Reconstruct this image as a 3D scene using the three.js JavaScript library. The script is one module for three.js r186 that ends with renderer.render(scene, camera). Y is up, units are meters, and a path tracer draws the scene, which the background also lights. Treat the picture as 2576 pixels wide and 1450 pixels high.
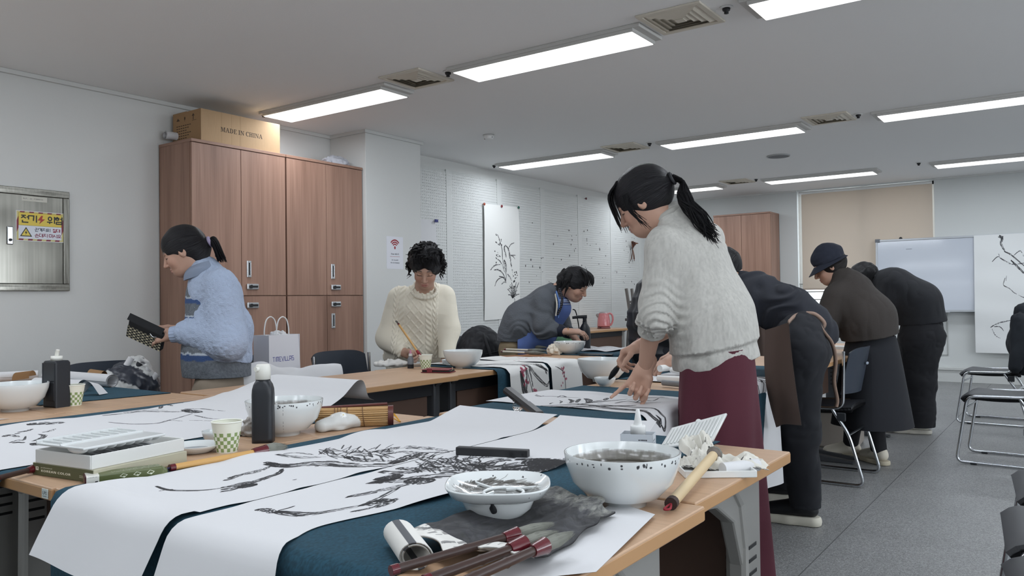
import * as THREE from 'three';
import { RoundedBoxGeometry } from 'three/addons/geometries/RoundedBoxGeometry.js';
import { mergeGeometries } from 'three/addons/utils/BufferGeometryUtils.js';
import { RectAreaLightUniformsLib } from 'three/addons/lights/RectAreaLightUniformsLib.js';

// ---------- camera, sky, exposure, large lights ----------
const FPX = 2004, EYE = 1.10;                       // focal length in pixels of the 2576 x 1450 frame, eye height
const scene = new THREE.Scene();
const camera = new THREE.PerspectiveCamera(2 * Math.atan(725 / FPX) * 180 / Math.PI, 2576 / 1450, 0.05, 60);
camera.position.set(0, EYE, 0);
camera.rotation.set(0.0157, 0.621, -0.0125, 'YXZ');
camera.updateMatrixWorld(true);
const renderer = new THREE.WebGLRenderer({ antialias: true });
renderer.toneMapping = THREE.LinearToneMapping;
renderer.toneMappingExposure = 1.08;
renderer.shadowMap.enabled = true;
scene.background = new THREE.Color(2.6, 2.9, 3.2);   // overcast daylight outside the window
RectAreaLightUniformsLib.init(); const PI_2 = Math.PI / 2;
const LAMP = 10.5;                                   // radiance of each ceiling panel
const CEIL = 2.60, XW = -5.48, XR = 4.6, ZB = -11.45, ZF = 4.5;   // ceiling height, left / right / back / front walls
const PANEL_L = 1.267, PANEL_W = 0.267, PANEL_U0 = -5.1516, PANEL_SU = 1.9134, PANEL_Z = [2.35, -0.72, -3.911, -6.985, -10.05];
const SIDE_WIN = [[-6.6, -4.5], [-3.7, -1.6], [-0.8, 1.3]], SW0 = 0.9, SW1 = 2.35;      // windows of the right-hand wall: z ranges, sill and head
for (const [z0, z1] of SIDE_WIN) {                   // daylight coming in through them
  const l = new THREE.RectAreaLight(new THREE.Color(0.95, 0.99, 1.04), 3.4, z1 - z0 - 0.1, SW1 - SW0 - 0.1);
  l.position.set(XR - 0.02, (SW0 + SW1) / 2, (z0 + z1) / 2); l.rotation.y = PI_2; l.name = 'window_daylight'; l.castShadow = true; scene.add(l);
}
function panelLight(x, z) {
  const l = new THREE.RectAreaLight(new THREE.Color(0.915, 0.985, 1.065), LAMP, PANEL_L, PANEL_W);
  l.position.set(x, CEIL - 0.052, z); l.rotation.x = -Math.PI / 2; l.name = 'panel_light'; l.castShadow = true; scene.add(l);
}

// ---------- helpers ----------
const V = (x, y, z) => new THREE.Vector3(x, y, z);
const { PI, sin, cos, abs, min, max, sqrt, floor, hypot, pow, exp, atan2 } = Math;
const clamp = (x, a = 0, b = 1) => x < a ? a : x > b ? b : x;
const lerp = (a, b, t) => a + (b - a) * t;
const smooth = (a, b, x) => { const t = clamp((x - a) / (b - a)); return t * t * (3 - 2 * t); };
const rng = (seed) => () => { seed = (seed + 0x6d2b79f5) | 0; let t = Math.imul(seed ^ (seed >>> 15), 1 | seed); t = (t + Math.imul(t ^ (t >>> 7), 61 | t)) ^ t; return ((t ^ (t >>> 14)) >>> 0) / 4294967296; };
const camM = camera.matrixWorld.clone();
// a pixel gives a direction; the plane it meets gives the place
function ray(px, py) { return V((px - 1288) / FPX, -(py - 725) / FPX, -1).transformDirection(camM).multiplyScalar(hypot(1, (px - 1288) / FPX, (py - 725) / FPX)); }
function atY(px, py, y) { const d = ray(px, py), t = (y - EYE) / d.y; return V(d.x * t, y, d.z * t); }
function atX(px, py, x) { const d = ray(px, py), t = x / d.x; return V(x, EYE + d.y * t, d.z * t); }
function atZ(px, py, z) { const d = ray(px, py), t = z / d.z; return V(d.x * t, EYE + d.y * t, z); }
function atD(px, py, t) { const d = ray(px, py); return V(d.x * t, EYE + d.y * t, d.z * t); }

const hash = (x, y, z) => { let h = Math.imul(x | 0, 374761393) + Math.imul(y | 0, 668265263) + Math.imul(z | 0, 2147483647 ^ 0x5bd1e995); h = Math.imul(h ^ (h >>> 13), 1274126177); return ((h ^ (h >>> 16)) >>> 0) / 4294967296; };
function noise3(x, y, z) {
  const i = floor(x), j = floor(y), k = floor(z), a = x - i, b = y - j, c = z - k, u = a * a * (3 - 2 * a), v = b * b * (3 - 2 * b), w = c * c * (3 - 2 * c);
  const l = (p, q, t) => p + (q - p) * t;
  return l(l(l(hash(i, j, k), hash(i + 1, j, k), u), l(hash(i, j + 1, k), hash(i + 1, j + 1, k), u), v), l(l(hash(i, j, k + 1), hash(i + 1, j, k + 1), u), l(hash(i, j + 1, k + 1), hash(i + 1, j + 1, k + 1), u), v), w) * 2 - 1;
}
// tileable 2-D noise, period p
function tn(x, y, p, s = 0) {
  const i = floor(x), j = floor(y), a = x - i, b = y - j, u = a * a * (3 - 2 * a), v = b * b * (3 - 2 * b), m = (n, q) => ((n % q) + q) % q;
  const px = Array.isArray(p) ? p[0] : p, py = Array.isArray(p) ? p[1] : p;
  const h = (ii, jj) => hash(m(ii, px), m(jj, py), s);
  return (h(i, j) * (1 - u) + h(i + 1, j) * u) * (1 - v) + (h(i, j + 1) * (1 - u) + h(i + 1, j + 1) * u) * v;
}
function tex(w, h, fn, srgb = true) {
  const d = new Uint8Array(w * h * 4);
  for (let y = 0, o = 0; y < h; y++) for (let x = 0; x < w; x++, o += 4) { const c = fn(x / w, y / h); d[o] = clamp(c[0], 0, 255); d[o + 1] = clamp(c[1], 0, 255); d[o + 2] = clamp(c[2], 0, 255); d[o + 3] = 255; }
  const t = new THREE.DataTexture(d, w, h); t.wrapS = t.wrapT = THREE.RepeatWrapping; t.magFilter = THREE.LinearFilter; if (srgb) t.colorSpace = THREE.SRGBColorSpace; t.needsUpdate = true; return t;
}
function canvasTex(w, h, draw, alpha = false) {
  const c = document.createElement('canvas'); c.width = w; c.height = h; const g = c.getContext('2d'); draw(g, w, h);
  const t = new THREE.CanvasTexture(c); t.colorSpace = THREE.SRGBColorSpace; t.magFilter = THREE.LinearFilter; return t;
}
const rep = (t, u, v = u) => { const c = t.clone(); c.repeat.set(u, v); c.needsUpdate = true; return c; };
const mat = (o) => new THREE.MeshStandardMaterial({ roughness: 0.7, metalness: 0, ...o });
const phys = (o) => new THREE.MeshPhysicalMaterial({ roughness: 0.5, ...o });

const used = new Map();
const numbered = (n) => { const k = used.get(n) || 0; used.set(n, k + 1); return k ? n + '_' + String(k).padStart(3, '0') : n; };
const shadow = (o) => { o.castShadow = true; o.receiveShadow = true; return o; };
function clean(g) {
  for (const k of Object.keys(g.attributes)) if (!['position', 'normal', 'uv', 'color'].includes(k)) g.deleteAttribute(k);
  if (!g.attributes.uv) g.setAttribute('uv', new THREE.BufferAttribute(new Float32Array(g.attributes.position.count * 2), 2));
  if (!g.index) g.setIndex([...Array(g.attributes.position.count).keys()]);
  g.morphAttributes = {};
  return g;
}
function merge(list) {
  list = list.flat().filter(Boolean).map(clean);
  if (list.length === 1) return list[0];
  const anyCol = list.some((g) => g.attributes.color);
  if (anyCol) for (const g of list) if (!g.attributes.color) g.setAttribute('color', new THREE.BufferAttribute(new Float32Array(g.attributes.position.count * 3).fill(1), 3));
  return mergeGeometries(list);
}
function part(parent, name, geo, m, label) {
  const o = shadow(new THREE.Mesh(Array.isArray(geo) ? merge(geo) : clean(geo), m)); o.name = name; if (label) o.userData.label = label; parent.add(o); return o;
}
function thing(name, label, category, p = [0, 0, 0], turn = 0, group) {
  const o = new THREE.Group(); o.name = numbered(name); o.position.set(p[0] ?? p.x, p[1] ?? p.y, p[2] ?? p.z); if (p.isVector3) o.position.copy(p);
  o.rotation.y = turn; o.userData = { label, category }; if (group) o.userData.group = group; scene.add(o); return o;
}
function solid(name, label, category, geo, m, group, pos, turn) {
  const o = shadow(new THREE.Mesh(Array.isArray(geo) ? merge(geo) : clean(geo), m)); o.name = numbered(name); o.userData = { label, category }; if (group) o.userData.group = group;
  if (pos) o.position.copy(pos.isVector3 ? pos : V(...pos)); if (turn) o.rotation.y = turn; scene.add(o); return o;
}
function struct(name, geo, m, label, category) {
  const o = shadow(new THREE.Mesh(Array.isArray(geo) ? merge(geo) : clean(geo), m)); o.name = name; o.userData = { kind: 'structure', label, category }; scene.add(o); return o;
}
// uv in metres from the dominant axis of each normal; swap turns the grain
function triUV(g, swap = false, ox = 0, oy = 0) {
  const p = g.attributes.position, n = g.attributes.normal, u = new Float32Array(p.count * 2);
  for (let i = 0; i < p.count; i++) {
    const ax = abs(n.getX(i)), ay = abs(n.getY(i)), az = abs(n.getZ(i)); let a, b;
    if (ay >= ax && ay >= az) { a = p.getX(i); b = p.getZ(i); } else if (ax >= az) { a = p.getZ(i); b = p.getY(i); } else { a = p.getX(i); b = p.getY(i); }
    u[i * 2] = (swap ? b : a) + ox; u[i * 2 + 1] = (swap ? a : b) + oy;
  }
  g.setAttribute('uv', new THREE.BufferAttribute(u, 2)); return g;
}
const box = (w, h, d, x = 0, y = 0, z = 0, r = 0.003, seg = 1) => (r > 0 ? new RoundedBoxGeometry(w, h, d, seg, min(r, w / 2.01, h / 2.01, d / 2.01)) : new THREE.BoxGeometry(w, h, d)).translate(x, y, z);
const span = (x0, x1, y0, y1, z0, z1, r = 0.003, seg = 1) => box(abs(x1 - x0), abs(y1 - y0), abs(z1 - z0), (x0 + x1) / 2, (y0 + y1) / 2, (z0 + z1) / 2, r, seg);
const P3 = (p) => p.isVector3 ? p.clone() : V(...p);
function tube(pts, r, seg = 24, rad = 8, closed = false) { return new THREE.TubeGeometry(new THREE.CatmullRomCurve3(pts.map(P3), closed, 'centripetal'), seg, r, rad, closed); }
// a bent rod: straight runs with rounded corners of radius br
function rod(pts, r, br = 0.03, rad = 8) {
  pts = pts.map(P3); const path = new THREE.CurvePath(); let prev = pts[0];
  for (let i = 1; i < pts.length - 1; i++) {
    const a = pts[i].clone().add(pts[i - 1].clone().sub(pts[i]).setLength(min(br, pts[i - 1].distanceTo(pts[i]) * 0.49))), b = pts[i].clone().add(pts[i + 1].clone().sub(pts[i]).setLength(min(br, pts[i + 1].distanceTo(pts[i]) * 0.49)));
    path.add(new THREE.LineCurve3(prev, a)); path.add(new THREE.QuadraticBezierCurve3(a, pts[i], b)); prev = b;
  }
  path.add(new THREE.LineCurve3(prev, pts[pts.length - 1]));
  const out = []; for (const c of path.curves) { const n = c.isLineCurve3 ? 1 : 6; for (let k = out.length ? 1 : 0; k <= n; k++) out.push(c.getPoint(k / n)); }
  return sweep(out, () => r, rad, true);
}
// a tube along a polyline with a radius function, capped
function sweep(pts, rf, rad = 8, caps = true, flat = 1) {
  const n = pts.length, pos = [], nor = [], uv = [], idx = []; let N = null, len = 0;
  for (let i = 0; i < n; i++) {
    const T = pts[min(n - 1, i + 1)].clone().sub(pts[max(0, i - 1)]).normalize();
    if (!N) { N = abs(T.y) < 0.9 ? V(0, 1, 0) : V(1, 0, 0); }
    N = N.clone().sub(T.clone().multiplyScalar(N.dot(T))).normalize(); const B = T.clone().cross(N);
    if (i) len += pts[i].distanceTo(pts[i - 1]);
    const r = rf(n > 1 ? i / (n - 1) : 0, i);
    for (let j = 0; j <= rad; j++) { const a = j / rad * 2 * PI, c = cos(a), s = sin(a) * flat; const d = N.clone().multiplyScalar(c).add(B.clone().multiplyScalar(s)); pos.push(pts[i].x + d.x * r, pts[i].y + d.y * r, pts[i].z + d.z * r); d.normalize(); nor.push(d.x, d.y, d.z); uv.push(j / rad, len); }
  }
  for (let i = 0; i < n - 1; i++) for (let j = 0; j < rad; j++) { const a = i * (rad + 1) + j, b = a + rad + 1; idx.push(a, a + 1, b, b, a + 1, b + 1); }
  if (caps) for (const [i, s] of [[0, -1], [n - 1, 1]]) {
    const T = pts[min(n - 1, i + 1)].clone().sub(pts[max(0, i - 1)]).normalize().multiplyScalar(s), c = pos.length / 3; pos.push(pts[i].x, pts[i].y, pts[i].z); nor.push(T.x, T.y, T.z); uv.push(0, 0);
    for (let j = 0; j <= rad; j++) { const k = (i * (rad + 1) + j) * 3; pos.push(pos[k], pos[k + 1], pos[k + 2]); nor.push(T.x, T.y, T.z); uv.push(0, 0); }
    for (let j = 0; j < rad; j++) s > 0 ? idx.push(c, c + 1 + j, c + 2 + j) : idx.push(c, c + 2 + j, c + 1 + j);
  }
  const g = new THREE.BufferGeometry(); g.setAttribute('position', new THREE.Float32BufferAttribute(pos, 3)); g.setAttribute('normal', new THREE.Float32BufferAttribute(nor, 3)); g.setAttribute('uv', new THREE.Float32BufferAttribute(uv, 2)); g.setIndex(idx); return g;
}
const spline = (pts, n) => new THREE.CatmullRomCurve3(pts.map(P3), false, 'centripetal').getPoints(n);
const lathe = (prof, seg = 40) => new THREE.LatheGeometry(prof.map(([r, y]) => new THREE.Vector2(r, y)), seg);
const cyl = (r0, r1, h, x = 0, y = 0, z = 0, seg = 20) => new THREE.CylinderGeometry(r0, r1, h, seg).translate(x, y, z);   // r0 top, r1 bottom
function extrude(pts, depth, bevel = 0, holes = []) {
  const s = pts.isShape ? pts : new THREE.Shape(pts.map(([x, y]) => new THREE.Vector2(x, y)));
  for (const h of holes) s.holes.push(new THREE.Path(h.map(([x, y]) => new THREE.Vector2(x, y))));
  return new THREE.ExtrudeGeometry(s, { depth: depth - 2 * bevel, bevelEnabled: bevel > 0, bevelThickness: bevel, bevelSize: bevel, bevelOffset: -bevel, bevelSegments: 2, curveSegments: 12 }).translate(0, 0, bevel);
}
// a sheet of cloth or paper: fn(u, v) gives its middle surface, t its thickness
function sheet(fn, nu, nv, t = 0.0006, us = 1, vs = 1) {
  const pos = [], uv = [], idx = [], P = [], N = [], W = nu + 1;
  for (let j = 0; j <= nv; j++) for (let i = 0; i <= nu; i++) P.push(fn(i / nu, j / nv));
  const g = (i, j) => P[clamp(j, 0, nv) * W + clamp(i, 0, nu)];
  for (let j = 0; j <= nv; j++) for (let i = 0; i <= nu; i++) { const a = g(i + 1, j).clone().sub(g(i - 1, j)), b = g(i, j + 1).clone().sub(g(i, j - 1)); N.push(b.cross(a).normalize()); }
  const nor = [];
  for (const s of [1, -1]) for (let j = 0; j <= nv; j++) for (let i = 0; i <= nu; i++) { const k = j * W + i; pos.push(P[k].x + N[k].x * t / 2 * s, P[k].y + N[k].y * t / 2 * s, P[k].z + N[k].z * t / 2 * s); nor.push(N[k].x * s, N[k].y * s, N[k].z * s); uv.push(i / nu * us, j / nv * vs); }
  const M = W * (nv + 1);
  for (let j = 0; j < nv; j++) for (let i = 0; i < nu; i++) { const a = j * W + i, b = a + 1, c = a + W, d = c + 1; idx.push(a, c, b, b, c, d, M + a, M + b, M + c, M + b, M + d, M + c); }
  const edge = (list) => { for (let q = 0; q < list.length - 1; q++) { const a = list[q], b = list[q + 1]; idx.push(a, b, M + a, b, M + b, M + a); } };
  edge([...Array(W).keys()]); edge([...Array(W).keys()].map((i) => nv * W + W - 1 - i)); edge([...Array(nv + 1).keys()].map((j) => (nv - j) * W)); edge([...Array(nv + 1).keys()].map((j) => j * W + nu));
  const o = new THREE.BufferGeometry(); o.setAttribute('position', new THREE.Float32BufferAttribute(pos, 3)); o.setAttribute('normal', new THREE.Float32BufferAttribute(nor, 3)); o.setAttribute('uv', new THREE.Float32BufferAttribute(uv, 2)); o.setIndex(idx); return o;
}
// a copy of a thing with its parts
function dup(root, p, turn, label, group) {
  const r = root.clone(); r.name = numbered(root.name.replace(/_\d{3}$/, '')); r.userData = { ...root.userData }; r.position.set(...p); r.rotation.y = turn; if (label) r.userData.label = label; if (group) r.userData.group = group; scene.add(r); return r;
}
// ---------- materials shared by many things ----------
const plasterBump = tex(256, 256, (u, v) => { const n = 128 + 60 * (tn(u * 64, v * 64, 64) - 0.5) + 60 * (tn(u * 128, v * 128, 128, 3) - 0.5); return [n, n, n]; }, false);
const M = {};
M.wall = mat({ color: 0xd8d9d7, roughness: 0.85, bumpMap: rep(plasterBump, 2), bumpScale: 0.0006 });
M.ceiling = mat({ color: 0xf2f2f2, roughness: 0.95, bumpMap: rep(plasterBump, 2), bumpScale: 0.0006 });
M.white = mat({ color: 0xe4e5e4, roughness: 0.5 });
M.trim = mat({ color: 0xd0d1cf, roughness: 0.5 });
M.black = mat({ color: 0x17181b, roughness: 0.45 });
M.darkPlastic = mat({ color: 0x24272c, roughness: 0.5 });
M.chrome = mat({ color: 0xc9ccd0, roughness: 0.16, metalness: 1 });
M.steel = mat({ color: 0xa9a8a4, roughness: 0.38, metalness: 1 });
M.silver = mat({ color: 0xa7a6a2, roughness: 0.42, metalness: 0.55 });
function woodTex(base, dark, light, grain, seed, streak = 6) {
  return tex(512, 512, (u, v) => {   // grain runs along v
    const warp = 0.02 * (tn(u * 4, v * 2, [4, 2], seed) - 0.5);
    const uu = u + warp, a = tn(uu * streak * 2, v * 2, [streak * 2, 2], seed + 1), b = tn(uu * 60, v * 4, [60, 4], seed + 2), c = tn(uu * 200, v * 10, [200, 10], seed + 3);
    const t = clamp(0.5 + (a - 0.5) * 0.9 + (b - 0.5) * 0.5 * grain + (c - 0.5) * 0.45 * grain);
    const k = t < 0.5 ? [0, 1, 2].map((i) => lerp(dark[i], base[i], t * 2)) : [0, 1, 2].map((i) => lerp(base[i], light[i], t * 2 - 1));
    return k;
  });
}
const beech = woodTex([188, 154, 124], [175, 141, 111], [197, 163, 133], 0.9, 11, 5);
const walnut = woodTex([150, 116, 99], [133, 101, 85], [164, 129, 111], 1.0, 31, 7);
M.top = mat({ map: rep(beech, 1.1, 0.7), roughness: 0.42 });
M.topEdge = mat({ color: 0xb58c62, roughness: 0.5 });
M.walnut = mat({ map: rep(walnut, 1.3, 0.55), roughness: 0.5 });
M.panelWood = mat({ color: 0x5d473c, roughness: 0.6 });

// ---------- floor, ceiling, walls ----------
const floorTex = tex(1024, 1024, (u, v) => {
  const a = tn(u * 340, v * 340, 340, 5), b = tn(u * 512, v * 512, 512, 6), c = tn(u * 8, v * 8, 8, 7), d = tn(u * 130, v * 130, 130, 8);
  const s = 130 + (a - 0.5) * 52 + (b - 0.5) * 46 + (c - 0.5) * 8 + (d - 0.5) * 14; return [s, s + 1, s + 1];
});
const floorBump = tex(512, 512, (u, v) => { const n = 128 + 90 * (tn(u * 200, v * 200, 200, 9) - 0.5); return [n, n, n]; }, false);
{
  const g = triUV(span(XW - 0.2, XR + 0.2, -0.12, 0, ZB - 0.2, ZF + 0.2, 0)), m = mat({ map: rep(floorTex, 1 / 1.1), roughness: 0.42, bumpMap: rep(floorBump, 1.2), bumpScale: 0.0004 });
  const f = struct('floor', g, m, 'grey speckled vinyl floor', 'floor');
  const seamM = mat({ color: 0x4a4b4c, roughness: 0.6 });
  for (const x of [-0.93, 0.9, -2.75]) part(f, 'sheet_joint', span(x - 0.0015, x + 0.0015, -0.001, 0.0006, ZB, ZF, 0), seamM);
}
struct('ceiling', triUV(span(XW - 0.2, XR + 0.2, CEIL, CEIL + 0.14, ZB - 0.2, ZF + 0.2, 0)), M.ceiling, 'flat white painted ceiling', 'ceiling');
struct('wall_left', triUV(span(XW - 0.2, XW, 0, CEIL, ZB - 0.2, ZF + 0.2, 0)), M.wall, 'plain white painted side wall', 'wall');
struct('wall_right', [triUV(span(XR, XR + 0.2, 0, SW0, ZB - 0.2, ZF + 0.2, 0)), triUV(span(XR, XR + 0.2, SW1, CEIL, ZB - 0.2, ZF + 0.2, 0)), ...[[ZB - 0.2, -6.6], [-4.5, -3.7], [-1.6, -0.8], [1.3, ZF + 0.2]].map(([a, b]) => triUV(span(XR, XR + 0.2, SW0, SW1, a, b, 0)))], M.wall, 'plain white painted wall opposite the lockers', 'wall');
struct('wall_front', triUV(span(XW, XR, 0, CEIL, ZF, ZF + 0.2, 0)), M.wall, 'plain white painted wall at the room end', 'wall');
const WX0 = -3.24, WX1 = -1.52, WY0 = 0.85, WY1 = 2.585;
struct('wall_back', [triUV(span(XW, WX0, 0, CEIL, ZB - 0.2, ZB, 0)), triUV(span(WX1, XR, 0, CEIL, ZB - 0.2, ZB, 0)), triUV(span(WX0, WX1, 0, WY0, ZB - 0.2, ZB, 0)), triUV(span(WX0, WX1, WY1, CEIL, ZB - 0.2, ZB, 0))], mat({ color: 0xd0d3d2, roughness: 0.85, bumpMap: rep(plasterBump, 2), bumpScale: 0.0006 }), 'pale grey wall behind the whiteboard', 'wall');
struct('wall_column', triUV(span(XW, -5.03, 0, CEIL, -5.58, -4.872, 0.004)), M.wall, 'square white column beside the lockers', 'column');
struct('trim_1', span(XW, XW + 0.022, CEIL - 0.03, CEIL, -4.87, ZF, 0.004), M.trim, 'thin white ceiling moulding above the lockers', 'moulding');
struct('trim_2', [span(-5.03, -5.01, CEIL - 0.028, CEIL, -5.6, -4.85, 0.003), span(XW, -5.03, CEIL - 0.028, CEIL, -4.872, -4.852, 0.003)], M.trim, 'thin white moulding round the column top', 'moulding');
struct('trim_3', [span(XW, WX0, CEIL - 0.022, CEIL, ZB, ZB + 0.018, 0.003), span(WX1, XR, CEIL - 0.022, CEIL, ZB, ZB + 0.018, 0.003)], M.trim, 'thin white ceiling moulding of the whiteboard wall', 'moulding');
{
  const w = struct('trim_4', [span(WX1 - 0.4, XR, 0.0, 0.15, ZB, ZB + 0.05, 0.004), span(WX1 - 0.4, XR, 0.15, 0.19, ZB, ZB + 0.07, 0.008)], mat({ color: 0xc6c8c6, roughness: 0.5 }), 'pale grey wall ledge and skirting under the whiteboard', 'skirting');
  struct('baseboard_left', [span(XW, XW + 0.015, 0, 0.1, -3.2, ZF, 0.003), span(XW, XW + 0.03, 0, 0.1, ZB, -5.58, 0.003)], mat({ color: 0x8d8f8f, roughness: 0.6 }), 'grey skirting board of the side wall', 'skirting');
}
// pegboard cladding: sheets with rows of small holes
{
  const N = 512, g = 20;
  const holes = tex(N, N, (u, v) => { const s = N / g, x = (u * N) % s - s / 2, y = (v * N) % s - s / 2, k = hypot(x, y) < 3.5 ? 0 : 255; return [k, k, k]; }, false);
  const pm = mat({ color: 0xd3d5d3, alphaMap: rep(holes, 1 / 0.6), alphaTest: 0.5, roughness: 0.6, side: THREE.DoubleSide });
  const back = struct('wall_pegboard', triUV(span(XW, XW + 0.012, 0, 2.5, ZB, -5.58, 0)), mat({ color: 0xd3d5d3, roughness: 0.8 }), 'white perforated pegboard wall', 'wall');
  let z = -5.585; const ws = [0.9, 0.9, 0.9, 0.9, 0.9, 0.9, 0.46], plain = mat({ color: 0xd3d5d3, roughness: 0.6 });
  ws.forEach((w, i) => {
    const p = part(back, 'perforated_panel', triUV(span(XW + 0.027, XW + 0.03, 0.1, 2.475, z - w + 0.045, z - 0.045, 0), false, 0.3, 0.1), pm); z -= w;
    part(back, 'joint_batten', span(XW + 0.012, XW + 0.033, 0.1, 2.5, z - 0.043, z + 0.043, 0.002), plain);
  });
}
// window with its frame, panes and roller blind
{
  const win = struct('window_1', [span(WX0, WX0 + 0.05, WY0, WY1, ZB - 0.16, ZB - 0.09, 0.004), span(WX1 - 0.05, WX1, WY0, WY1, ZB - 0.16, ZB - 0.09, 0.004), span(WX0, WX1, WY0, WY0 + 0.05, ZB - 0.16, ZB - 0.09, 0.004), span(WX0, WX1, WY1 - 0.05, WY1, ZB - 0.16, ZB - 0.09, 0.004), span(-2.41, -2.35, WY0, WY1, ZB - 0.16, ZB - 0.09, 0.004)], mat({ color: 0xdddedc, roughness: 0.4 }), 'tall white framed window mostly covered by a blind', 'window');
  const glass = phys({ color: 0xffffff, transmission: 1, thickness: 0, roughness: 0.02 });
  part(win, 'pane', span(WX0 + 0.05, -2.41, WY0 + 0.05, WY1 - 0.05, ZB - 0.128, ZB - 0.122, 0), glass);
  part(win, 'pane', span(-2.35, WX1 - 0.05, WY0 + 0.05, WY1 - 0.05, ZB - 0.128, ZB - 0.122, 0), glass);
  for (const y of [0.95, 1.06, 1.17, 1.28]) part(win, 'guard_bar', cyl(0.009, 0.009, WX1 - WX0, 0, 0, 0, 8).rotateZ(PI / 2).translate((WX0 + WX1) / 2, y, ZB - 0.06), M.steel);
  part(win, 'sill', span(WX0 - 0.02, WX1 + 0.02, WY0 - 0.02, WY0 + 0.006, ZB - 0.12, ZB + 0.05, 0.004), M.white);
  const blindM = phys({ color: 0xd3c8bb, roughness: 1, transmission: 0.3, thickness: 0 });
  const t = thing('roller_blind', 'beige roller blind drawn down over the tall window', 'blind', [0, 0, 0]);
  part(t, 'fabric', sheet((u, v) => V(lerp(WX0 + 0.055, WX1 - 0.022, u), lerp(WY1 - 0.03, 1.21, v), ZB - 0.02 + 0.004 * sin(u * 9)), 12, 8, 0.0012), blindM);
  part(t, 'bottom_bar', span(WX0 + 0.055, WX1 - 0.022, 1.195, 1.22, ZB - 0.028, ZB - 0.012, 0.004), mat({ color: 0xb0a294, roughness: 0.6 }));
  part(t, 'roller', cyl(0.022, 0.022, WX1 - WX0 - 0.05, 0, 0, 0, 16).rotateZ(PI / 2).translate((WX0 + WX1) / 2, WY1 - 0.03, ZB - 0.03), M.white);
}
SIDE_WIN.forEach(([a, b], i) => {
  const fm = mat({ color: 0xdddedc, roughness: 0.4 }), w = struct('window_' + (i + 2), [span(XR + 0.05, XR + 0.11, SW0, SW0 + 0.05, a, b, 0.004), span(XR + 0.05, XR + 0.11, SW1 - 0.05, SW1, a, b, 0.004), span(XR + 0.05, XR + 0.11, SW0, SW1, a, a + 0.05, 0.004), span(XR + 0.05, XR + 0.11, SW0, SW1, b - 0.05, b, 0.004), span(XR + 0.05, XR + 0.11, SW0, SW1, (a + b) / 2 - 0.03, (a + b) / 2 + 0.03, 0.004)], fm, 'white framed window in the wall opposite the lockers', 'window');
  for (const [c, d] of [[a + 0.05, (a + b) / 2 - 0.03], [(a + b) / 2 + 0.03, b - 0.05]]) part(w, 'pane', span(XR + 0.077, XR + 0.083, SW0 + 0.05, SW1 - 0.05, c, d, 0), phys({ color: 0xffffff, transmission: 1, thickness: 0, roughness: 0.02 }));
});
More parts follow.
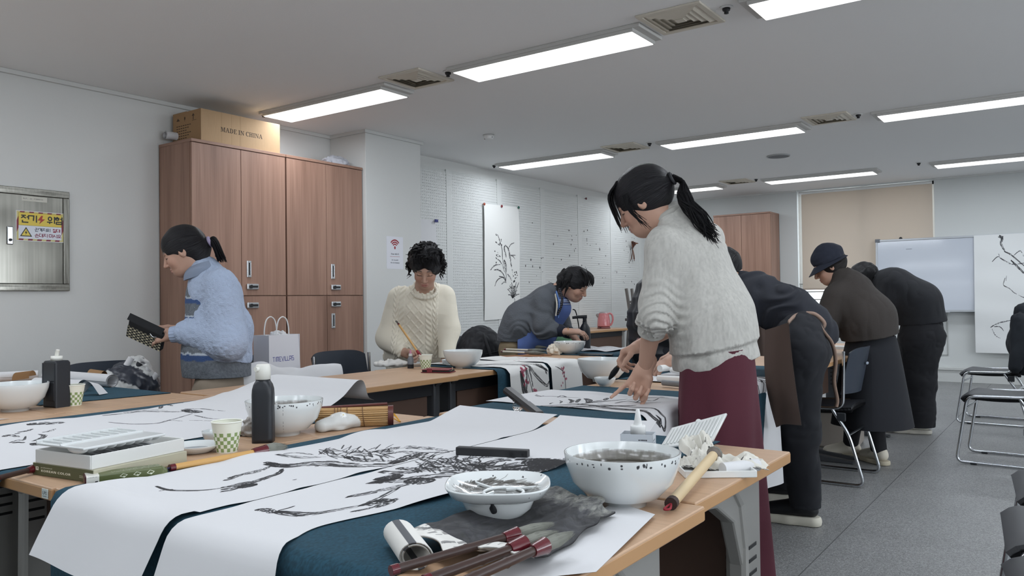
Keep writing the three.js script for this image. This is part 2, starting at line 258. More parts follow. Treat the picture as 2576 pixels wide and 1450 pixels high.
// ---------- ceiling fittings ----------
const glowM = new THREE.MeshStandardMaterial({ color: 0xffffff, emissive: 0xffffff, emissiveIntensity: 1.6, roughness: 0.6 });
{
  const made = []; const frameM = mat({ color: 0xc4c3c0, roughness: 0.5 });
  PANEL_Z.forEach((z, r) => {
    for (let c = 0; c < 5; c++) {
      const x = PANEL_U0 + PANEL_SU * c + PANEL_L / 2, zc = z - PANEL_W / 2; if (x > XR - 0.8) continue;
      const where = [['behind the near tables, by the side wall', 'behind the near tables, second from the side wall', 'behind the near tables, third from the side wall', 'behind the near tables, fourth from the side wall', 'behind the near tables, fifth from the side wall'], ['over the bare table end by the side wall', 'over the table of the square black ink bottle', 'over the pine painting', 'beyond the end of the pine painting table', 'at the room side beyond the padded chairs'], ['just above the cardboard box on the lockers', 'next to the one above the cardboard box, between two diffusers', 'two after the one above the cardboard box', 'three after the one above the cardboard box', 'four after the one above the cardboard box'], ['close to the pegboard, above the hanging orchid painting', 'second from the pegboard, before the round speaker grille', 'third from the pegboard in the row of the smoke detector', 'fourth from the pegboard in the row of the smoke detector', 'fifth from the pegboard in the row of the smoke detector'], ['in the corner of pegboard and storage cabinet', 'right in front of the beige blind', 'above the whiteboard', 'in the blind row, beyond the whiteboard', 'last in the blind row, by the room side']][r][c];
      const t = thing('ceiling_light', 'bright white ceiling light panel ' + where, 'ceiling light', [x, CEIL, zc], 0, 'ceiling light panels');
      part(t, 'housing', [box(PANEL_L + 0.10, 0.022, PANEL_W + 0.028, 0, -0.011, 0, 0.004), box(PANEL_L + 0.018, 0.02, PANEL_W + 0.018, 0, -0.03, 0, 0.004)], frameM);
      part(t, 'diffuser', box(PANEL_L, 0.006, PANEL_W, 0, -0.041, 0, 0.003), glowM);
      for (const q of [-0.4, 0.4]) part(t, 'clip', box(0.05, 0.008, 0.008, q, -0.034, -PANEL_W / 2 - 0.01, 0.002), frameM);
      panelLight(x, zc);
    }
  });
  // square air diffusers of nested louvres
  const dm = mat({ color: 0xd4cdbf, roughness: 0.5 });
  const ring = (s0, s1, y0, y1) => { const g = []; for (let k = 0; k < 4; k++) { const a = k * PI / 2; const q = new THREE.BufferGeometry(), A = [[-s0, y0, s0], [s0, y0, s0], [s1, y1, s1], [-s1, y1, s1]]; const T = [[-s0, y0 + 0.002, s0 - 0.002], [s0, y0 + 0.002, s0 - 0.002], [s1, y1 + 0.002, s1 - 0.002], [-s1, y1 + 0.002, s1 - 0.002]]; const pos = []; for (const l of [[A[0], A[2], A[1]], [A[0], A[3], A[2]], [T[0], T[1], T[2]], [T[0], T[2], T[3]]]) for (const p of l) pos.push(...p); q.setAttribute('position', new THREE.Float32BufferAttribute(pos, 3)); q.computeVertexNormals(); q.rotateY(a); g.push(q); } return g; };
  const t0 = thing('air_diffuser', 'square slatted air diffuser in the locker row of lights', 'air vent', [0, CEIL, 0]);
  part(t0, 'frame', [box(0.36, 0.012, 0.03, 0, -0.006, 0.165, 0.003), box(0.36, 0.012, 0.03, 0, -0.006, -0.165, 0.003), box(0.03, 0.012, 0.3, 0.165, -0.006, 0, 0.003), box(0.03, 0.012, 0.3, -0.165, -0.006, 0, 0.003)], dm);
  part(t0, 'duct', box(0.3, 0.002, 0.3, 0, -0.0015, 0, 0), dm);
  for (const s of [0.15, 0.118, 0.086, 0.054]) part(t0, 'louvre', ring(s, s - 0.034, -0.002, -0.016), dm);
  part(t0, 'centre_plate', box(0.05, 0.003, 0.05, 0, -0.016, 0, 0.001), dm);
  const spots = [[1048, 197, 0], [1712, 45, 0], [1573, 370, 1], [2085, 297, 1], [1855, 456, 2]];
  spots.forEach(([x, y, r], i) => { const p = atY(x, y, CEIL); const lb = ['square slatted air diffuser right after the light above the cardboard box', 'square slatted air diffuser with a dark gap, second from the lockers', 'square slatted air diffuser near the pegboard in the middle light row', 'square slatted air diffuser second from the pegboard in the middle light row', 'square slatted air diffuser in the light row before the blind'][i], gp = 'ceiling air diffusers'; if (!i) { t0.position.copy(p); t0.userData.group = gp; t0.userData.label = lb; } else dup(t0, [p.x, p.y, p.z], 0, lb, gp); });
  // sprinkler heads
  const s0 = thing('sprinkler_head', 'small black sprinkler head between the ceiling lights', 'sprinkler', [0, CEIL, 0], 0, 'ceiling sprinklers');
  part(s0, 'ring', lathe([[0.0, 0], [0.034, 0], [0.034, -0.004], [0.026, -0.007], [0.0, -0.007]], 24), M.white); part(s0, 'nozzle', lathe([[0, 0], [0.021, -0.004], [0.019, -0.018], [0.011, -0.024], [0.012, -0.034], [0, -0.036]], 20), M.black);
  [[663, 284, 'above the cardboard box'], [1127, 180, 'beside the diffuser after the cardboard box'], [1827, 18, 'beside the diffuser with the dark gap'], [1243, 415, 'next to the pegboard wall'], [1634, 359, 'by the middle-row diffuser near the pegboard'], [2159, 287, 'by the second diffuser of the middle row'], [1902, 450, 'by the diffuser in front of the blind'], [2311, 409, 'between two lights before the whiteboard']].forEach(([x, y, w], i) => { const p = atY(x, y, CEIL), lb = 'small black sprinkler head ' + w; if (!i) { s0.position.copy(p); s0.userData.label = lb; } else dup(s0, [p.x, p.y, p.z], 0, lb); });
  const sd = thing('smoke_detector', 'round white smoke detector on the ceiling', 'smoke detector', atY(1229, 340, CEIL)); part(sd, 'base', lathe([[0, 0], [0.052, 0], [0.052, -0.012], [0, -0.012]], 28), M.white); part(sd, 'head', lathe([[0.046, -0.012], [0.042, -0.034], [0.03, -0.042], [0, -0.044]], 28), M.white); part(sd, 'sensor_slot', box(0.008, 0.01, 0.006, 0.042, -0.024, 0.005, 0.001), M.black); part(sd, 'sensor_slot', box(0.01, 0.006, 0.008, -0.02, -0.038, 0.03, 0.001), M.black);
  const sp = thing('ceiling_speaker', 'round flat grey speaker grille in the ceiling', 'speaker', atY(1958, 392, CEIL)); part(sp, 'rim', lathe([[0.105, 0], [0.118, 0], [0.116, -0.012], [0.105, -0.012], [0.105, 0]], 32), mat({ color: 0xa8a9ab })); part(sp, 'grille', lathe([[0, -0.009], [0.105, -0.009], [0.105, 0], [0, 0]], 32), mat({ color: 0x7c7e82, roughness: 0.8 }));
}
// ---------- locker cabinets ----------
function makeLocker(name, label, w, depth, h, split, hasLower = true) {   // local: front faces +z, x from -w/2 to w/2
  const t = thing(name, label, 'cabinet'); const th = 0.022, m = M.walnut;
  part(t, 'carcass', [triUV(span(-w / 2, -w / 2 + th, 0, h - th, -depth, -0.022, 0.001)), triUV(span(w / 2 - th, w / 2, 0, h - th, -depth, -0.022, 0.001)), triUV(span(-w / 2, w / 2, 0, 0.07, -depth, -0.03, 0.001)), triUV(span(-w / 2, w / 2, 0.07, h - th, -depth, -depth + 0.01, 0)), triUV(span(-w / 2 + th, w / 2 - th, split - 0.01, split + 0.01, -depth, -0.024, 0)), triUV(span(-w / 2 + th, w / 2 - th, 0.07, h - th, -0.034, -0.026, 0))], m);
  part(t, 'top_board', triUV(span(-w / 2 - 0.002, w / 2 + 0.002, h - th, h, -depth, 0.004, 0.002), true), m);
  const handleM = mat({ color: 0xd2d3d5, roughness: 0.25, metalness: 0.85 }), slotM = mat({ color: 0x1c1d20, roughness: 0.4 });
  for (const [y0, y1, up] of [[split + 0.003, h - th - 0.004, 1], [0.075, split - 0.003, 0]]) for (const s of [-1, 1]) {
    const x0 = s < 0 ? -w / 2 + 0.003 : 0.002, x1 = s < 0 ? -0.002 : w / 2 - 0.003;
    const d = part(t, 'door', triUV(span(x0, x1, y0, y1, -0.02, 0, 0.0015), false, s * 0.37 + up * 0.21, up * 0.3), m);
    if (s > 0) {
      const hx = 0.062, hy = up ? split + 0.2 : split - 0.21, ly = up ? split + 0.068 : split - 0.072;
      part(d, 'handle', [extrude([[-0.02, -0.062], [0.02, -0.062], [0.02, 0.062], [-0.02, 0.062]], 0.008, 0.003, [[[-0.002, -0.045], [0.011, -0.045], [0.011, 0.045], [-0.002, 0.045]]]).translate(hx, hy, -0.001)], handleM, 'chrome recessed pull');
      part(d, 'handle_slot', [box(0.0125, 0.09, 0.004, hx + 0.0045, hy, 0.001, 0)], slotM);
      part(d, 'combination_lock', [box(0.104, 0.046, 0.016, hx + 0.028, ly, 0.008, 0.01, 3)], handleM, 'chrome combination lock');
      part(d, 'lock_dial', [cyl(0.014, 0.014, 0.012, 0, 0, 0, 18).rotateX(PI / 2).translate(hx + 0.008, ly, 0.018), box(0.05, 0.016, 0.006, hx + 0.044, ly, 0.0165, 0.002)], slotM);
    }
  }
  return t;
}
{
  const a = makeLocker('locker_cabinet', 'tall walnut locker cabinet under the cardboard box, beside the electrical panel', 0.812, 0.405, 2.27, 1.16);
  a.position.set(-5.063, 0, -3.227 - 0.4085); a.rotation.y = PI / 2;
  dup(a, [-5.063, 0, -3.227 - 0.4085 - 0.8195], PI / 2, 'tall walnut locker cabinet standing against the white column');
  const b = makeLocker('storage_cabinet', 'tall walnut double-door cabinet between the pegboard and the blind', 0.82, 0.4, 2.29, 1.16);
  b.position.set(-3.9, 0, ZB + 0.41); b.rotation.y = 0;
}
// ---------- training tables: 1.2 x 0.6 m, length along local x ----------
const TOP = 0.72;
function makeTable(name, label, w, d, dark) {
  const t = thing(name, label, 'table'); const post = dark ? mat({ color: 0x54575b, roughness: 0.38, metalness: 0.5 }) : M.silver;
  part(t, 'tabletop', [triUV(span(-w / 2, w / 2, TOP - 0.028, TOP, -d / 2, d / 2, 0.003, 2), true)], M.top);
  part(t, 'edge_band', [span(-w / 2 - 0.0006, w / 2 + 0.0006, TOP - 0.0265, TOP - 0.0035, -d / 2 - 0.0006, d / 2 + 0.0006, 0.002)], M.topEdge);
  part(t, 'modesty_panel', dark ? triUV(span(-w / 2 + 0.13, w / 2 - 0.13, TOP - 0.39, TOP - 0.1, -d / 2 + 0.1, -d / 2 + 0.112, 0.002)) : triUV(span(-w / 2 + 0.1, w / 2 - 0.1, TOP - 0.42, TOP - 0.03, -d / 2 + 0.1, -d / 2 + 0.115, 0.002)), M.panelWood);
  part(t, 'beam', [span(-w / 2 + 0.09, w / 2 - 0.09, TOP - 0.085, TOP - 0.03, -0.09, -0.05, 0.004), span(-w / 2 + 0.1, w / 2 - 0.1, TOP - 0.1, TOP - 0.028, -d / 2 + 0.09, -d / 2 + 0.12, 0.003)], M.darkPlastic);
  for (const s of [-1, 1]) {   // the post stands towards the panel side, an arm reaches forward under the top
    const x = s * (w / 2 - 0.075), z = -d / 2 + 0.135, F = (pts, t, b) => extrude(pts.map(([a, y]) => [-a, y]), t, b).rotateY(PI / 2).translate(x - t / 2, 0, 0);
    const l = part(t, 'leg', [
      F([[z - 0.055, 0.03], [z + 0.055, 0.03], [z + 0.05, TOP - 0.2], [z + 0.075, TOP - 0.1], [z + 0.14, TOP - 0.03], [z - 0.055, TOP - 0.03]], 0.055, 0.014),
      F([[z - 0.09, TOP - 0.03], [d / 2 - 0.05, TOP - 0.03], [d / 2 - 0.07, TOP - 0.048], [z + 0.2, TOP - 0.075], [z + 0.1, TOP - 0.13], [z + 0.05, TOP - 0.24], [z, TOP - 0.24], [z - 0.05, TOP - 0.06]], 0.036, 0.006),
      F([[-d / 2 + 0.04, 0.0], [d / 2 - 0.04, 0.0], [d / 2 - 0.04, 0.016], [z + 0.14, 0.05], [z - 0.05, 0.05], [-d / 2 + 0.04, 0.03]], 0.055, 0.006)], post);
    for (const q of [-1, 1]) for (let k = 0; k < 5; k++) part(l, 'slot', box(0.006, 0.009, 0.05, x + q * 0.026, TOP - 0.2 - k * 0.031, z + 0.012, 0.001), M.black);
  }
  return t;
}
{
  const tw = 1.185, td = 0.59;
  const near = makeTable('training_table', 'beech training table under the pine painting and big ink bowl', tw, td, false);
  near.position.set(-1.1605, 0, -1.095); near.rotation.y = 0;
  dup(near, [-1.183, 0, -1.697], 0, 'beech training table with the white bottle carton and open plastic case');
  dup(near, [-2.35, 0, -1.09], 0, 'beech training table holding the white palette tray at its end');
  dup(near, [-2.372, 0, -1.683], 0, 'beech training table under the curled-up paper, beside the rolled bamboo mat');
  dup(near, [-3.54, 0, -1.055], 0, 'beech training table with the square black ink bottle, by the side wall');
  dup(near, [-4.73, 0, -1.055], 0, 'beech training table against the side wall, next to the square ink bottle'); dup(near, [-4.752, 0, -1.65], 0, 'beech training table against the side wall, under the thin paper roll');
  dup(near, [-3.564, 0, -1.65], 0, 'beech training table under the rolled paper and the green felt');
  const col = makeTable('training_table', 'beech training table in front of the walnut lockers, bare topped', tw, td, true);
  col.position.set(-2.905, 0, -2.574); col.rotation.y = -PI / 2;
  dup(col, [-2.925, 0, -3.762], -PI / 2, 'beech training table under the red plum-blossom paintings');
  dup(col, [-2.9, 0, -4.95], -PI / 2, 'beech training table with the black pump bottle');
  dup(col, [-1.497, 0, -2.66], PI / 2, 'beech training table under the orchid painting and dark paperweight');
  dup(col, [-1.5, 0, -3.85], PI / 2, 'beech training table with the rolled papers behind the small white bowl');
  dup(col, [-1.49, 0, -5.04], PI / 2, 'beech training table in front of the person with the brown apron');
  dup(col, [-1.49, 0, -6.23], PI / 2, 'beech training table by the person in the dark hat');
  dup(near, [-5.13, 0, -8.87], -PI / 2, 'beech table against the pegboard carrying the pink kettle');
}
// ---------- implicit surfaces for figures and cloth ----------
const CR = V(1, 0, 0).transformDirection(camM), CT = V(0, 0, 1).transformDirection(camM); CR.y = 0; CR.normalize(); CT.y = 0; CT.normalize();
const cdir = (r, u, t) => V(CR.x * r + CT.x * t, u, CR.z * r + CT.z * t).normalize();          // right, up, towards the viewer's side of the room
const cone = (a, b, ra, rb = ra, k = 0.03, o = {}) => ({ t: 0, ax: a.x, ay: a.y, az: a.z, bx: b.x - a.x, by: b.y - a.y, bz: b.z - a.z, l2: max(1e-9, b.distanceToSquared(a)), ra, rb, k, q: o.q || 1, q2: o.q2 || o.q || 1, s: o.s, rip: o.rip, cut: o.cut });
const ell = (c, r, k = 0.02, B = null, neg = false) => ({ t: 1, c, r, k, B, neg });                // B: [x, y, z] unit axes
function evalPrim(p, x, y, z) {
  if (p.t === 0) {
    const dx = x - p.ax, dy = y - p.ay, dz = z - p.az; let t = (dx * p.bx + dy * p.by + dz * p.bz) / p.l2; const tc = t < 0 ? 0 : t > 1 ? 1 : t;
    let ox = dx - p.bx * tc, oy = dy - p.by * tc, oz = dz - p.bz * tc, f = 1;
    if (p.s) { const q = p.q + (p.q2 - p.q) * tc, m = (ox * p.s.x + oy * p.s.y + oz * p.s.z), g = m * (1 / q - 1); ox += p.s.x * g; oy += p.s.y * g; oz += p.s.z * g; f = q > 1 ? 1 : q; }
    let r = p.ra + (p.rb - p.ra) * tc;
    if (p.rip) r += p.rip(tc, ox, oy, oz);
    let d = (sqrt(ox * ox + oy * oy + oz * oz) - r) * f;
    if (p.cut) { const l = sqrt(p.l2), e = max(-t * l, (t - 1) * l); if (e > d) d = e; }
    return d;
  }
  let dx = x - p.c.x, dy = y - p.c.y, dz = z - p.c.z;
  if (p.B) { const [X, Y, Z] = p.B, a = dx * X.x + dy * X.y + dz * X.z, b = dx * Y.x + dy * Y.y + dz * Y.z, c = dx * Z.x + dy * Z.y + dz * Z.z; dx = a; dy = b; dz = c; }
  const r = p.r, k0 = hypot(dx / r[0], dy / r[1], dz / r[2]), k1 = hypot(dx / (r[0] * r[0]), dy / (r[1] * r[1]), dz / (r[2] * r[2]));
  return k1 < 1e-9 ? -min(r[0], r[1], r[2]) : k0 * (k0 - 1) / k1;
}
function union(prims) {
  return (x, y, z) => {
    let d = 1e3;
    for (const p of prims) {
      const e = evalPrim(p, x, y, z), k = p.k;
      if (p.neg) { const h = clamp(0.5 - 0.5 * (d + e) / k); d = d + (-e - d) * h + k * h * (1 - h); }
      else if (e - d > k) continue; else { const h = clamp(0.5 + 0.5 * (d - e) / k); d = d + (e - d) * h - k * h * (1 - h); }
    }
    return d;
  };
}
function bounds(prims, pad) {
  const lo = V(1e9, 1e9, 1e9), hi = V(-1e9, -1e9, -1e9), add = (x, y, z, r) => { lo.min(V(x - r, y - r, z - r)); hi.max(V(x + r, y + r, z + r)); };
  for (const p of prims) { if (p.neg) continue; if (p.t === 0) { const m = max(p.q, p.q2, 1); add(p.ax, p.ay, p.az, p.ra * m + pad); add(p.ax + p.bx, p.ay + p.by, p.az + p.bz, p.rb * m + pad); } else add(p.c.x, p.c.y, p.c.z, max(...p.r) + pad); }
  return [lo, hi];
}
// naive surface nets on a grid, empty blocks skipped
function meshField(f, lo, hi, cell, color, lip = 1.35) {
  const nx = Math.ceil((hi.x - lo.x) / cell) + 2, ny = Math.ceil((hi.y - lo.y) / cell) + 2, nz = Math.ceil((hi.z - lo.z) / cell) + 2, sy = nx, sz = nx * ny;
  const val = new Float32Array(nx * ny * nz).fill(1), B = 8, half = B * cell * 0.5, diag = half * 1.733 * lip + cell * 2;
  for (let k = 0; k < nz; k += B) for (let j = 0; j < ny; j += B) for (let i = 0; i < nx; i += B) {
    const d = f(lo.x + i * cell + half, lo.y + j * cell + half, lo.z + k * cell + half);
    const skip = abs(d) > diag, K = min(nz, k + B), Jm = min(ny, j + B), I = min(nx, i + B);
    for (let c = k; c < K; c++) for (let b = j; b < Jm; b++) for (let a = i; a < I; a++) val[a + b * sy + c * sz] = skip ? d : f(lo.x + a * cell, lo.y + b * cell, lo.z + c * cell);
  }
  const vid = new Int32Array(nx * ny * nz).fill(-1), pos = [], idx = [];
  const C = [0, 1, sy, sy + 1, sz, sz + 1, sz + sy, sz + sy + 1], E = [[0, 1], [2, 3], [4, 5], [6, 7], [0, 2], [1, 3], [4, 6], [5, 7], [0, 4], [1, 5], [2, 6], [3, 7]];
  for (let k = 0; k < nz - 1; k++) for (let j = 0; j < ny - 1; j++) for (let i = 0; i < nx - 1; i++) {
    const o = i + j * sy + k * sz; let m = 0; for (let c = 0; c < 8; c++) if (val[o + C[c]] < 0) m |= 1 << c;
    if (m === 0 || m === 255) continue;
    let x = 0, y = 0, z = 0, n = 0;
    for (const [a, b] of E) { const va = val[o + C[a]], vb = val[o + C[b]]; if ((va < 0) === (vb < 0)) continue; const t = va / (va - vb); x += (a & 1) + ((b & 1) - (a & 1)) * t; y += ((a >> 1) & 1) + (((b >> 1) & 1) - ((a >> 1) & 1)) * t; z += (a >> 2) + ((b >> 2) - (a >> 2)) * t; n++; }
    vid[o] = pos.length / 3; pos.push(lo.x + (i + x / n) * cell, lo.y + (j + y / n) * cell, lo.z + (k + z / n) * cell);
  }
  for (let k = 1; k < nz - 1; k++) for (let j = 1; j < ny - 1; j++) for (let i = 1; i < nx - 1; i++) {
    const o = i + j * sy + k * sz, s = val[o] < 0;
    const quad = (p, a, b) => { const s2 = val[o + p] < 0; if (s === s2) return; const v0 = vid[o], v1 = vid[o - a], v2 = vid[o - a - b], v3 = vid[o - b]; if (v0 < 0 || v1 < 0 || v2 < 0 || v3 < 0) return; s ? idx.push(v0, v1, v2, v0, v2, v3) : idx.push(v0, v2, v1, v0, v3, v2); };
    quad(1, sy, sz); quad(sy, sz, 1); quad(sz, 1, sy);
  }
  const n = pos.length / 3, nor = new Float32Array(n * 3), h = cell * 0.6, uv = new Float32Array(n * 2), col = color ? new Float32Array(n * 3) : null;
  for (let i = 0; i < n; i++) {
    const x = pos[i * 3], y = pos[i * 3 + 1], z = pos[i * 3 + 2]; let gx = f(x + h, y, z) - f(x - h, y, z), gy = f(x, y + h, z) - f(x, y - h, z), gz = f(x, y, z + h) - f(x, y, z - h); const l = hypot(gx, gy, gz) || 1;
    nor[i * 3] = gx / l; nor[i * 3 + 1] = gy / l; nor[i * 3 + 2] = gz / l;
    if (color) { const c = color(x, y, z); col[i * 3] = c[0]; col[i * 3 + 1] = c[1]; col[i * 3 + 2] = c[2]; }
  }
  const g = new THREE.BufferGeometry(); g.setAttribute('position', new THREE.Float32BufferAttribute(pos, 3)); g.setAttribute('normal', new THREE.BufferAttribute(nor, 3)); g.setAttribute('uv', new THREE.BufferAttribute(uv, 2)); if (col) g.setAttribute('color', new THREE.BufferAttribute(col, 3)); g.setIndex(idx); return g;
}
function blob(prims, cell, o = {}) {   // o.disp(x,y,z,d), o.clip(x,y,z) > 0 is cut away
  const u = union(prims); let f = u;
  if (o.disp) { const g = f; f = (x, y, z) => { const d = g(x, y, z); return abs(d) < 0.1 ? d + o.disp(x, y, z) : d; }; }
  if (o.shell) { const g = f; f = (x, y, z) => { const d = g(x, y, z); return max(d, -d - o.shell); }; }
  if (o.clip) { const g = f; f = (x, y, z) => max(g(x, y, z), o.clip(x, y, z)); }
  const [lo, hi] = bounds(prims, o.pad || 0.03);
  return meshField(f, lo, hi, cell, o.color, o.lip);
}
// cylinder-like uv around a vertical axis, metres
function wrapUV(g, cx, cz, r = 0.16) { const p = g.attributes.position, u = g.attributes.uv; for (let i = 0; i < p.count; i++) u.setXY(i, atan2(p.getX(i) - cx, p.getZ(i) - cz) * r, p.getY(i)); return g; }
const lin = (hex) => { const c = new THREE.Color(hex); return [c.r, c.g, c.b]; };
const mixc = (a, b, t) => [lerp(a[0], b[0], t), lerp(a[1], b[1], t), lerp(a[2], b[2], t)];
M.skin = phys({ vertexColors: true, roughness: 0.52, sheen: 0.15 });

// a head in its own frame: x to its left, y up, z out of the face
function headFrame(c, fwd, up = V(0, 1, 0), s = 1) { const Z = fwd.clone().normalize(), X = up.clone().cross(Z).normalize(), Y = Z.clone().cross(X); return { c, X, Y, Z, s, at: (x, y, z) => c.clone().addScaledVector(X, x * s).addScaledVector(Y, y * s).addScaledVector(Z, z * s), loc: (x, y, z) => { const dx = x - c.x, dy = y - c.y, dz = z - c.z; return [(dx * X.x + dy * X.y + dz * X.z) / s, (dx * Y.x + dy * Y.y + dz * Y.z) / s, (dx * Z.x + dy * Z.y + dz * Z.z) / s]; } }; }
function headPrims(h, neck, nr = 0.052) {
  const s = h.s, B = [h.X, h.Y, h.Z], e = (x, y, z, rx, ry, rz, k, neg) => ell(h.at(x, y, z), [rx * s, ry * s, rz * s], k * s, B, neg), c = (a, b, ra, rb, k) => cone(h.at(...a), h.at(...b), ra * s, rb * s, k * s);
  return [e(0, 0.03, -0.012, 0.074, 0.09, 0.094, 0.02), e(0, -0.028, 0.022, 0.06, 0.082, 0.066, 0.03), e(0, -0.08, 0.038, 0.038, 0.03, 0.042, 0.035),
    cone(neck, h.at(0, -0.055, -0.022), nr, nr * 0.94, 0.03 * s), e(0.035, -0.03, 0.058, 0.024, 0.024, 0.02, 0.02), e(-0.035, -0.03, 0.058, 0.024, 0.024, 0.02, 0.02),
    e(0, 0.024, 0.078, 0.045, 0.012, 0.012, 0.016), e(0.03, 0.004, 0.1, 0.016, 0.011, 0.016, 0.012, true), e(-0.03, 0.004, 0.1, 0.016, 0.011, 0.016, 0.012, true),
    e(0.03, 0.003, 0.073, 0.0125, 0.0115, 0.0125, 0.004), e(-0.03, 0.003, 0.073, 0.0125, 0.0115, 0.0125, 0.004),
    c([0, 0.014, 0.086], [0, -0.03, 0.106], 0.0065, 0.0105, 0.01), e(0.011, -0.035, 0.094, 0.008, 0.007, 0.009, 0.006), e(-0.011, -0.035, 0.094, 0.008, 0.007, 0.009, 0.006),
    e(0, -0.058, 0.087, 0.021, 0.0055, 0.008, 0.006), e(0, -0.069, 0.085, 0.018, 0.006, 0.008, 0.006), e(0, -0.0633, 0.096, 0.02, 0.0016, 0.006, 0.003, true),
    e(0.072, 0.0, -0.008, 0.01, 0.031, 0.018, 0.008), e(-0.072, 0.0, -0.008, 0.01, 0.031, 0.018, 0.008), e(0.08, 0.003, -0.006, 0.006, 0.018, 0.009, 0.006, true), e(-0.08, 0.003, -0.006, 0.006, 0.018, 0.009, 0.006, true)];
}
const SKIN = [0.50, 0.30, 0.22], LIP = [0.36, 0.13, 0.11], DARK = [0.015, 0.012, 0.012];
function faceColor(h, tone = 1) {
  const S = SKIN.map((v) => v * tone);
  return (x, y, z) => {
    const [a, b, c] = h.loc(x, y, z); let k = S.slice();
    if (c > 0.04) {
      const ax = abs(a); k = mixc(k, [S[0] * 1.02, S[1] * 0.82, S[2] * 0.8], 0.55 * exp(-((ax - 0.04) ** 2 + (b + 0.03) ** 2) / 0.0007));
      const lip = exp(-((ax / 0.021) ** 4 + ((b + 0.0635) / 0.0105) ** 4)); k = mixc(k, LIP, 0.85 * lip);
      const brow = smooth(0.012, 0.018, ax) * smooth(0.052, 0.044, ax) * smooth(0.006, 0.003, abs(b - 0.026 - 0.004 * sin((ax - 0.012) * 80))); k = mixc(k, DARK, 0.8 * brow);
      const lash = smooth(0.018, 0.014, abs(ax - 0.03)) * smooth(0.0032, 0.0016, abs(b + 0.004 - 0.0015 * cos((ax - 0.03) * 90))); k = mixc(k, DARK, 0.9 * lash);
    }
    return k;
  };
}
// a hand: wrist, direction of the fingers, palm normal (out of the palm), thumb side; curls per finger [spread, bend1, bend2, bend3]
function handPrims(w, dir, palm, side, curls, s = 1, thumb = [0.5, 0.5, 0.3]) {
  const Y = dir.clone().normalize(), X = side.clone().addScaledVector(Y, -side.dot(Y)).normalize(), Z = X.clone().cross(Y); if (Z.dot(palm) < 0) Z.negate();
  const at = (x, y, z) => w.clone().addScaledVector(X, x * s).addScaledVector(Y, y * s).addScaledVector(Z, z * s), P = [];
  P.push(cone(at(0, -0.03, 0), at(0, 0.02, 0), 0.026 * s, 0.025 * s, 0.012, { s: X, q: 1.15 }));
  for (const [x, r] of [[0.026, 0.0135], [0.008, 0.0135], [-0.01, 0.0125], [-0.026, 0.0115]]) P.push(cone(at(x * 0.5, 0.01, 0), at(x, 0.078 - abs(x - 0.008) * 0.15, -0.002), 0.016 * s, r * s, 0.012));
  P.push(cone(at(0.024, 0.03, 0.008), at(0.026, 0.05, 0.008), 0.017 * s, 0.014 * s, 0.012));
  const L = [[0.04, 0.025, 0.02], [0.044, 0.028, 0.021], [0.041, 0.026, 0.02], [0.032, 0.02, 0.018]], R = [0.0092, 0.0095, 0.0088, 0.0078], tips = [];
  [0.027, 0.008, -0.011, -0.028].forEach((x, i) => {
    const [sp, ...b] = curls[i]; let p = at(x, 0.08 - abs(x - 0.008) * 0.25, -0.001), ang = 0;
    for (let j = 0; j < 3; j++) { ang += b[j]; const q = p.clone().addScaledVector(Y, cos(ang) * L[i][j] * s).addScaledVector(Z, sin(ang) * L[i][j] * s).addScaledVector(X, sp * L[i][j] * s); P.push(cone(p, q, R[i] * (1 - j * 0.09) * s, R[i] * (0.92 - j * 0.1) * s, j ? 0.004 : 0.007)); p = q; }
    tips.push(p);
  });
  { let p = at(0.026, 0.03, 0.006), q; const [out, fwdB, bend] = thumb; const d0 = V(0, 0, 0).addScaledVector(X, out).addScaledVector(Y, 0.75).addScaledVector(Z, fwdB).normalize(); q = p.clone().addScaledVector(d0, 0.036 * s); P.push(cone(p, q, 0.0135 * s, 0.0105 * s, 0.01)); const d1 = d0.clone().addScaledVector(Y, bend).addScaledVector(X, -bend * 0.6).normalize(); const r = q.clone().addScaledVector(d1, 0.03 * s); P.push(cone(q, r, 0.0105 * s, 0.0098 * s, 0.005)); const e = r.clone().addScaledVector(d1.clone().addScaledVector(X, -bend * 0.5).normalize(), 0.022 * s); P.push(cone(r, e, 0.0098 * s, 0.0075 * s, 0.005)); tips.push(e); }
  return { P, tips, at };
}
const CURL = { relax: [[0.05, 0.3, 0.4, 0.2], [0, 0.35, 0.45, 0.25], [-0.04, 0.4, 0.5, 0.25], [-0.1, 0.45, 0.5, 0.3]], grip: [[0.05, 0.7, 0.9, 0.4], [0, 0.9, 1.0, 0.5], [-0.04, 1.0, 1.1, 0.5], [-0.08, 1.1, 1.1, 0.5]], fist: [[0, 1.3, 1.5, 0.7], [0, 1.35, 1.5, 0.7], [0, 1.4, 1.5, 0.7], [0, 1.4, 1.5, 0.7]] };
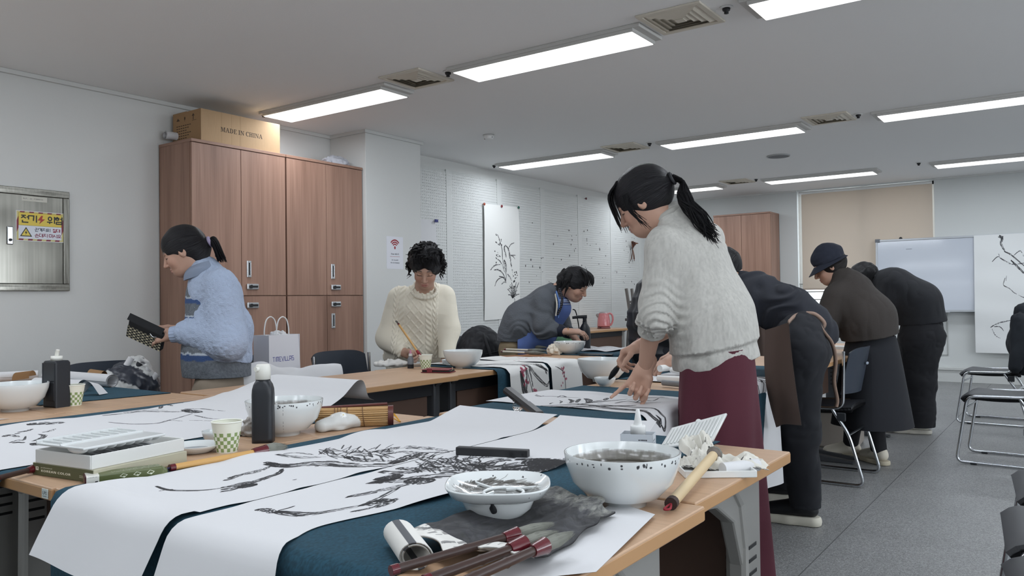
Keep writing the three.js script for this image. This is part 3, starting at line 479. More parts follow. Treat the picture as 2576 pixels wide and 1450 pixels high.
// the skin figure: one continuous surface (coarse body, finer head and hands joined into one geometry)
function skinBody(J, hands = [], tone = 1, cellHead = 0.0034) {
  const S = SKIN.map((v) => v * tone), flat = () => S, P = [], sh = J.shR.clone().sub(J.shL).normalize();
  P.push(cone(J.pelvis, J.waist, 0.1 * (J.slim || 1), 0.085 * (J.slim || 1), 0.05, { s: sh, q: 1.3 }), cone(J.waist, J.chest, 0.085, 0.1, 0.05, { s: sh, q: 1.35 }), cone(J.chest, J.neck, 0.095, 0.05, 0.05), cone(J.shL, J.shR, 0.05, 0.05, 0.05));
  for (const k of ['L', 'R']) P.push(cone(J['sh' + k], J['el' + k], 0.042, 0.036), cone(J['el' + k], J['wr' + k], 0.039 * (J.arm || 1), 0.0245, 0.03), cone(J['hip' + k], J['kn' + k], 0.052, 0.042, 0.04), cone(J['kn' + k], J['an' + k], 0.05, 0.034), cone(J['an' + k], J['to' + k], 0.034, 0.028));
  P.push(cone(J.neck, J.head.at(0, -0.055, -0.022), 0.052 * J.head.s, 0.049 * J.head.s));
  const out = [blob(P, 0.0095, { color: flat }), blob(headPrims(J.head, J.neck, 0.052 * J.head.s), cellHead, { color: faceColor(J.head, tone) })];
  for (const h of hands) out.push(blob(h.P, 0.0032, { color: (x, y, z) => S }));
  return merge(out);
}
const hairBump = tex(128, 256, (u, v) => { const n = 255 * tn(u * 64, v * 3, [64, 3], 5) * 0.6 + 100 * tn(u * 128, v * 6, [128, 6], 6); return [n, n, n]; }, false);
const hairMat = (c = 0x16161a) => phys({ color: c, roughness: 0.42, sheen: 0.2, specularIntensity: 0.6, bumpMap: rep(hairBump, 3, 2), bumpScale: 0.003 });
// cap of hair over the skull, the face left free: plane -> ny*y + nz*z < d keeps hair
function hairCap(h, r, c, plane, amp, freq, extra = [], cell = 0.0045) {
  const s = h.s, P = [ell(h.at(...c), r.map((v) => v * s), 0.02, [h.X, h.Y, h.Z]), ...extra];
  const g = blob(P, cell, { pad: 0.02 + amp, disp: (x, y, z) => { const [a, b, d] = h.loc(x, y, z), th = atan2(a, b - 0.02); return amp * (0.65 * noise3(th * freq, d * freq * 2.5, 3.1) + 0.45 * noise3(x * freq * 22, y * freq * 22, z * freq * 22)); }, clip: plane ? (x, y, z) => { const [a, b, d] = h.loc(x, y, z); return (plane[0] * b + plane[1] * d + (plane[3] || 0) * abs(a) - plane[2]) * s + 0.004 * noise3(a * 160, b * 40, d * 40); } : null, lip: 1.6 });
  const p = g.attributes.position, u = g.attributes.uv; for (let i = 0; i < p.count; i++) { const [a, b, d] = h.loc(p.getX(i), p.getY(i), p.getZ(i)); u.setXY(i, atan2(a, b - 0.02) / 2, d * 3); } return g;
}
const lock = (pts, r0, r1 = 0.0006, seg = 12, flat = 0.6) => { const n = seg; return sweep(spline(pts, n), (t) => lerp(r0, r1, t * t), 5, false, flat); };
function fabricBump(kind) {
  if (kind === 'rib') return tex(64, 64, (u, v) => { const n = 128 + 110 * sin(u * 2 * PI * 4) + 12 * sin(v * 2 * PI * 16); return [n, n, n]; }, false);
  if (kind === 'fleece') return tex(256, 256, (u, v) => { const n = 128 + 120 * (tn(u * 60, v * 60, 60, 3) - 0.5) + 100 * (tn(u * 128, v * 128, 128, 4) - 0.5); return [n, n, n]; }, false);
  return tex(128, 128, (u, v) => { const n = 128 + 50 * sin(u * 2 * PI * 32) * sin(v * 2 * PI * 32) + 60 * (tn(u * 64, v * 64, 64, 6) - 0.5); return [n, n, n]; }, false);
}
const FB = { weave: fabricBump('weave'), fleece: fabricBump('fleece'), rib: fabricBump('rib') };
const cloth = (color, o = {}) => phys({ color, roughness: 0.92, sheen: 0.25, sheenRoughness: 0.6, bumpMap: rep(o.b || FB.weave, o.r || 5), bumpScale: o.h || 0.0008, ...(o.m || {}) });
const wrinkle = (amp, fx, fy, seed = 0) => (x, y, z) => { const a = noise3(x * fx + seed, y * fy, z * fx), b = noise3(x * fx * 2.1 + 7, y * fy * 1.7 + seed, z * fx * 2.1); return amp * (a * 0.65 + (0.5 - abs(b)) * 0.5); };
// a skirt or wide trouser leg with hanging folds: rings between centre lines
function flare(c0, c1, r0, r1, sx, folds, amp, n = 64, m = 26, ph = 0, q = 1.15) {
  const X = sx.clone().normalize(), Z = V(0, 1, 0).cross(X).normalize(); return sheet((u, v) => { const a = u * 2 * PI, t = v, c = c0.clone().lerp(c1, t), r = lerp(r0, r1, pow(t, 0.8)), w = amp * t * (sin(a * folds + ph) * 0.7 + 0.5 * sin(a * (folds * 2 - 3) + ph * 2 + t)); return c.addScaledVector(X, cos(a) * (r * q + w)).addScaledVector(Z, sin(a) * (r + w)); }, n, m, 0.004, 1.4, c0.distanceTo(c1));
}
function shoe(ankle, toe, m, soleM, o = {}) {   // returns geometries: upper, sole
  const d = toe.clone().sub(ankle); d.y = 0; const L = o.len || 0.25; d.normalize(); const s = V(d.z, 0, -d.x), heel = V(ankle.x, 0, ankle.z).addScaledVector(d, -0.065), at = (l, y, w = 0) => heel.clone().addScaledVector(d, l * L).addScaledVector(s, w).setY(y), h = o.h || 0.035;
  const up = blob([cone(at(0.14, h + 0.03), at(0.32, h + 0.045), 0.036, 0.04, 0.03), cone(at(0.32, h + 0.04), at(0.85, h + 0.008), 0.044, 0.038, 0.03), cone(at(0.2, h + 0.05), at(0.24, h + 0.075), 0.036, 0.036, 0.02)], 0.006, { clip: (x, y, z) => h - 0.006 - y });
  const sole = blob([cone(at(0.12, h * 0.5), at(0.5, h * 0.5), 0.044, 0.044, 0.02), cone(at(0.5, h * 0.5), at(0.86, h * 0.5), 0.047, 0.046, 0.02)], 0.006, { clip: (x, y, z) => max(y - h, -y + 0.001) });
  return { up, sole, at };
}
function person(label, J, hands, tone) { const t = thing('person', label, 'person', [J.base.x, 0, J.base.z]); t.userData.off = undefined; delete t.userData.off; t.J = J; const g = skinBody(J, hands, tone); g.translate(-J.base.x, 0, -J.base.z); part(t, 'body', g, M.skin); t.wear = (name, geo, m, lb) => { const q = Array.isArray(geo) ? merge(geo) : geo; q.translate(-J.base.x, 0, -J.base.z); return part(t, name, q, m, lb); }; return t; }
// ---------- people ----------
const UP = V(0, 1, 0), off = (p, v, d) => p.clone().addScaledVector(v, d);
function legs(J, f, feet, spread = 0.085) {   // f: facing; feet: [left, right] floor points under the ankles
  const left = UP.clone().cross(f).normalize();
  for (const [k, sg, fp] of [['L', 1, feet[0]], ['R', -1, feet[1]]]) { J['hip' + k] = off(J.pelvis, left, sg * spread); J['an' + k] = V(fp.x, 0.085, fp.z); J['kn' + k] = off(J['hip' + k].clone().lerp(J['an' + k], 0.5), f, 0.02); J['to' + k] = off(V(fp.x, 0.035, fp.z), f, 0.14); }
  return left;
}
// cuts a sleeve open at the wrist, only close to it
const cutAt = (w, d, back, r = 0.13) => (x, y, z) => { const dx = x - w.x, dy = y - w.y, dz = z - w.z; return dx * dx + dy * dy + dz * dz > r * r ? -1 : dx * d.x + dy * d.y + dz * d.z + back; };
const pants = (J, r0, r1, r2, o = {}) => blob([cone(J.pelvis, off(J.pelvis, UP, 0.07), r0 * 1.12, r0 * 1.02, 0.05, { s: J.left, q: 1.3 }), ...['L', 'R'].flatMap((k) => [cone(J['hip' + k], J['kn' + k], r0, r1, 0.05, {}), cone(J['kn' + k], off(J['an' + k], UP, o.up || 0.0), r1, r2, 0.04, {})])], 0.0085, { disp: wrinkle(o.amp || 0.008, 9, 14, o.seed || 1), clip: (x, y, z) => max((o.floor || 0.045) - y, o.top ? y - o.top : -1), pad: 0.04 });
const feetOf = (t, J, m, sm, o) => { for (const k of ['L', 'R']) { const s = shoe(J['an' + k], J['to' + k], m, sm, o), p = t.wear('shoe', s.up, m); p.userData.label = o.label; const q = s.sole; q.translate(-J.base.x, 0, -J.base.z); part(p, 'sole', q, sm); } };

// --- the woman in the light grey sweatshirt and maroon skirt
{
  const f = cdir(-0.88, 0, -0.47), J = {}; J.slim = 0.72; J.pelvis = atD(1812, 945, 2.785); J.base = V(J.pelvis.x, 0, J.pelvis.z); J.waist = atD(1795, 850, 2.82); J.chest = atD(1738, 655, 2.86); J.neck = atD(1694, 560, 2.87);
  J.head = headFrame(atD(1621, 513, 2.9), cdir(-0.80, -0.44, -0.38), cdir(-0.30, 0.93, -0.1), 0.99);
  J.shL = atD(1676, 622, 2.73); J.elL = atD(1646, 795, 2.72); J.wrL = atD(1622, 926, 2.84); J.shR = atD(1772, 608, 3.02); J.elR = atD(1752, 790, 3.06); J.wrR = atD(1614, 868, 3.2); J.arm = 1.0;
  const b = J.base; J.left = legs(J, f, [off(off(b, UP.clone().cross(f), 0.1), f, 0.0), off(b, UP.clone().cross(f), -0.1)], 0.06);
  const hl = handPrims(J.wrL, cdir(-0.42, -0.88, -0.1), cdir(-0.1, 0.0, 1), cdir(1, -0.2, 0), [[0.1, 1.0, 1.5, 0.8], [0.0, 1.05, 1.5, 0.8], [-0.1, 1.0, 1.45, 0.7], [-0.5, 0.15, 0.1, 0.05]], 1.04, [0.22, 0.2, 0.2]);
  const hr = handPrims(J.wrR, cdir(-0.86, -0.48, -0.2), cdir(-0.2, -0.75, 0.55), cdir(-0.3, 0.3, 0.9), [[0, 0.6, 0.9, 0.5], [0, 0.7, 1.0, 0.5], [0, 0.85, 1.1, 0.5], [0, 0.95, 1.1, 0.6]], 1.0, [0.5, 0.65, 0.3]);
  const t = person('young woman in pale grey sweatshirt and maroon skirt, with long dark ponytail, pointing', J, [hl, hr], 1.06);
  const sA = J.shR.clone().sub(J.shL).normalize(), grey = lin(0xc3c1bb), dk = lin(0xadaba6);
  const heather = (x, y, z) => { const n = noise3(x * 170, y * 40, z * 170) * 0.5 + noise3(x * 420, y * 110, z * 420) * 0.5; return mixc(grey, dk, clamp(0.35 + n * 0.9)); };
  const bend = (tc, ox, oy, oz) => 0.011 * sin(tc * 17 + ox * 30 + oy * 10) * smooth(0, 0.3, tc);
  const torso = [cone(atD(1803, 890, 2.80), atD(1790, 800, 2.82), 0.142, 0.137, 0.06, { s: sA, q: 1.42 }), cone(atD(1790, 800, 2.82), J.chest, 0.132, 0.118, 0.06, { s: sA, q: 1.42, q2: 1.5 }), cone(J.chest, atD(1706, 585, 2.88), 0.112, 0.062, 0.06, { s: sA, q: 1.4, q2: 1.1 }), cone(J.shL, J.shR, 0.062, 0.062, 0.06), cone(atD(1778, 875, 2.83), atD(1744, 915, 2.86), 0.122, 0.09, 0.06, { s: sA, q: 1.2 }), cone(J.chest, atD(1690, 552, 2.88), 0.09, 0.068, 0.05), cone(atD(1815, 880, 2.8), atD(1835, 905, 2.8), 0.11, 0.1, 0.06)];
  const sleeve = (s, e, w) => [cone(s, e, 0.066, 0.061, 0.035), cone(e, e.clone().lerp(w, 0.2), 0.066, 0.05, 0.03, { rip: (tc, ox, oy, oz) => 0.008 * sin(tc * 14 + ox * 40) })];
  const hemN = cdir(-0.19, 0.98, 0), hemP = atD(1806, 914, 2.81), ribP = atD(1806, 876, 2.81);
  const folds = (x, y, z) => {
    const q = V(x, y, z); let d = 0.016 * (0.42 - abs(noise3(x * 7 + y * 4, y * 2.6 - x * 4, z * 7))) + 0.004 * noise3(x * 24, y * 13, z * 24);
    const e = q.distanceTo(J.elL); d += 0.010 * exp(-((e / 0.08) ** 2)) * sin((y - J.elL.y) * 175 + 14 * noise3(x * 13, y * 6, z * 13)) ;
    const r = q.clone().sub(ribP).dot(hemN); if (r < 0.012) d += 0.011 * smooth(0.012, 0.0, r) + (r < 0 ? 0.001 : 0.004); return d;
  };
  const shirt = blob([...torso, ...sleeve(J.shL, J.elL, J.wrL), ...sleeve(J.shR, J.elR, J.wrR)], 0.0068, { disp: folds, color: heather, pad: 0.05, clip: (x, y, z) => -V(x, y, z).sub(hemP).dot(hemN) });
  wrapUV(shirt, J.chest.x, J.chest.z); t.wear('sweatshirt', shirt, cloth(0xffffff, { m: { vertexColors: true }, r: 6 }));
  const cuffD = J.wrL.clone().sub(J.elL).normalize();
  t.wear('cuff', [sweep([off(J.elL, cuffD, 0.03), off(J.elL, cuffD, 0.045), off(J.elL, cuffD, 0.062), off(J.elL, cuffD, 0.072)], (q) => 0.0505 - 0.003 * q, 28, true)], cloth(0xb2b0aa, { b: FB.rib, r: 3 }));
  t.wear('neckband', [new THREE.TorusGeometry(0.058, 0.013, 8, 40).applyQuaternion(new THREE.Quaternion().setFromUnitVectors(V(0, 0, 1), cdir(-0.5, 0.86, -0.2))).translate(...atD(1682, 545, 2.885).toArray())], cloth(0xb2b0aa, { b: FB.rib }));
  const c0 = atD(1812, 872, 2.77);
  t.wear('skirt', flare(off(c0, CR, -0.012), off(V(c0.x, 0.13, c0.z), CR, -0.02), 0.118, 0.158, sA, 5, 0.026, 120, 30, 0.9, 1.12), cloth(0x52222f, { m: { sheenColor: new THREE.Color(0x8a3a4a), side: THREE.DoubleSide } }));
  feetOf(t, J, mat({ color: 0x2a2a2d }), mat({ color: 0xd9d6cd }), {});
  // hair: cap, bangs, ponytail of separate locks
  const h = J.head, r = rng(5), g = [hairCap(h, [0.089, 0.104, 0.112], [0, 0.036, -0.018], [-0.5, 0.86, 0.052, -0.28], 0.004, 1.6)];
  const tie = h.at(0, 0.03, -0.132);
  for (let i = 0; i < 150; i++) { const a = r() * 2 * PI, w = sqrt(r()) * 0.024, sx = cos(a) * w, sz = sin(a) * w, L = 0.78 + r() * 0.28, end = atD(1788 + (r() - 0.5) * 46 + (L - 0.9) * 60, 590 + (L - 0.9) * 190 + (r() - 0.5) * 22, 2.76 + (r() - 0.5) * 0.04), m1 = atD(1722 + (r() - 0.5) * 34, 500 + (r() - 0.5) * 18, 2.80 + sz), m2 = atD(1760 + (r() - 0.5) * 40, 550 + (r() - 0.5) * 22, 2.77 + sz * 0.7); g.push(lock([off(off(tie, CR, sx * 0.5), UP, sz * 0.5), off(tie, cdir(1, -0.35, 0), 0.035).addScaledVector(CT, sx), m1, m2, end], 0.0055, 0.0007, 11)); }
  for (let i = 0; i < 34; i++) { const a = -0.9 + 1.8 * r(), y0 = 0.1; g.push(lock([h.at(sin(a) * 0.05, 0.125 - abs(a) * 0.012, 0.02 + cos(a) * 0.03), h.at(sin(a) * 0.085, 0.08, 0.07 + cos(a) * 0.03), h.at(sin(a) * 0.098, 0.02 + r() * 0.02, 0.085 + cos(a) * 0.025), h.at(sin(a) * 0.095, -0.02 - r() * 0.04, 0.088 + cos(a) * 0.03)], 0.0045, 0.0006, 9)); }
  for (let i = 0; i < 14; i++) for (const sg of [1, -1]) g.push(lock([h.at(sg * 0.082, 0.05, 0.015 + i * 0.002), h.at(sg * 0.086, 0.0, 0.03 + 0.02 * r()), h.at(sg * 0.08, -0.06 - 0.05 * r(), 0.03 * r())], 0.003, 0.0005, 8));
  t.wear('hair', g, hairMat(0x1b1a1e), 'long black hair tied in a low ponytail');
  { const band = new THREE.TorusGeometry(0.02, 0.006, 8, 20).applyQuaternion(new THREE.Quaternion().setFromUnitVectors(V(0, 0, 1), h.Z)).translate(...tie.toArray()); t.wear('hair_tie', band, mat({ color: 0x202226 })); }
}
// --- the woman in the pale blue fleece, holding the checked pouch
{
  const f = cdir(-1, 0, 0.05), J = {}; J.pelvis = atD(556, 975, 4.02); J.base = V(J.pelvis.x, 0, J.pelvis.z); J.waist = atD(546, 885, 4.02); J.chest = atD(533, 745, 4.02); J.neck = atD(508, 675, 4.02);
  J.head = headFrame(atD(462, 636, 4.0), cdir(-0.9, -0.4, 0.16), cdir(-0.28, 0.93, 0.05), 1.0);
  J.shL = atD(556, 718, 3.9); J.elL = atD(574, 862, 3.84); J.wrL = atD(436, 842, 3.93); J.shR = atD(520, 716, 4.18); J.elR = atD(540, 850, 4.26); J.wrR = atD(440, 832, 4.1); J.arm = 1;
  const lf = UP.clone().cross(f).normalize(); J.left = legs(J, f, [off(J.base, lf, 0.1), off(J.base, lf, -0.1)]);
  const hl = handPrims(J.wrL, cdir(-0.97, -0.12, 0.1), cdir(0, -0.5, -0.8), cdir(-0.1, 0.85, -0.5), [[0, 0.35, 0.5, 0.3], [0, 0.4, 0.5, 0.3], [0, 0.45, 0.55, 0.3], [0, 0.5, 0.6, 0.3]], 0.98, [0.4, 0.7, 0.2]);
  const hr = handPrims(J.wrR, cdir(-0.97, -0.1, -0.1), cdir(0, -0.5, 0.8), cdir(-0.1, 0.85, 0.5), CURL.relax, 0.96, [0.4, 0.6, 0.2]);
  const t = person('woman in pale blue fleece over striped jumper, holding a checked pouch', J, [hl, hr], 0.98);
  const sA = J.shR.clone().sub(J.shL).normalize(), base = atD(556, 960, 4.02);
  const gr = lin(0x70767d), bl = lin(0x39527f), wh = lin(0xb9c2cc);
  const stripe = (x, y, z) => { const n = 0.012 * noise3(x * 30, y * 30, z * 30), w = ((y + n * 0.4) % 0.092 + 0.092) % 0.092 / 0.092; let c = mixc(gr, lin(0x5e646b), clamp(0.5 + noise3(x * 150, y * 150, z * 150))); if (y < base.y + 0.095) return c; if (w < 0.3) c = bl; else if (w < 0.4) c = wh; return c; };
  t.wear('striped_jumper', wrapUV(blob([cone(atD(556, 952, 4.02), atD(548, 885, 4.02), 0.135, 0.15, 0.06, { s: sA, q: 1.28 }), cone(atD(540, 885, 4.02), J.chest, 0.152, 0.118, 0.06, { s: sA, q: 1.28 }), cone(J.chest, J.neck, 0.11, 0.058, 0.05), cone(atD(536, 935, 4.02), atD(548, 946, 4.02), 0.145, 0.145, 0.04, { s: sA, q: 1.25 })], 0.006, { color: stripe, disp: wrinkle(0.006, 12, 8, 3), clip: (x, y, z) => base.y + 0.028 - y }), J.chest.x, J.chest.z), cloth(0xffffff, { m: { vertexColors: true }, b: FB.fleece, r: 4, h: 0.002 }));
  const openN = cdir(-0.93, -0.27, 0.25), openP = atD(497, 800, 4.0), hemN = cdir(0.44, 0.9, 0), hemP = atD(590, 894, 4.0);
  const jacket = blob([cone(atD(560, 900, 4.02), atD(553, 830, 4.02), 0.146, 0.146, 0.06, { s: sA, q: 1.3 }), cone(atD(553, 830, 4.02), atD(537, 742, 4.02), 0.146, 0.126, 0.06, { s: sA, q: 1.25 }), cone(atD(538, 735, 4.02), atD(514, 680, 4.02), 0.125, 0.075, 0.05), cone(J.shL, J.elL, 0.085, 0.078, 0.05), cone(J.elL, atD(470, 838, 3.91), 0.08, 0.062, 0.05), cone(atD(470, 838, 3.91), atD(450, 840, 3.92), 0.05, 0.044, 0.02), cone(J.shR, J.elR, 0.085, 0.075, 0.05), cone(J.elR, atD(462, 834, 4.1), 0.075, 0.05, 0.04)], 0.0072, { pad: 0.05, disp: (x, y, z) => 0.012 * (0.5 - abs(noise3(x * 10, y * 7, z * 10))) + 0.003 * noise3(x * 70, y * 70, z * 70), clip: (x, y, z) => { const q = V(x, y, z), nearArm = min(evalPrim(cone(J.elL, J.wrL, 0.1, 0.09), x, y, z), evalPrim(cone(J.elR, J.wrR, 0.09, 0.085), x, y, z), evalPrim(cone(J.shL, J.elL, 0.088, 0.085), x, y, z)); const wrist = q.clone().sub(atD(448, 840, 3.92)).dot(cdir(-1, 0, 0)); const body = max(q.clone().sub(openP).dot(openN), -q.clone().sub(hemP).dot(hemN)); return max(wrist, min(body, nearArm)); } });
  t.wear('fleece_jacket', wrapUV(jacket, J.chest.x, J.chest.z), cloth(0xa9b7cf, { b: FB.fleece, r: 5, h: 0.003 }));
  t.wear('collar', sheet((u, v) => { const a = -2.3 + u * 4.6, r0 = 0.064 + v * 0.024 + 0.008 * sin(v * PI); return off(atD(516, 676, 4.02), UP, 0.04 - v * 0.06 - 0.05 * (1 - cos(a)) * 0.5).addScaledVector(f, cos(a) * -r0).addScaledVector(lf, sin(a) * r0).addScaledVector(f, 0.02 - 0.0 * v); }, 40, 10, 0.012), cloth(0xa9b7cf, { b: FB.fleece, r: 5, h: 0.003 }));
  const wd = cdir(-0.98, -0.1, 0.05); t.wear('cuff', sweep([0, 0.02, 0.045, 0.06].map((d) => off(atD(462, 839, 3.915), wd, d)), (q) => 0.045 - 0.006 * q, 30), cloth(0xa4b2ca, { b: FB.rib, r: 4, h: 0.002 }));
  t.wear('trousers', pants(J, 0.105, 0.085, 0.075, { amp: 0.01, seed: 4 }), cloth(0x8c7f70));
  feetOf(t, J, mat({ color: 0x3a3b40 }), mat({ color: 0xcfccc4 }), {});
  const h = J.head, r = rng(9), g = [hairCap(h, [0.085, 0.1, 0.108], [0, 0.036, -0.018], [-0.5, 0.86, 0.052, -0.34], 0.0035, 1.5, [cone(h.at(0, -0.015, -0.075), h.at(0, -0.075, -0.055), 0.058, 0.042, 0.03, { s: h.X, q: 1.1 })])];
  const tie = h.at(0, 0.0, -0.137), tail = cdir(0.75, -0.62, 0);
  for (let i = 0; i < 90; i++) { const a = r() * 6.28, w = sqrt(r()), o = off(off(tie, CT, cos(a) * w * 0.012), UP, sin(a) * w * 0.012), m = off(off(off(tie, tail, 0.028), CT, cos(a) * w * 0.03), UP, sin(a) * w * 0.03 + 0.012), e = off(off(off(tie, cdir(0.45, -0.9, 0), 0.085 + r() * 0.035), CT, cos(a) * w * 0.026), CR, sin(a) * w * 0.026 + 0.012); g.push(lock([o, m, e], 0.006, 0.001, 9)); }
  t.wear('hair', g, hairMat(0x17161a), 'black hair in a short ponytail');
  t.wear('scrunchie', new THREE.TorusGeometry(0.02, 0.0095, 10, 26).applyQuaternion(new THREE.Quaternion().setFromUnitVectors(V(0, 0, 1), h.Z)).translate(...tie.toArray()), cloth(0xa79bb8), 'lilac scrunchie');
}
// --- the woman in the cream cable-knit jumper
{
  const f = cdir(0.05, 0, 1), J = {}; J.pelvis = atD(1050, 940, 5.14); J.base = V(J.pelvis.x, 0, J.pelvis.z); J.waist = atD(1052, 875, 5.06); J.chest = atD(1062, 770, 4.93); J.neck = atD(1068, 718, 4.86);
  J.head = headFrame(atD(1071, 677, 4.77), cdir(0.0, -0.5, 0.86), cdir(0.06, 0.9, 0.4), 1.0);
  J.shR = atD(1005, 752, 4.93); J.elR = atD(978, 850, 4.93); J.wrR = atD(1018, 888, 4.78); J.shL = atD(1116, 747, 4.93); J.elL = atD(1129, 830, 4.92); J.wrL = atD(1121, 905, 4.85);
  const lf = UP.clone().cross(f).normalize(); J.left = legs(J, f, [off(J.base, lf, 0.1), off(J.base, lf, -0.1)]);
  const hr = handPrims(J.wrR, cdir(0.92, -0.3, 0.3), cdir(-0.1, -0.6, 0.8), cdir(0.3, 0.75, 0.55), CURL.grip, 0.95, [0.5, 0.7, 0.2]), hl = handPrims(J.wrL, cdir(0.1, -0.75, 0.6), cdir(0, -0.6, -0.7), cdir(-1, 0, 0.2), CURL.relax, 0.95);
  const t = person('woman in cream cable-knit jumper with short curly black hair, holding a brush', J, [hr, hl], 0.86);
  const sA = lf, cream = 0xe6dfce;
  const cR = cutAt(J.wrR, cdir(0.92, -0.3, 0.3), 0.012, 0.09), cL = cutAt(J.wrL, cdir(0, -1, 0), 0.012, 0.09);
  const body = blob([cone(atD(1050, 905, 5.1), J.waist, 0.155, 0.16, 0.06, { s: sA, q: 1.3 }), cone(J.waist, J.chest, 0.16, 0.125, 0.06, { s: sA, q: 1.25, q2: 1.4 }), cone(J.chest, atD(1068, 728, 4.9), 0.115, 0.075, 0.05, { s: sA, q: 1.4, q2: 1 }), cone(J.shR, J.elR, 0.076, 0.075, 0.045), cone(J.elR, atD(1012, 883, 4.8), 0.075, 0.045, 0.04), cone(J.shL, J.elL, 0.076, 0.068, 0.045), cone(J.elL, atD(1122, 898, 4.86), 0.068, 0.048, 0.04)], 0.0056, { pad: 0.05, disp: (x, y, z) => { const c = J.waist, xl = (x - c.x) * CR.x + (z - c.z) * CR.z - (y - c.y) * 0.05, fr = (x - c.x) * CT.x + (z - c.z) * CT.z; let k = 0; if (fr > -0.03 && y > c.y - 0.06) { const ax = abs(xl), w = 0.05 * abs((((y / 0.12) % 1) + 1) % 1 * 2 - 1), w2 = 0.05 - w; k = max(smooth(0.009, 0.003, abs(ax - w)), 0.8 * smooth(0.008, 0.002, abs(ax - w2)) * (ax < 0.055 ? 1 : 0)); if (ax > 0.066 && ax < 0.1) k = 0.5 + 0.5 * sin(y * 190 + (ax - 0.083) * 160); if (ax > 0.108 && ax < 0.136) k = 0.5 + 0.5 * sin(y * 190 - abs(ax - 0.122) * 330); } return -0.0055 * k + 0.006 * (0.5 - abs(noise3(x * 9, y * 7, z * 9))); }, clip: (x, y, z) => max(cR(x, y, z), cL(x, y, z), 0.06 - V(x, y, z).distanceTo(off(J.neck, f, 0.03)) - (y < J.neck.y - 0.02 ? 1 : 0)) });
  { const p = body.attributes.position, u = body.attributes.uv, c = atD(1060, 800, 4.93); for (let i = 0; i < p.count; i++) { const x = (p.getX(i) - c.x) * CR.x + (p.getZ(i) - c.z) * CR.z; const ax = x / 0.42 + 0.52; u.setXY(i, clamp(ax, 0.02, 0.98), (p.getY(i) - c.y) / 0.62); } }
  t.wear('cable_jumper', body, phys({ color: cream, roughness: 0.95, sheen: 0.3, bumpMap: rep(FB.weave, 14), bumpScale: 0.0012 }));
  t.wear('neckband', new THREE.TorusGeometry(0.074, 0.011, 10, 44).scale(1, 0.9, 1).applyQuaternion(new THREE.Quaternion().setFromUnitVectors(V(0, 0, 1), cdir(0, 0.78, 0.62))).translate(...atD(1068, 733, 4.84).toArray()), cloth(cream, { b: FB.rib, r: 6, h: 0.003 }));
  const wc = atD(1050, 912, 5.1); t.wear('waist_rib', blob([cone(wc, off(wc, UP, 0.035), 0.158, 0.17, 0.02, { s: sA, q: 1.28 })], 0.008, { disp: (x, y, z) => { const a = atan2((x - wc.x) * CR.x + (z - wc.z) * CR.z, (x - wc.x) * CT.x + (z - wc.z) * CT.z); return 0.0045 * sin(a * 70); }, clip: (x, y, z) => max(wc.y - 0.05 - y, y - wc.y - 0.06) }), cloth(cream));
  t.wear('trousers', pants(J, 0.1, 0.075, 0.06, { seed: 2 }), cloth(0x1d2026));
  feetOf(t, J, mat({ color: 0x26262a }), mat({ color: 0xbdbab3 }), {});
  const h = J.head, r = rng(21), g = [hairCap(h, [0.1, 0.108, 0.112], [0, 0.045, -0.022], [-0.62, 0.78, 0.036, -0.3], 0.012, 2.6)];
  for (let i = 0; i < 300; i++) { const a = r() * 6.283, v = -0.55 + 1.55 * r(), q = sqrt(max(0, 1 - v * v)), dx = sin(a) * q, dz = cos(a) * q; if (dz > 0.25 && v < 0.62) continue; const o = h.at(dx * 0.1, 0.045 + v * 0.106, -0.022 + dz * 0.112), n = h.at(dx, v, dz).sub(h.c).normalize(), sd = n.clone().cross(UP).normalize(), pts = [], tw = r() * 6.28, R = 0.009 + r() * 0.009; for (let k = 0; k < 7; k++) pts.push(off(off(off(o, n, 0.003 + 0.004 * k * r() + R * cos(tw + k * 1.25) * 0.6), UP, -k * 0.0085 + (v > 0.6 ? 0.004 * k : 0)), sd, R * sin(tw + k * 1.25) + (v > 0.6 ? k * 0.004 * (tw - 3) : 0))); g.push(lock(pts, 0.0058, 0.0014, 14)); }
  for (let i = 0; i < 26; i++) { const x = -0.06 + 0.12 * r(); g.push(lock([h.at(x, 0.125, 0.03), h.at(x * 1.25, 0.11, 0.08), h.at(x * 1.4 + 0.01, 0.075 - r() * 0.015, 0.097)], 0.0055, 0.001, 8)); }
  t.wear('hair', g, hairMat(0x1a191c), 'short curly black hair');
}
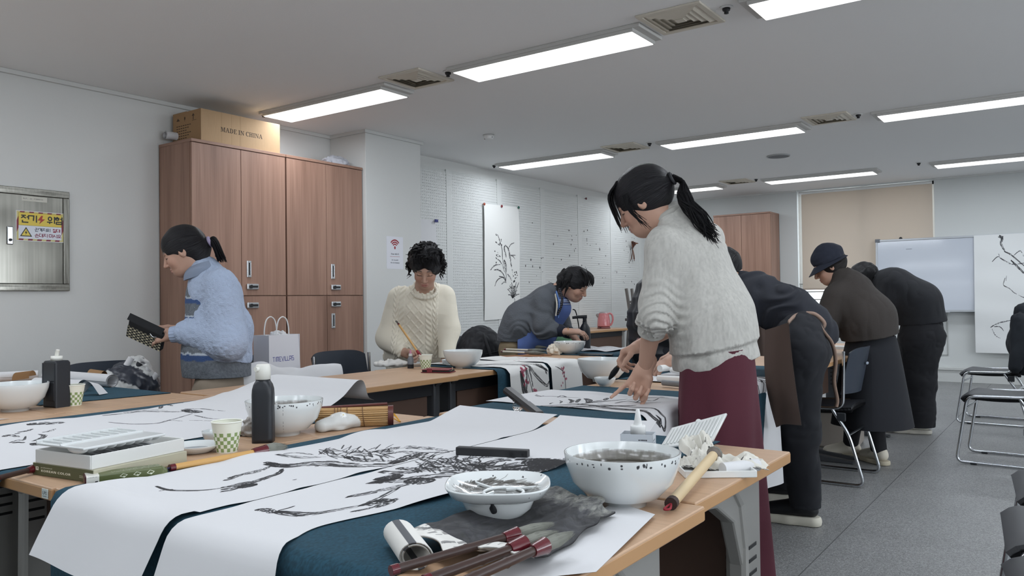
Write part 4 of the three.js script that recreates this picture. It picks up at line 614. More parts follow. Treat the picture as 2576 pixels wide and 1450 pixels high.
// --- the woman in the grey cardigan and blue apron
{
  const f = cdir(0.97, 0, 0.2), J = {}; J.pelvis = atD(1300, 880, 6.12); J.base = V(J.pelvis.x, 0, J.pelvis.z); J.waist = atD(1322, 830, 6.1); J.chest = atD(1372, 765, 6.05); J.neck = atD(1407, 728, 6.0);
  J.head = headFrame(atD(1446, 719, 5.96), cdir(0.82, -0.48, 0.42), cdir(0.32, 0.9, 0.2), 1.0);
  J.shR = atD(1372, 760, 5.9); J.elR = atD(1366, 826, 5.86); J.wrR = atD(1431, 835, 5.78); J.shL = atD(1396, 752, 6.18); J.elL = atD(1412, 822, 6.2); J.wrL = atD(1442, 846, 6.02);
  const lf = UP.clone().cross(f).normalize(); J.left = legs(J, f, [off(J.base, lf, 0.1), off(J.base, lf, -0.1)]);
  const hr = handPrims(J.wrR, cdir(0.97, -0.05, 0.0), cdir(0.1, -0.9, -0.3), cdir(0.2, 0.3, -0.9), [[0, 0.3, 0.5, 0.3], [0, 0.35, 0.5, 0.3], [0, 0.4, 0.5, 0.3], [0, 0.45, 0.5, 0.3]], 0.98, [0.5, 0.5, 0.2]), hl = handPrims(J.wrL, cdir(0.6, -0.75, 0), cdir(-0.6, -0.3, 0.6), cdir(0.3, 0.3, 0.9), CURL.grip, 0.95);
  const t = person('woman in grey quilted cardigan and blue apron bending over the table, short wavy black hair', J, [hr, hl], 0.95);
  const sA = J.shR.clone().sub(J.shL).normalize();
  t.wear('undershirt', blob([cone(J.waist, J.chest, 0.12, 0.105, 0.05, { s: sA, q: 1.3 }), cone(J.chest, off(J.neck, cdir(0.5, 0.8, 0), 0.012), 0.095, 0.06, 0.04), cone(J.elR, J.wrR.clone().lerp(J.elR, 0.32), 0.05, 0.046, 0.02), cone(J.elL, J.wrL.clone().lerp(J.elL, 0.3), 0.05, 0.044, 0.02)], 0.008, { clip: (x, y, z) => 0.054 - V(x, y, z).distanceTo(off(J.neck, UP, 0.05)) }), cloth(0x1f2330));
  t.wear('cardigan', wrapUV(blob([cone(atD(1304, 842, 6.12), atD(1325, 812, 6.1), 0.165, 0.17, 0.06, { s: sA, q: 1.25 }), cone(atD(1325, 812, 6.1), J.chest, 0.17, 0.135, 0.06, { s: sA, q: 1.25 }), cone(J.chest, atD(1396, 735, 6.02), 0.12, 0.075, 0.05), cone(J.shR, J.elR, 0.08, 0.074, 0.05), cone(J.elR, J.wrR.clone().lerp(J.elR, 0.55), 0.074, 0.055, 0.04), cone(J.shL, J.elL, 0.08, 0.07, 0.05), cone(J.elL, J.wrL.clone().lerp(J.elL, 0.5), 0.07, 0.055, 0.04)], 0.0075, { pad: 0.05, disp: (x, y, z) => { const n = noise3(x * 8, y * 8, z * 8), e = V(x, y, z).distanceTo(J.elR); return 0.006 * sin((y * 1.1 + x * 0.5) * 90 + n * 9) * (0.12 + 0.95 * exp(-e * e / 0.02)) + 0.011 * n; }, clip: (x, y, z) => { const q = V(x, y, z), arm = min(evalPrim(cone(J.shR, J.elR, 0.09, 0.088), x, y, z), evalPrim(cone(J.elR, J.wrR, 0.088, 0.08), x, y, z), evalPrim(cone(J.shL, J.elL, 0.09, 0.088), x, y, z), evalPrim(cone(J.elL, J.wrL, 0.088, 0.08), x, y, z)); return max(0.058 - q.distanceTo(off(J.neck, UP, 0.045)), min(arm, max(q.clone().sub(atD(1404, 790, 6.0)).dot(cdir(0.85, -0.35, 0.3)), -q.clone().sub(atD(1300, 858, 6.1)).dot(cdir(0.0, 1, 0))))); } }), J.chest.x, J.chest.z), cloth(0x565a60, { b: FB.fleece, r: 3, h: 0.002 }));
  const apronTex = canvasTex(512, 512, (g, w, h) => { g.fillStyle = '#566ca4'; g.fillRect(0, 0, w, h); const q = rng(3); for (let y of [0, 150]) for (let i = 0; i < 900; i++) { g.fillStyle = q() > 0.5 ? '#c9d3e6' : '#1d2a52'; g.beginPath(); g.arc(q() * w, y + q() * (y ? 60 : 110), 2 + q() * 4, 0, 7); g.fill(); } });
  t.wear('apron', [blob([cone(atD(1318, 868, 6.08), atD(1350, 838, 6.06), 0.158, 0.15, 0.05, { s: sA, q: 1.2 }), cone(atD(1350, 838, 6.06), atD(1400, 775, 6.02), 0.135, 0.11, 0.05, { s: sA, q: 1.1 })], 0.008, { disp: wrinkle(0.006, 9, 6, 8), clip: (x, y, z) => { const q = V(x, y, z); return max(-q.clone().sub(atD(1352, 850, 6.06)).dot(f) - 0.12 + 0.0 * y, 0.6 - y); } })].map((g) => { const p = g.attributes.position, u = g.attributes.uv; for (let i = 0; i < p.count; i++) u.setXY(i, (p.getX(i) + p.getZ(i)) * 2, (p.getY(i) - 0.75) * 1.9); return g; }), cloth(0xffffff, { m: { map: apronTex } }), 'bright blue apron with a speckled border');
  { const pts = spline([atD(1399, 735, 5.93), atD(1406, 762, 5.86), atD(1404, 800, 5.85)], 14), bl = mat({ color: 0x5f7fb8, roughness: 0.9 }); t.wear('apron_strap', sweep(pts, () => 0.016, 8, true, 0.3), bl); const wpts = spline([atD(1397, 742, 5.9), atD(1401, 770, 5.83), atD(1398, 795, 5.83)], 12); t.wear('scarf', sweep(wpts, () => 0.014, 8, true, 0.4), cloth(0xc9c4b8)); }
  { const g = []; for (let i = 0; i < 15; i++) { const q = i / 14; g.push(new THREE.SphereGeometry(0.0105, 12, 8).translate(...atD(lerp(1408, 1402, q) + 9 * sin(q * 3), lerp(728, 790, q), 5.84).toArray())); } const nk = t.wear('bead_necklace', g[0], mat({ color: 0x20222c, roughness: 0.25 })); for (let i = 1; i < 15; i++) { g[i].translate(-J.base.x, 0, -J.base.z); part(nk, 'bead', g[i], nk.material); } }
  t.wear('bracelet', new THREE.TorusGeometry(0.03, 0.0028, 6, 30).applyQuaternion(new THREE.Quaternion().setFromUnitVectors(V(0, 0, 1), cdir(0.98, -0.1, 0))).translate(...atD(1428, 835, 5.785).toArray()), mat({ color: 0xb9894c, metalness: 0.8, roughness: 0.3 }));
  t.wear('trousers', pants(J, 0.115, 0.085, 0.07, { amp: 0.01, seed: 6 }), cloth(0x7d6f58));
  feetOf(t, J, mat({ color: 0x35343a }), mat({ color: 0xc4c0b8 }), {});
  const h = J.head, r = rng(33), g = [hairCap(h, [0.092, 0.104, 0.11], [0, 0.04, -0.02], [-0.48, 0.87, 0.05, -0.25], 0.008, 2.2, [cone(h.at(0, 0.0, -0.09), h.at(0, -0.07, -0.075), 0.06, 0.035, 0.04, { s: h.X, q: 1.25 })])];
  for (let i = 0; i < 120; i++) { const a = PI - (r() - 0.5) * 3.4, y0 = 0.09 - r() * 0.12, o = h.at(sin(a) * 0.09, y0, -0.02 + cos(a) * 0.105), n = o.clone().sub(h.at(0, 0.02, -0.02)).normalize(); g.push(lock([o, off(off(o, n, 0.012), h.Y, -0.025), off(off(o, n, 0.004 + 0.01 * r()), h.Y, -0.05), off(off(o, n, 0.02 * r()), h.Y, -0.07 - 0.02 * r())], 0.006, 0.001, 9)); }
  for (let i = 0; i < 30; i++) { const x = -0.075 + 0.15 * r(); g.push(lock([h.at(x * 0.6, 0.135, 0.0), h.at(x, 0.115, 0.07), h.at(x * 1.1, 0.07, 0.098), h.at(x * 1.15, 0.035 + 0.02 * r(), 0.1)], 0.0065, 0.001, 9)); }
  t.wear('hair', g, hairMat(0x19191c), 'short wavy black hair with fringe');
}
// --- the person in black with the brown apron, bent low over the table
{
  const f = cdir(-0.86, 0, -0.5), J = {}; J.pelvis = atD(2018, 880, 3.76); J.base = V(J.pelvis.x, 0, J.pelvis.z); J.waist = atD(1985, 815, 3.88); J.chest = atD(1895, 745, 4.0); J.neck = atD(1852, 715, 4.05);
  J.head = headFrame(atD(1822, 690, 4.1), cdir(-0.6, -0.75, -0.3), cdir(-0.7, 0.6, -0.35), 1.0);
  J.shL = atD(1874, 768, 3.9); J.elL = atD(1790, 850, 3.92); J.wrL = atD(1692, 905, 3.86); J.shR = atD(1900, 735, 4.2); J.elR = atD(1800, 830, 4.25); J.wrR = atD(1700, 890, 4.15);
  const lf = UP.clone().cross(f).normalize(), fl = atY(2000, 1318, 0), fr = atY(1962, 1262, 0); J.left = legs(J, f, [off(fl, f, -0.05), off(fr, f, -0.03)], 0.09);
  const hl = handPrims(J.wrL, cdir(-0.85, -0.5, 0), cdir(0.2, -0.9, -0.3), cdir(-0.2, 0.3, -0.9), CURL.relax, 1.0), hr = handPrims(J.wrR, cdir(-0.9, -0.4, 0), cdir(0, -0.9, 0.2), cdir(0, 0.2, 0.9), CURL.relax, 1);
  const t = person('person in black bent over the far table, wearing a brown apron tied at the back', J, [hl, hr], 0.98);
  const sA = J.shR.clone().sub(J.shL).normalize(), blk = 0x1b1e27;
  t.wear('black_shirt', wrapUV(blob([cone(atD(2030, 838, 3.84), atD(1985, 795, 3.88), 0.138, 0.132, 0.06, { s: lf, q: 1.25 }), cone(atD(1985, 800, 3.88), J.chest, 0.132, 0.12, 0.06, { s: lf, q: 1.3 }), cone(J.chest, J.neck, 0.125, 0.06, 0.05), cone(J.shL, J.elL, 0.075, 0.06, 0.05), cone(J.elL, J.wrL.clone().lerp(J.elL, 0.35), 0.06, 0.052, 0.04), cone(J.shR, J.elR, 0.075, 0.06, 0.05), cone(J.elR, J.wrR.clone().lerp(J.elR, 0.35), 0.06, 0.052, 0.04)], 0.008, { pad: 0.04, disp: (x, y, z) => { const n = noise3(x * 7, y * 7, z * 7); return 0.005 * sin((x * 0.9 - y * 0.8) * 48 + n * 9) + 0.008 * n; }, clip: (x, y, z) => max(-V(x, y, z).sub(atD(2040, 872, 3.82)).dot(cdir(-0.18, 0.95, 0)), 0.056 - V(x, y, z).distanceTo(off(J.neck, cdir(-0.6, 0.5, 0), 0.05))) }), J.waist.x, J.waist.z), cloth(blk));
  t.wear('trousers', pants(J, 0.118, 0.094, 0.074, { amp: 0.012, seed: 11, floor: 0.085 }), cloth(0x1a1c22));
  // apron hanging from the waist in front, its side flap towards the room
  const ap = 0x54443d, q0 = atD(1925, 830, 3.64), q1 = atD(1983, 812, 3.46), q2 = atD(2009, 1068, 3.46), q3 = atD(1948, 1072, 3.64);
  t.wear('apron', sheet((u, v) => { const a = q0.clone().lerp(q1, u), b = q3.clone().lerp(q2, u), p = a.lerp(b, v); return p.addScaledVector(CT, 0.025 * sin(u * 5 + v * 2) * (0.3 + v) + 0.01).addScaledVector(CR, -0.028 * sin(v * 3.0) * (1 - u)); }, 22, 30, 0.003), phys({ color: ap, roughness: 0.95, sheen: 0.3, side: THREE.DoubleSide }), 'brown apron flap');
  t.wear('apron_bib', sheet((u, v) => { const a = atD(1900, 815, 3.96), b = q0.clone(), p = a.lerp(b, u); return p.addScaledVector(UP, -v * (0.16 - u * 0.04)).addScaledVector(CT, 0.01 * sin(u * 6 + v * 3)); }, 14, 14, 0.003), phys({ color: 0x5b4a42, roughness: 0.95, side: THREE.DoubleSide }));
  const tieM = phys({ color: 0x8f786a, roughness: 0.9 }), rib = (pts, w = 0.012, n = 20) => sweep(spline(pts, n), () => w, 8, true, 0.22);
  t.wear('apron_string', rib([q1, atD(2006, 794, 3.7), atD(2030, 787, 3.72), atD(2048, 800, 3.74)]), tieM); t.wear('apron_bow', rib([atD(2028, 789, 3.70), atD(2050, 792, 3.69), atD(2073, 815, 3.68), atD(2066, 826, 3.68), atD(2048, 812, 3.69)], 0.011), tieM);
  t.wear('apron_string', rib([atD(2050, 798, 3.70), atD(2072, 835, 3.66), atD(2092, 862, 3.65), atD(2102, 905, 3.66), atD(2098, 960, 3.68), atD(2106, 1010, 3.69), atD(2103, 1024, 3.69)], 0.01, 30), tieM);
  feetOf(t, J, phys({ color: 0x16171b, roughness: 0.4 }), mat({ color: 0xcac6b8, roughness: 0.7 }), { len: 0.29, h: 0.045, label: 'black shoe with a thick white sole' });
  const h = J.head; t.wear('hair', hairCap(h, [0.088, 0.104, 0.112], [0, 0.036, -0.016], [-0.5, 0.86, 0.05, -0.3], 0.005, 1.8), hairMat(0x17171a), 'short black hair');
}
// --- the woman in the dark hat
{
  const f = cdir(-0.9, 0, -0.42), J = {}; J.pelvis = atD(2188, 870, 5.12); J.base = V(J.pelvis.x, 0, J.pelvis.z); J.waist = atD(2172, 810, 5.14); J.chest = atD(2140, 735, 5.18); J.neck = atD(2112, 690, 5.2);
  J.head = headFrame(atD(2086, 672, 5.22), cdir(-0.86, -0.42, -0.28), cdir(-0.34, 0.93, -0.1), 0.98);
  J.shL = atD(2102, 745, 5.08); J.elL = atD(2072, 830, 5.1); J.wrL = atD(2076, 872, 5.2); J.shR = atD(2160, 730, 5.36); J.elR = atD(2100, 820, 5.42); J.wrR = atD(2085, 868, 5.36);
  const lf = UP.clone().cross(f).normalize(), fl = atY(2212, 1168, 0), fr = atY(2140, 1152, 0); J.left = legs(J, f, [fl, fr]); J.toL = off(V(fl.x, 0.035, fl.z), cdir(0.1, 0, 0.98), 0.14); J.toL = off(V(fl.x, 0.035, fl.z), cdir(-0.25, 0, -0.95), 0.14);
  const t = person('woman in navy cloth hat, dark brown jumper and long black skirt, leaning over the table', J, [handPrims(J.wrL, cdir(-0.5, -0.8, -0.2), cdir(-0.5, -0.3, -0.8), cdir(-0.9, 0, 0.3), CURL.relax, 0.95), handPrims(J.wrR, cdir(-0.6, -0.75, -0.2), cdir(-0.5, -0.3, 0.8), cdir(-0.9, 0, -0.3), CURL.relax, 0.95)], 0.98);
  const sA = J.shR.clone().sub(J.shL).normalize(), hemN = cdir(-0.17, 0.98, 0);
  t.wear('jumper', wrapUV(blob([cone(atD(2190, 850, 5.12), atD(2178, 800, 5.13), 0.168, 0.168, 0.06, { s: lf, q: 1.22 }), cone(atD(2178, 800, 5.13), J.chest, 0.168, 0.135, 0.06, { s: lf, q: 1.25, q2: 1.35 }), cone(J.chest, J.neck, 0.125, 0.07, 0.05), cone(J.shL, J.elL, 0.082, 0.07, 0.05), cone(J.elL, J.wrL, 0.068, 0.045, 0.04), cone(J.shR, J.elR, 0.08, 0.07, 0.05), cone(J.elR, J.wrR, 0.068, 0.045, 0.04)], 0.009, { pad: 0.04, disp: wrinkle(0.009, 9, 6, 12), clip: (x, y, z) => max(-V(x, y, z).sub(atD(2195, 848, 5.1)).dot(hemN), 0.056 - V(x, y, z).distanceTo(off(J.neck, UP, 0.045))) }), J.chest.x, J.chest.z), cloth(0x37322f, { b: FB.fleece }));
  const c0 = atD(2192, 845, 5.12); t.wear('skirt', flare(c0, V(c0.x, 0.27, c0.z), 0.14, 0.23, lf, 4, 0.02, 72, 22, 1.4, 1.1), cloth(0x191b21, { m: { side: THREE.DoubleSide } }));
  t.wear('leggings', pants(J, 0.09, 0.062, 0.05, { amp: 0.004, top: 0.7, floor: 0.08 }), cloth(0x1c1c20));
  feetOf(t, J, mat({ color: 0xcfc8b8, roughness: 0.6 }), mat({ color: 0xb9b09a, roughness: 0.7 }), { len: 0.24, h: 0.03, label: 'cream slip-on shoe' });
  const h = J.head; t.wear('hair', hairCap(h, [0.084, 0.095, 0.105], [0, 0.02, -0.02], [-0.35, 0.9, 0.03, -0.2], 0.004, 1.8), hairMat(0x211d1c));
  t.wear('scarf', blob([cone(h.at(-0.06, -0.1, -0.045), h.at(0.06, -0.1, -0.045), 0.03, 0.03, 0.03), cone(h.at(-0.06, -0.1, -0.045), h.at(0, -0.12, 0.03), 0.028, 0.024), cone(h.at(0.06, -0.1, -0.045), h.at(0, -0.12, 0.03), 0.028, 0.024)], 0.006, { disp: wrinkle(0.01, 30, 30, 2), color: (x, y, z) => mixc(lin(0xb5ad97), lin(0x7c8468), clamp(0.5 + noise3(x * 60, y * 60, z * 60))) }), cloth(0xffffff, { m: { vertexColors: true } }), 'pale patterned scarf');
  const hat = t.wear('hat', [blob([ell(h.at(0, 0.075, -0.02), [0.09, 0.068, 0.108], 0.02, [h.X, h.Y, h.Z]), cone(h.at(0, 0.05, -0.02), h.at(0, 0.072, -0.02), 0.098, 0.09, 0.02, {})], 0.005, { disp: wrinkle(0.005, 18, 18, 5), clip: (x, y, z) => 0.028 - h.loc(x, y, z)[1] })], cloth(0x1d2230), 'navy cloth hat'); const brim = sheet((u, v) => { const a = u * 2 * PI, r = 0.093 + v * (0.022 + 0.03 * max(0, cos(a))); return h.at(sin(a) * r * 0.92, 0.035 - v * (0.03 + 0.012 * cos(a)), -0.012 + cos(a) * r * 1.08); }, 48, 5, 0.004); brim.translate(-J.base.x, 0, -J.base.z); part(hat, 'brim', brim, hat.material);
}
// --- the woman in black with long hair, bent double
{
  const f = cdir(-0.9, 0, -0.42), J = {}; J.pelvis = atD(2318, 845, 6.32); J.base = V(J.pelvis.x, 0, J.pelvis.z); J.waist = atD(2308, 785, 6.34); J.chest = atD(2248, 728, 6.4); J.neck = atD(2212, 712, 6.44);
  J.head = headFrame(atD(2176, 706, 6.5), cdir(-0.7, -0.65, -0.3), cdir(-0.62, 0.72, -0.3), 1.0);
  J.shL = atD(2232, 752, 6.3); J.elL = atD(2200, 815, 6.36); J.wrL = atD(2150, 850, 6.5); J.shR = atD(2262, 725, 6.6); J.elR = atD(2215, 805, 6.66); J.wrR = atD(2160, 845, 6.68);
  const lf = UP.clone().cross(f).normalize(), fl = atY(2318, 1092, 0), fr = atY(2272, 1088, 0); J.left = legs(J, f, [fl, off(fr, f, 0.1)]);
  const t = person('woman all in black with long loose hair and white trainers, bent over a table', J, [handPrims(J.wrL, cdir(-0.7, -0.7, 0), cdir(0, -0.9, -0.3), cdir(-0.2, 0.3, -0.9), CURL.relax, 0.95), handPrims(J.wrR, cdir(-0.7, -0.7, 0), cdir(0, -0.9, 0.3), cdir(-0.2, 0.3, 0.9), CURL.relax, 0.95)], 1);
  const sA = J.shR.clone().sub(J.shL).normalize();
  t.wear('black_jumper', wrapUV(blob([cone(atD(2318, 808, 6.32), atD(2305, 768, 6.34), 0.185, 0.175, 0.06, { s: lf, q: 1.2 }), cone(atD(2305, 764, 6.34), off(J.chest, UP, 0.02), 0.18, 0.162, 0.07, { s: lf, q: 1.3 }), cone(J.chest, J.neck, 0.145, 0.08, 0.05), cone(J.shL, J.elL, 0.085, 0.07, 0.05), cone(J.elL, J.wrL, 0.07, 0.05, 0.04), cone(J.shR, J.elR, 0.085, 0.07, 0.05), cone(J.elR, J.wrR, 0.07, 0.05, 0.04)], 0.01, { pad: 0.04, disp: wrinkle(0.01, 8, 6, 19), clip: (x, y, z) => max(-V(x, y, z).sub(atD(2330, 812, 6.3)).dot(cdir(-0.1, 0.99, 0)), 0.056 - V(x, y, z).distanceTo(off(J.neck, cdir(-0.6, 0.5, 0), 0.05))) }), J.chest.x, J.chest.z), cloth(0x191b20));
  t.wear('trousers', pants(J, 0.15, 0.125, 0.105, { amp: 0.012, seed: 15, floor: 0.055 }), cloth(0x17181d));
  const wm = mat({ color: 0xd4d1c8, roughness: 0.55 }); feetOf(t, J, wm, mat({ color: 0xb4b0a6, roughness: 0.7 }), { len: 0.27, h: 0.035, label: 'white trainer with a black swoosh' });
  { const a = J.anL, d = J.toL.clone().sub(J.anL).setY(0).normalize(), s = V(d.z, 0, -d.x); for (const [A, sg] of [[J.anL, 1], [J.anR, 1]]) { const c = V(A.x, 0, A.z).addScaledVector(s, 0.047 * sg); t.wear('shoe_mark', sweep(spline([off(c, d, -0.045).setY(0.098), off(c, d, 0.0).setY(0.066), off(c, d, 0.03).setY(0.062), off(c, d, 0.1).setY(0.078)], 14), (q) => 0.002 + 0.008 * sin(min(1, q * 1.15 + 0.05) * PI), 6, true, 0.7), mat({ color: 0x1c1d22 })); } }
  const h = J.head, r = rng(44), g = [hairCap(h, [0.095, 0.11, 0.118], [0, 0.036, -0.02], [-0.45, 0.88, 0.055, -0.2], 0.006, 1.8)];
  for (let i = 0; i < 110; i++) { const a = PI - (r() - 0.5) * 3.6, o = h.at(sin(a) * 0.09, 0.06 - 0.05 * r(), -0.02 + cos(a) * 0.11); g.push(lock([o, off(o, cdir(-0.1, -1, 0.1 * sin(a)), 0.08), off(o, cdir(-0.05, -1, 0.2 * sin(a)), 0.17 + 0.08 * r())], 0.008, 0.001, 8)); }
  t.wear('hair', g, hairMat(0x141417), 'long loose black hair');
}
// --- the person in the black padded jacket on the inner side of the far tables
{
  const f = cdir(0.9, 0, -0.3), J = {}; J.pelvis = atD(1640, 880, 5.3); J.base = V(J.pelvis.x, 0, J.pelvis.z); J.waist = atD(1640, 820, 5.3); J.chest = atD(1652, 745, 5.3); J.neck = atD(1680, 690, 5.3);
  J.head = headFrame(atD(1710, 662, 5.28), cdir(0.85, -0.45, -0.2), cdir(0.35, 0.92, 0), 1); J.shR = atD(1645, 725, 5.14); J.elR = atD(1628, 805, 5.1); J.wrR = atD(1690, 850, 5.14); J.shL = atD(1672, 720, 5.5); J.elL = atD(1668, 800, 5.54); J.wrL = atD(1720, 850, 5.5);
  const lf = UP.clone().cross(f).normalize(); J.left = legs(J, f, [off(J.base, lf, 0.1), off(J.base, lf, -0.1)]);
  const t = person('person in black padded jacket, mostly hidden behind the woman in the grey sweatshirt', J, [handPrims(J.wrR, cdir(0.9, -0.4, 0), cdir(0, -0.9, -0.2), cdir(0, 0.2, -0.9), CURL.relax, 1), handPrims(J.wrL, cdir(0.9, -0.4, 0), cdir(0, -0.9, 0.2), cdir(0, 0.2, 0.9), CURL.relax, 1)], 1);
  const sA = J.shR.clone().sub(J.shL).normalize();
  t.wear('padded_jacket', blob([cone(atD(1645, 870, 5.3), atD(1645, 800, 5.3), 0.17, 0.165, 0.06, { s: sA, q: 1.2 }), cone(atD(1645, 800, 5.3), J.chest, 0.165, 0.15, 0.06, { s: sA, q: 1.3 }), cone(J.chest, J.neck, 0.14, 0.085, 0.05), cone(J.shR, J.elR, 0.09, 0.085, 0.05), cone(J.elR, J.wrR, 0.085, 0.055, 0.04), cone(J.shL, J.elL, 0.09, 0.085, 0.05), cone(J.elL, J.wrL, 0.085, 0.055, 0.04)], 0.009, { pad: 0.04, disp: (x, y, z) => 0.008 * abs(sin(y * 34)) + 0.006 * noise3(x * 12, y * 12, z * 12), clip: (x, y, z) => max(0.64 - y, 0.058 - V(x, y, z).distanceTo(off(J.neck, UP, 0.05))) }), phys({ color: 0x15181f, roughness: 0.45, sheen: 0.2 }));
  t.wear('trousers', pants(J, 0.1, 0.08, 0.07, { seed: 22 }), cloth(0x1c1e25)); feetOf(t, J, mat({ color: 0x202024 }), mat({ color: 0x9a978f }), {});
  t.wear('hair', hairCap(J.head, [0.088, 0.104, 0.112], [0, 0.036, -0.016], [-0.5, 0.86, 0.05, -0.3], 0.005, 1.8), hairMat(0x17171a), 'short black hair');
}
// ---------- lettering and ink ----------
const JAMO = { 'ㄱ': [[[0, 0], [1, 0], [0.9, 1]]], 'ㄴ': [[[0, 0], [0, 1], [1, 1]]], 'ㄷ': [[[1, 0], [0, 0], [0, 1], [1, 1]]], 'ㄹ': [[[0, 0], [1, 0], [1, 0.5], [0, 0.5], [0, 1], [1, 1]]], 'ㅁ': [[[0, 0], [1, 0], [1, 1], [0, 1], [0, 0]]], 'ㅅ': [[[0.5, 0], [0.4, 0.5], [0, 1]], [[0.45, 0.4], [1, 1]]], 'ㅇ': 'o', 'ㅈ': [[[0, 0], [1, 0]], [[0.5, 0], [0.4, 0.5], [0, 1]], [[0.45, 0.45], [1, 1]]], 'ㅍ': [[[0, 0], [1, 0]], [[0, 1], [1, 1]], [[0.28, 0], [0.28, 1]], [[0.72, 0], [0.72, 1]]], 'ㅎ': [[[0.3, -0.05], [0.7, -0.05]], [[0, 0.22], [1, 0.22]], 'h'] };
const INIT = 'ㄱㄲㄴㄷㄸㄹㅁㅂㅃㅅㅆㅇㅈㅉㅊㅋㅌㅍㅎ', MED = 'ㅏㅐㅑㅒㅓㅔㅕㅖㅗㅘㅙㅚㅛㅜㅝㅞㅟㅠㅡㅢㅣ', FIN = ' ㄱㄲㄳㄴㄵㄶㄷㄹㄺㄻㄼㄽㄾㄿㅀㅁㅂㅄㅅㅆㅇㅈㅊㅋㅌㅍㅎ';
function hangul(g, text, x, y, s, color, w = 0.12, adv = 1.04) {
  g.strokeStyle = color; g.lineWidth = s * w; g.lineCap = 'butt'; g.lineJoin = 'miter';
  const line = (p) => { g.beginPath(); p.forEach(([a, b], i) => i ? g.lineTo(a, b) : g.moveTo(a, b)); g.stroke(); };
  const glyph = (j, bx, by, bw, bh) => { const d = JAMO[j]; if (!d) return; if (d === 'o') { g.beginPath(); g.ellipse(bx + bw / 2, by + bh / 2, bw / 2, bh / 2, 0, 0, 7); g.stroke(); return; } for (const p of d) { if (p === 'h') { g.beginPath(); g.ellipse(bx + bw / 2, by + bh * 0.7, bw * 0.36, bh * 0.3, 0, 0, 7); g.stroke(); } else line(p.map(([a, b]) => [bx + a * bw, by + b * bh])); } };
  for (const ch of text) {
    if (ch === ' ') { x += s * 0.4; continue; }
    const k = ch.charCodeAt(0) - 0xac00, c = INIT[floor(k / 588)], m = MED[floor((k % 588) / 28)], f = FIN[k % 28], hasF = f !== ' ', H = (hasF ? 0.58 : 0.92) * s, q = w * s;
    const vert = 'ㅏㅐㅑㅓㅔㅕㅖㅣ'.includes(m), both = 'ㅘㅚㅟ'.includes(m), R = x + s * 0.92;
    if (vert) {
      const two = 'ㅐㅔㅖ'.includes(m), L = two ? 0.44 : 0.54; glyph(c, x + q / 2, y + q / 2, s * L, H * 0.86 - q);
      line([[R, y], [R, y + H]]); if (two) line([[R - s * 0.2, y], [R - s * 0.2, y + H]]);
      if (m === 'ㅏ') line([[R, y + H * 0.45], [R + s * 0.13, y + H * 0.45]]); if (m === 'ㅐ') line([[R - s * 0.2, y + H * 0.48], [R, y + H * 0.48]]); if (m === 'ㅓ' || m === 'ㅔ') line([[R - s * (two ? 0.36 : 0.22), y + H * 0.45], [R - (two ? s * 0.2 : 0), y + H * 0.45]]); if (m === 'ㅖ') for (const t of [0.33, 0.6]) line([[R - s * 0.36, y + H * t], [R - s * 0.2, y + H * t]]);
    } else if (both) {
      glyph(c, x + q / 2 + s * 0.1, y + q / 2, s * 0.4, H * 0.5); const hy = y + H * 0.82; line([[x, hy], [x + s * 0.68, hy]]); line([[R, y], [R, y + H]]);
      if (m === 'ㅘ') { line([[x + s * 0.33, hy], [x + s * 0.33, hy - H * 0.18]]); line([[R, y + H * 0.45], [R + s * 0.13, y + H * 0.45]]); } if (m === 'ㅚ') line([[x + s * 0.33, hy], [x + s * 0.33, hy - H * 0.2]]); if (m === 'ㅟ') line([[x + s * 0.33, hy], [x + s * 0.33, hy + H * 0.24]]);
    } else {
      glyph(c, x + s * 0.2, y + q / 2, s * 0.6, H * 0.5); const hy = y + H * (hasF ? 0.92 : 0.84); line([[x, hy], [x + s * 0.98, hy]]); if (m === 'ㅗ') line([[x + s * 0.5, hy], [x + s * 0.5, hy - H * 0.24]]); if (m === 'ㅜ') line([[x + s * 0.5, hy], [x + s * 0.5, hy + H * 0.24]]);
    }
    if (hasF) glyph(f, x + s * 0.22, y + s * 0.68, s * 0.68, s * 0.27);
    x += s * adv;
  }
  return x;
}
const inkR = rng(77);
// one stroke of a loaded or dry brush, points in canvas pixels
function ink(g, pts, w, o = {}) {
  const n = 28, c = new THREE.SplineCurve(pts.map(([x, y]) => new THREE.Vector2(x, y))), P = c.getPoints(n), k = max(1, min(12, Math.round(w / 1.6))), dry = o.dry ?? 0.25, col = o.col || '28,28,31', taper = o.taper || ((t) => pow(sin(PI * clamp(t * 0.94 + 0.05)), 0.55));
  g.lineCap = 'round';
  for (let s = 0; s < k; s++) {
    const off0 = k > 1 ? (s / (k - 1) - 0.5) : 0; let on = false; g.beginPath(); g.lineWidth = max(1, w / k * 1.45 * (0.7 + 0.5 * inkR())); g.strokeStyle = `rgba(${col},${(o.a ?? 0.92) * (0.75 + 0.25 * inkR())})`;
    for (let i = 0; i <= n; i++) { const p = P[i], q = P[min(n, i + 1)], r = P[max(0, i - 1)], dx = q.x - r.x, dy = q.y - r.y, l = hypot(dx, dy) || 1, ww = w * taper(i / n) * off0 + (inkR() - 0.5) * w * 0.08; const x = p.x - dy / l * ww, y = p.y + dx / l * ww; if (inkR() < dry * (0.4 + i / n) && i > 1) on = false; else if (!on) { g.moveTo(x, y); on = true; } else g.lineTo(x, y); }
    g.stroke();
  }
}
const blotch = (g, x, y, r, a = 0.9, col = '28,28,31') => { g.fillStyle = `rgba(${col},${a})`; g.beginPath(); for (let i = 0; i < 14; i++) { const t = i / 14 * 6.283, q = r * (0.55 + 0.7 * inkR()); i ? g.lineTo(x + cos(t) * q, y + sin(t) * q) : g.moveTo(x + cos(t) * q, y + sin(t) * q); } g.fill(); };
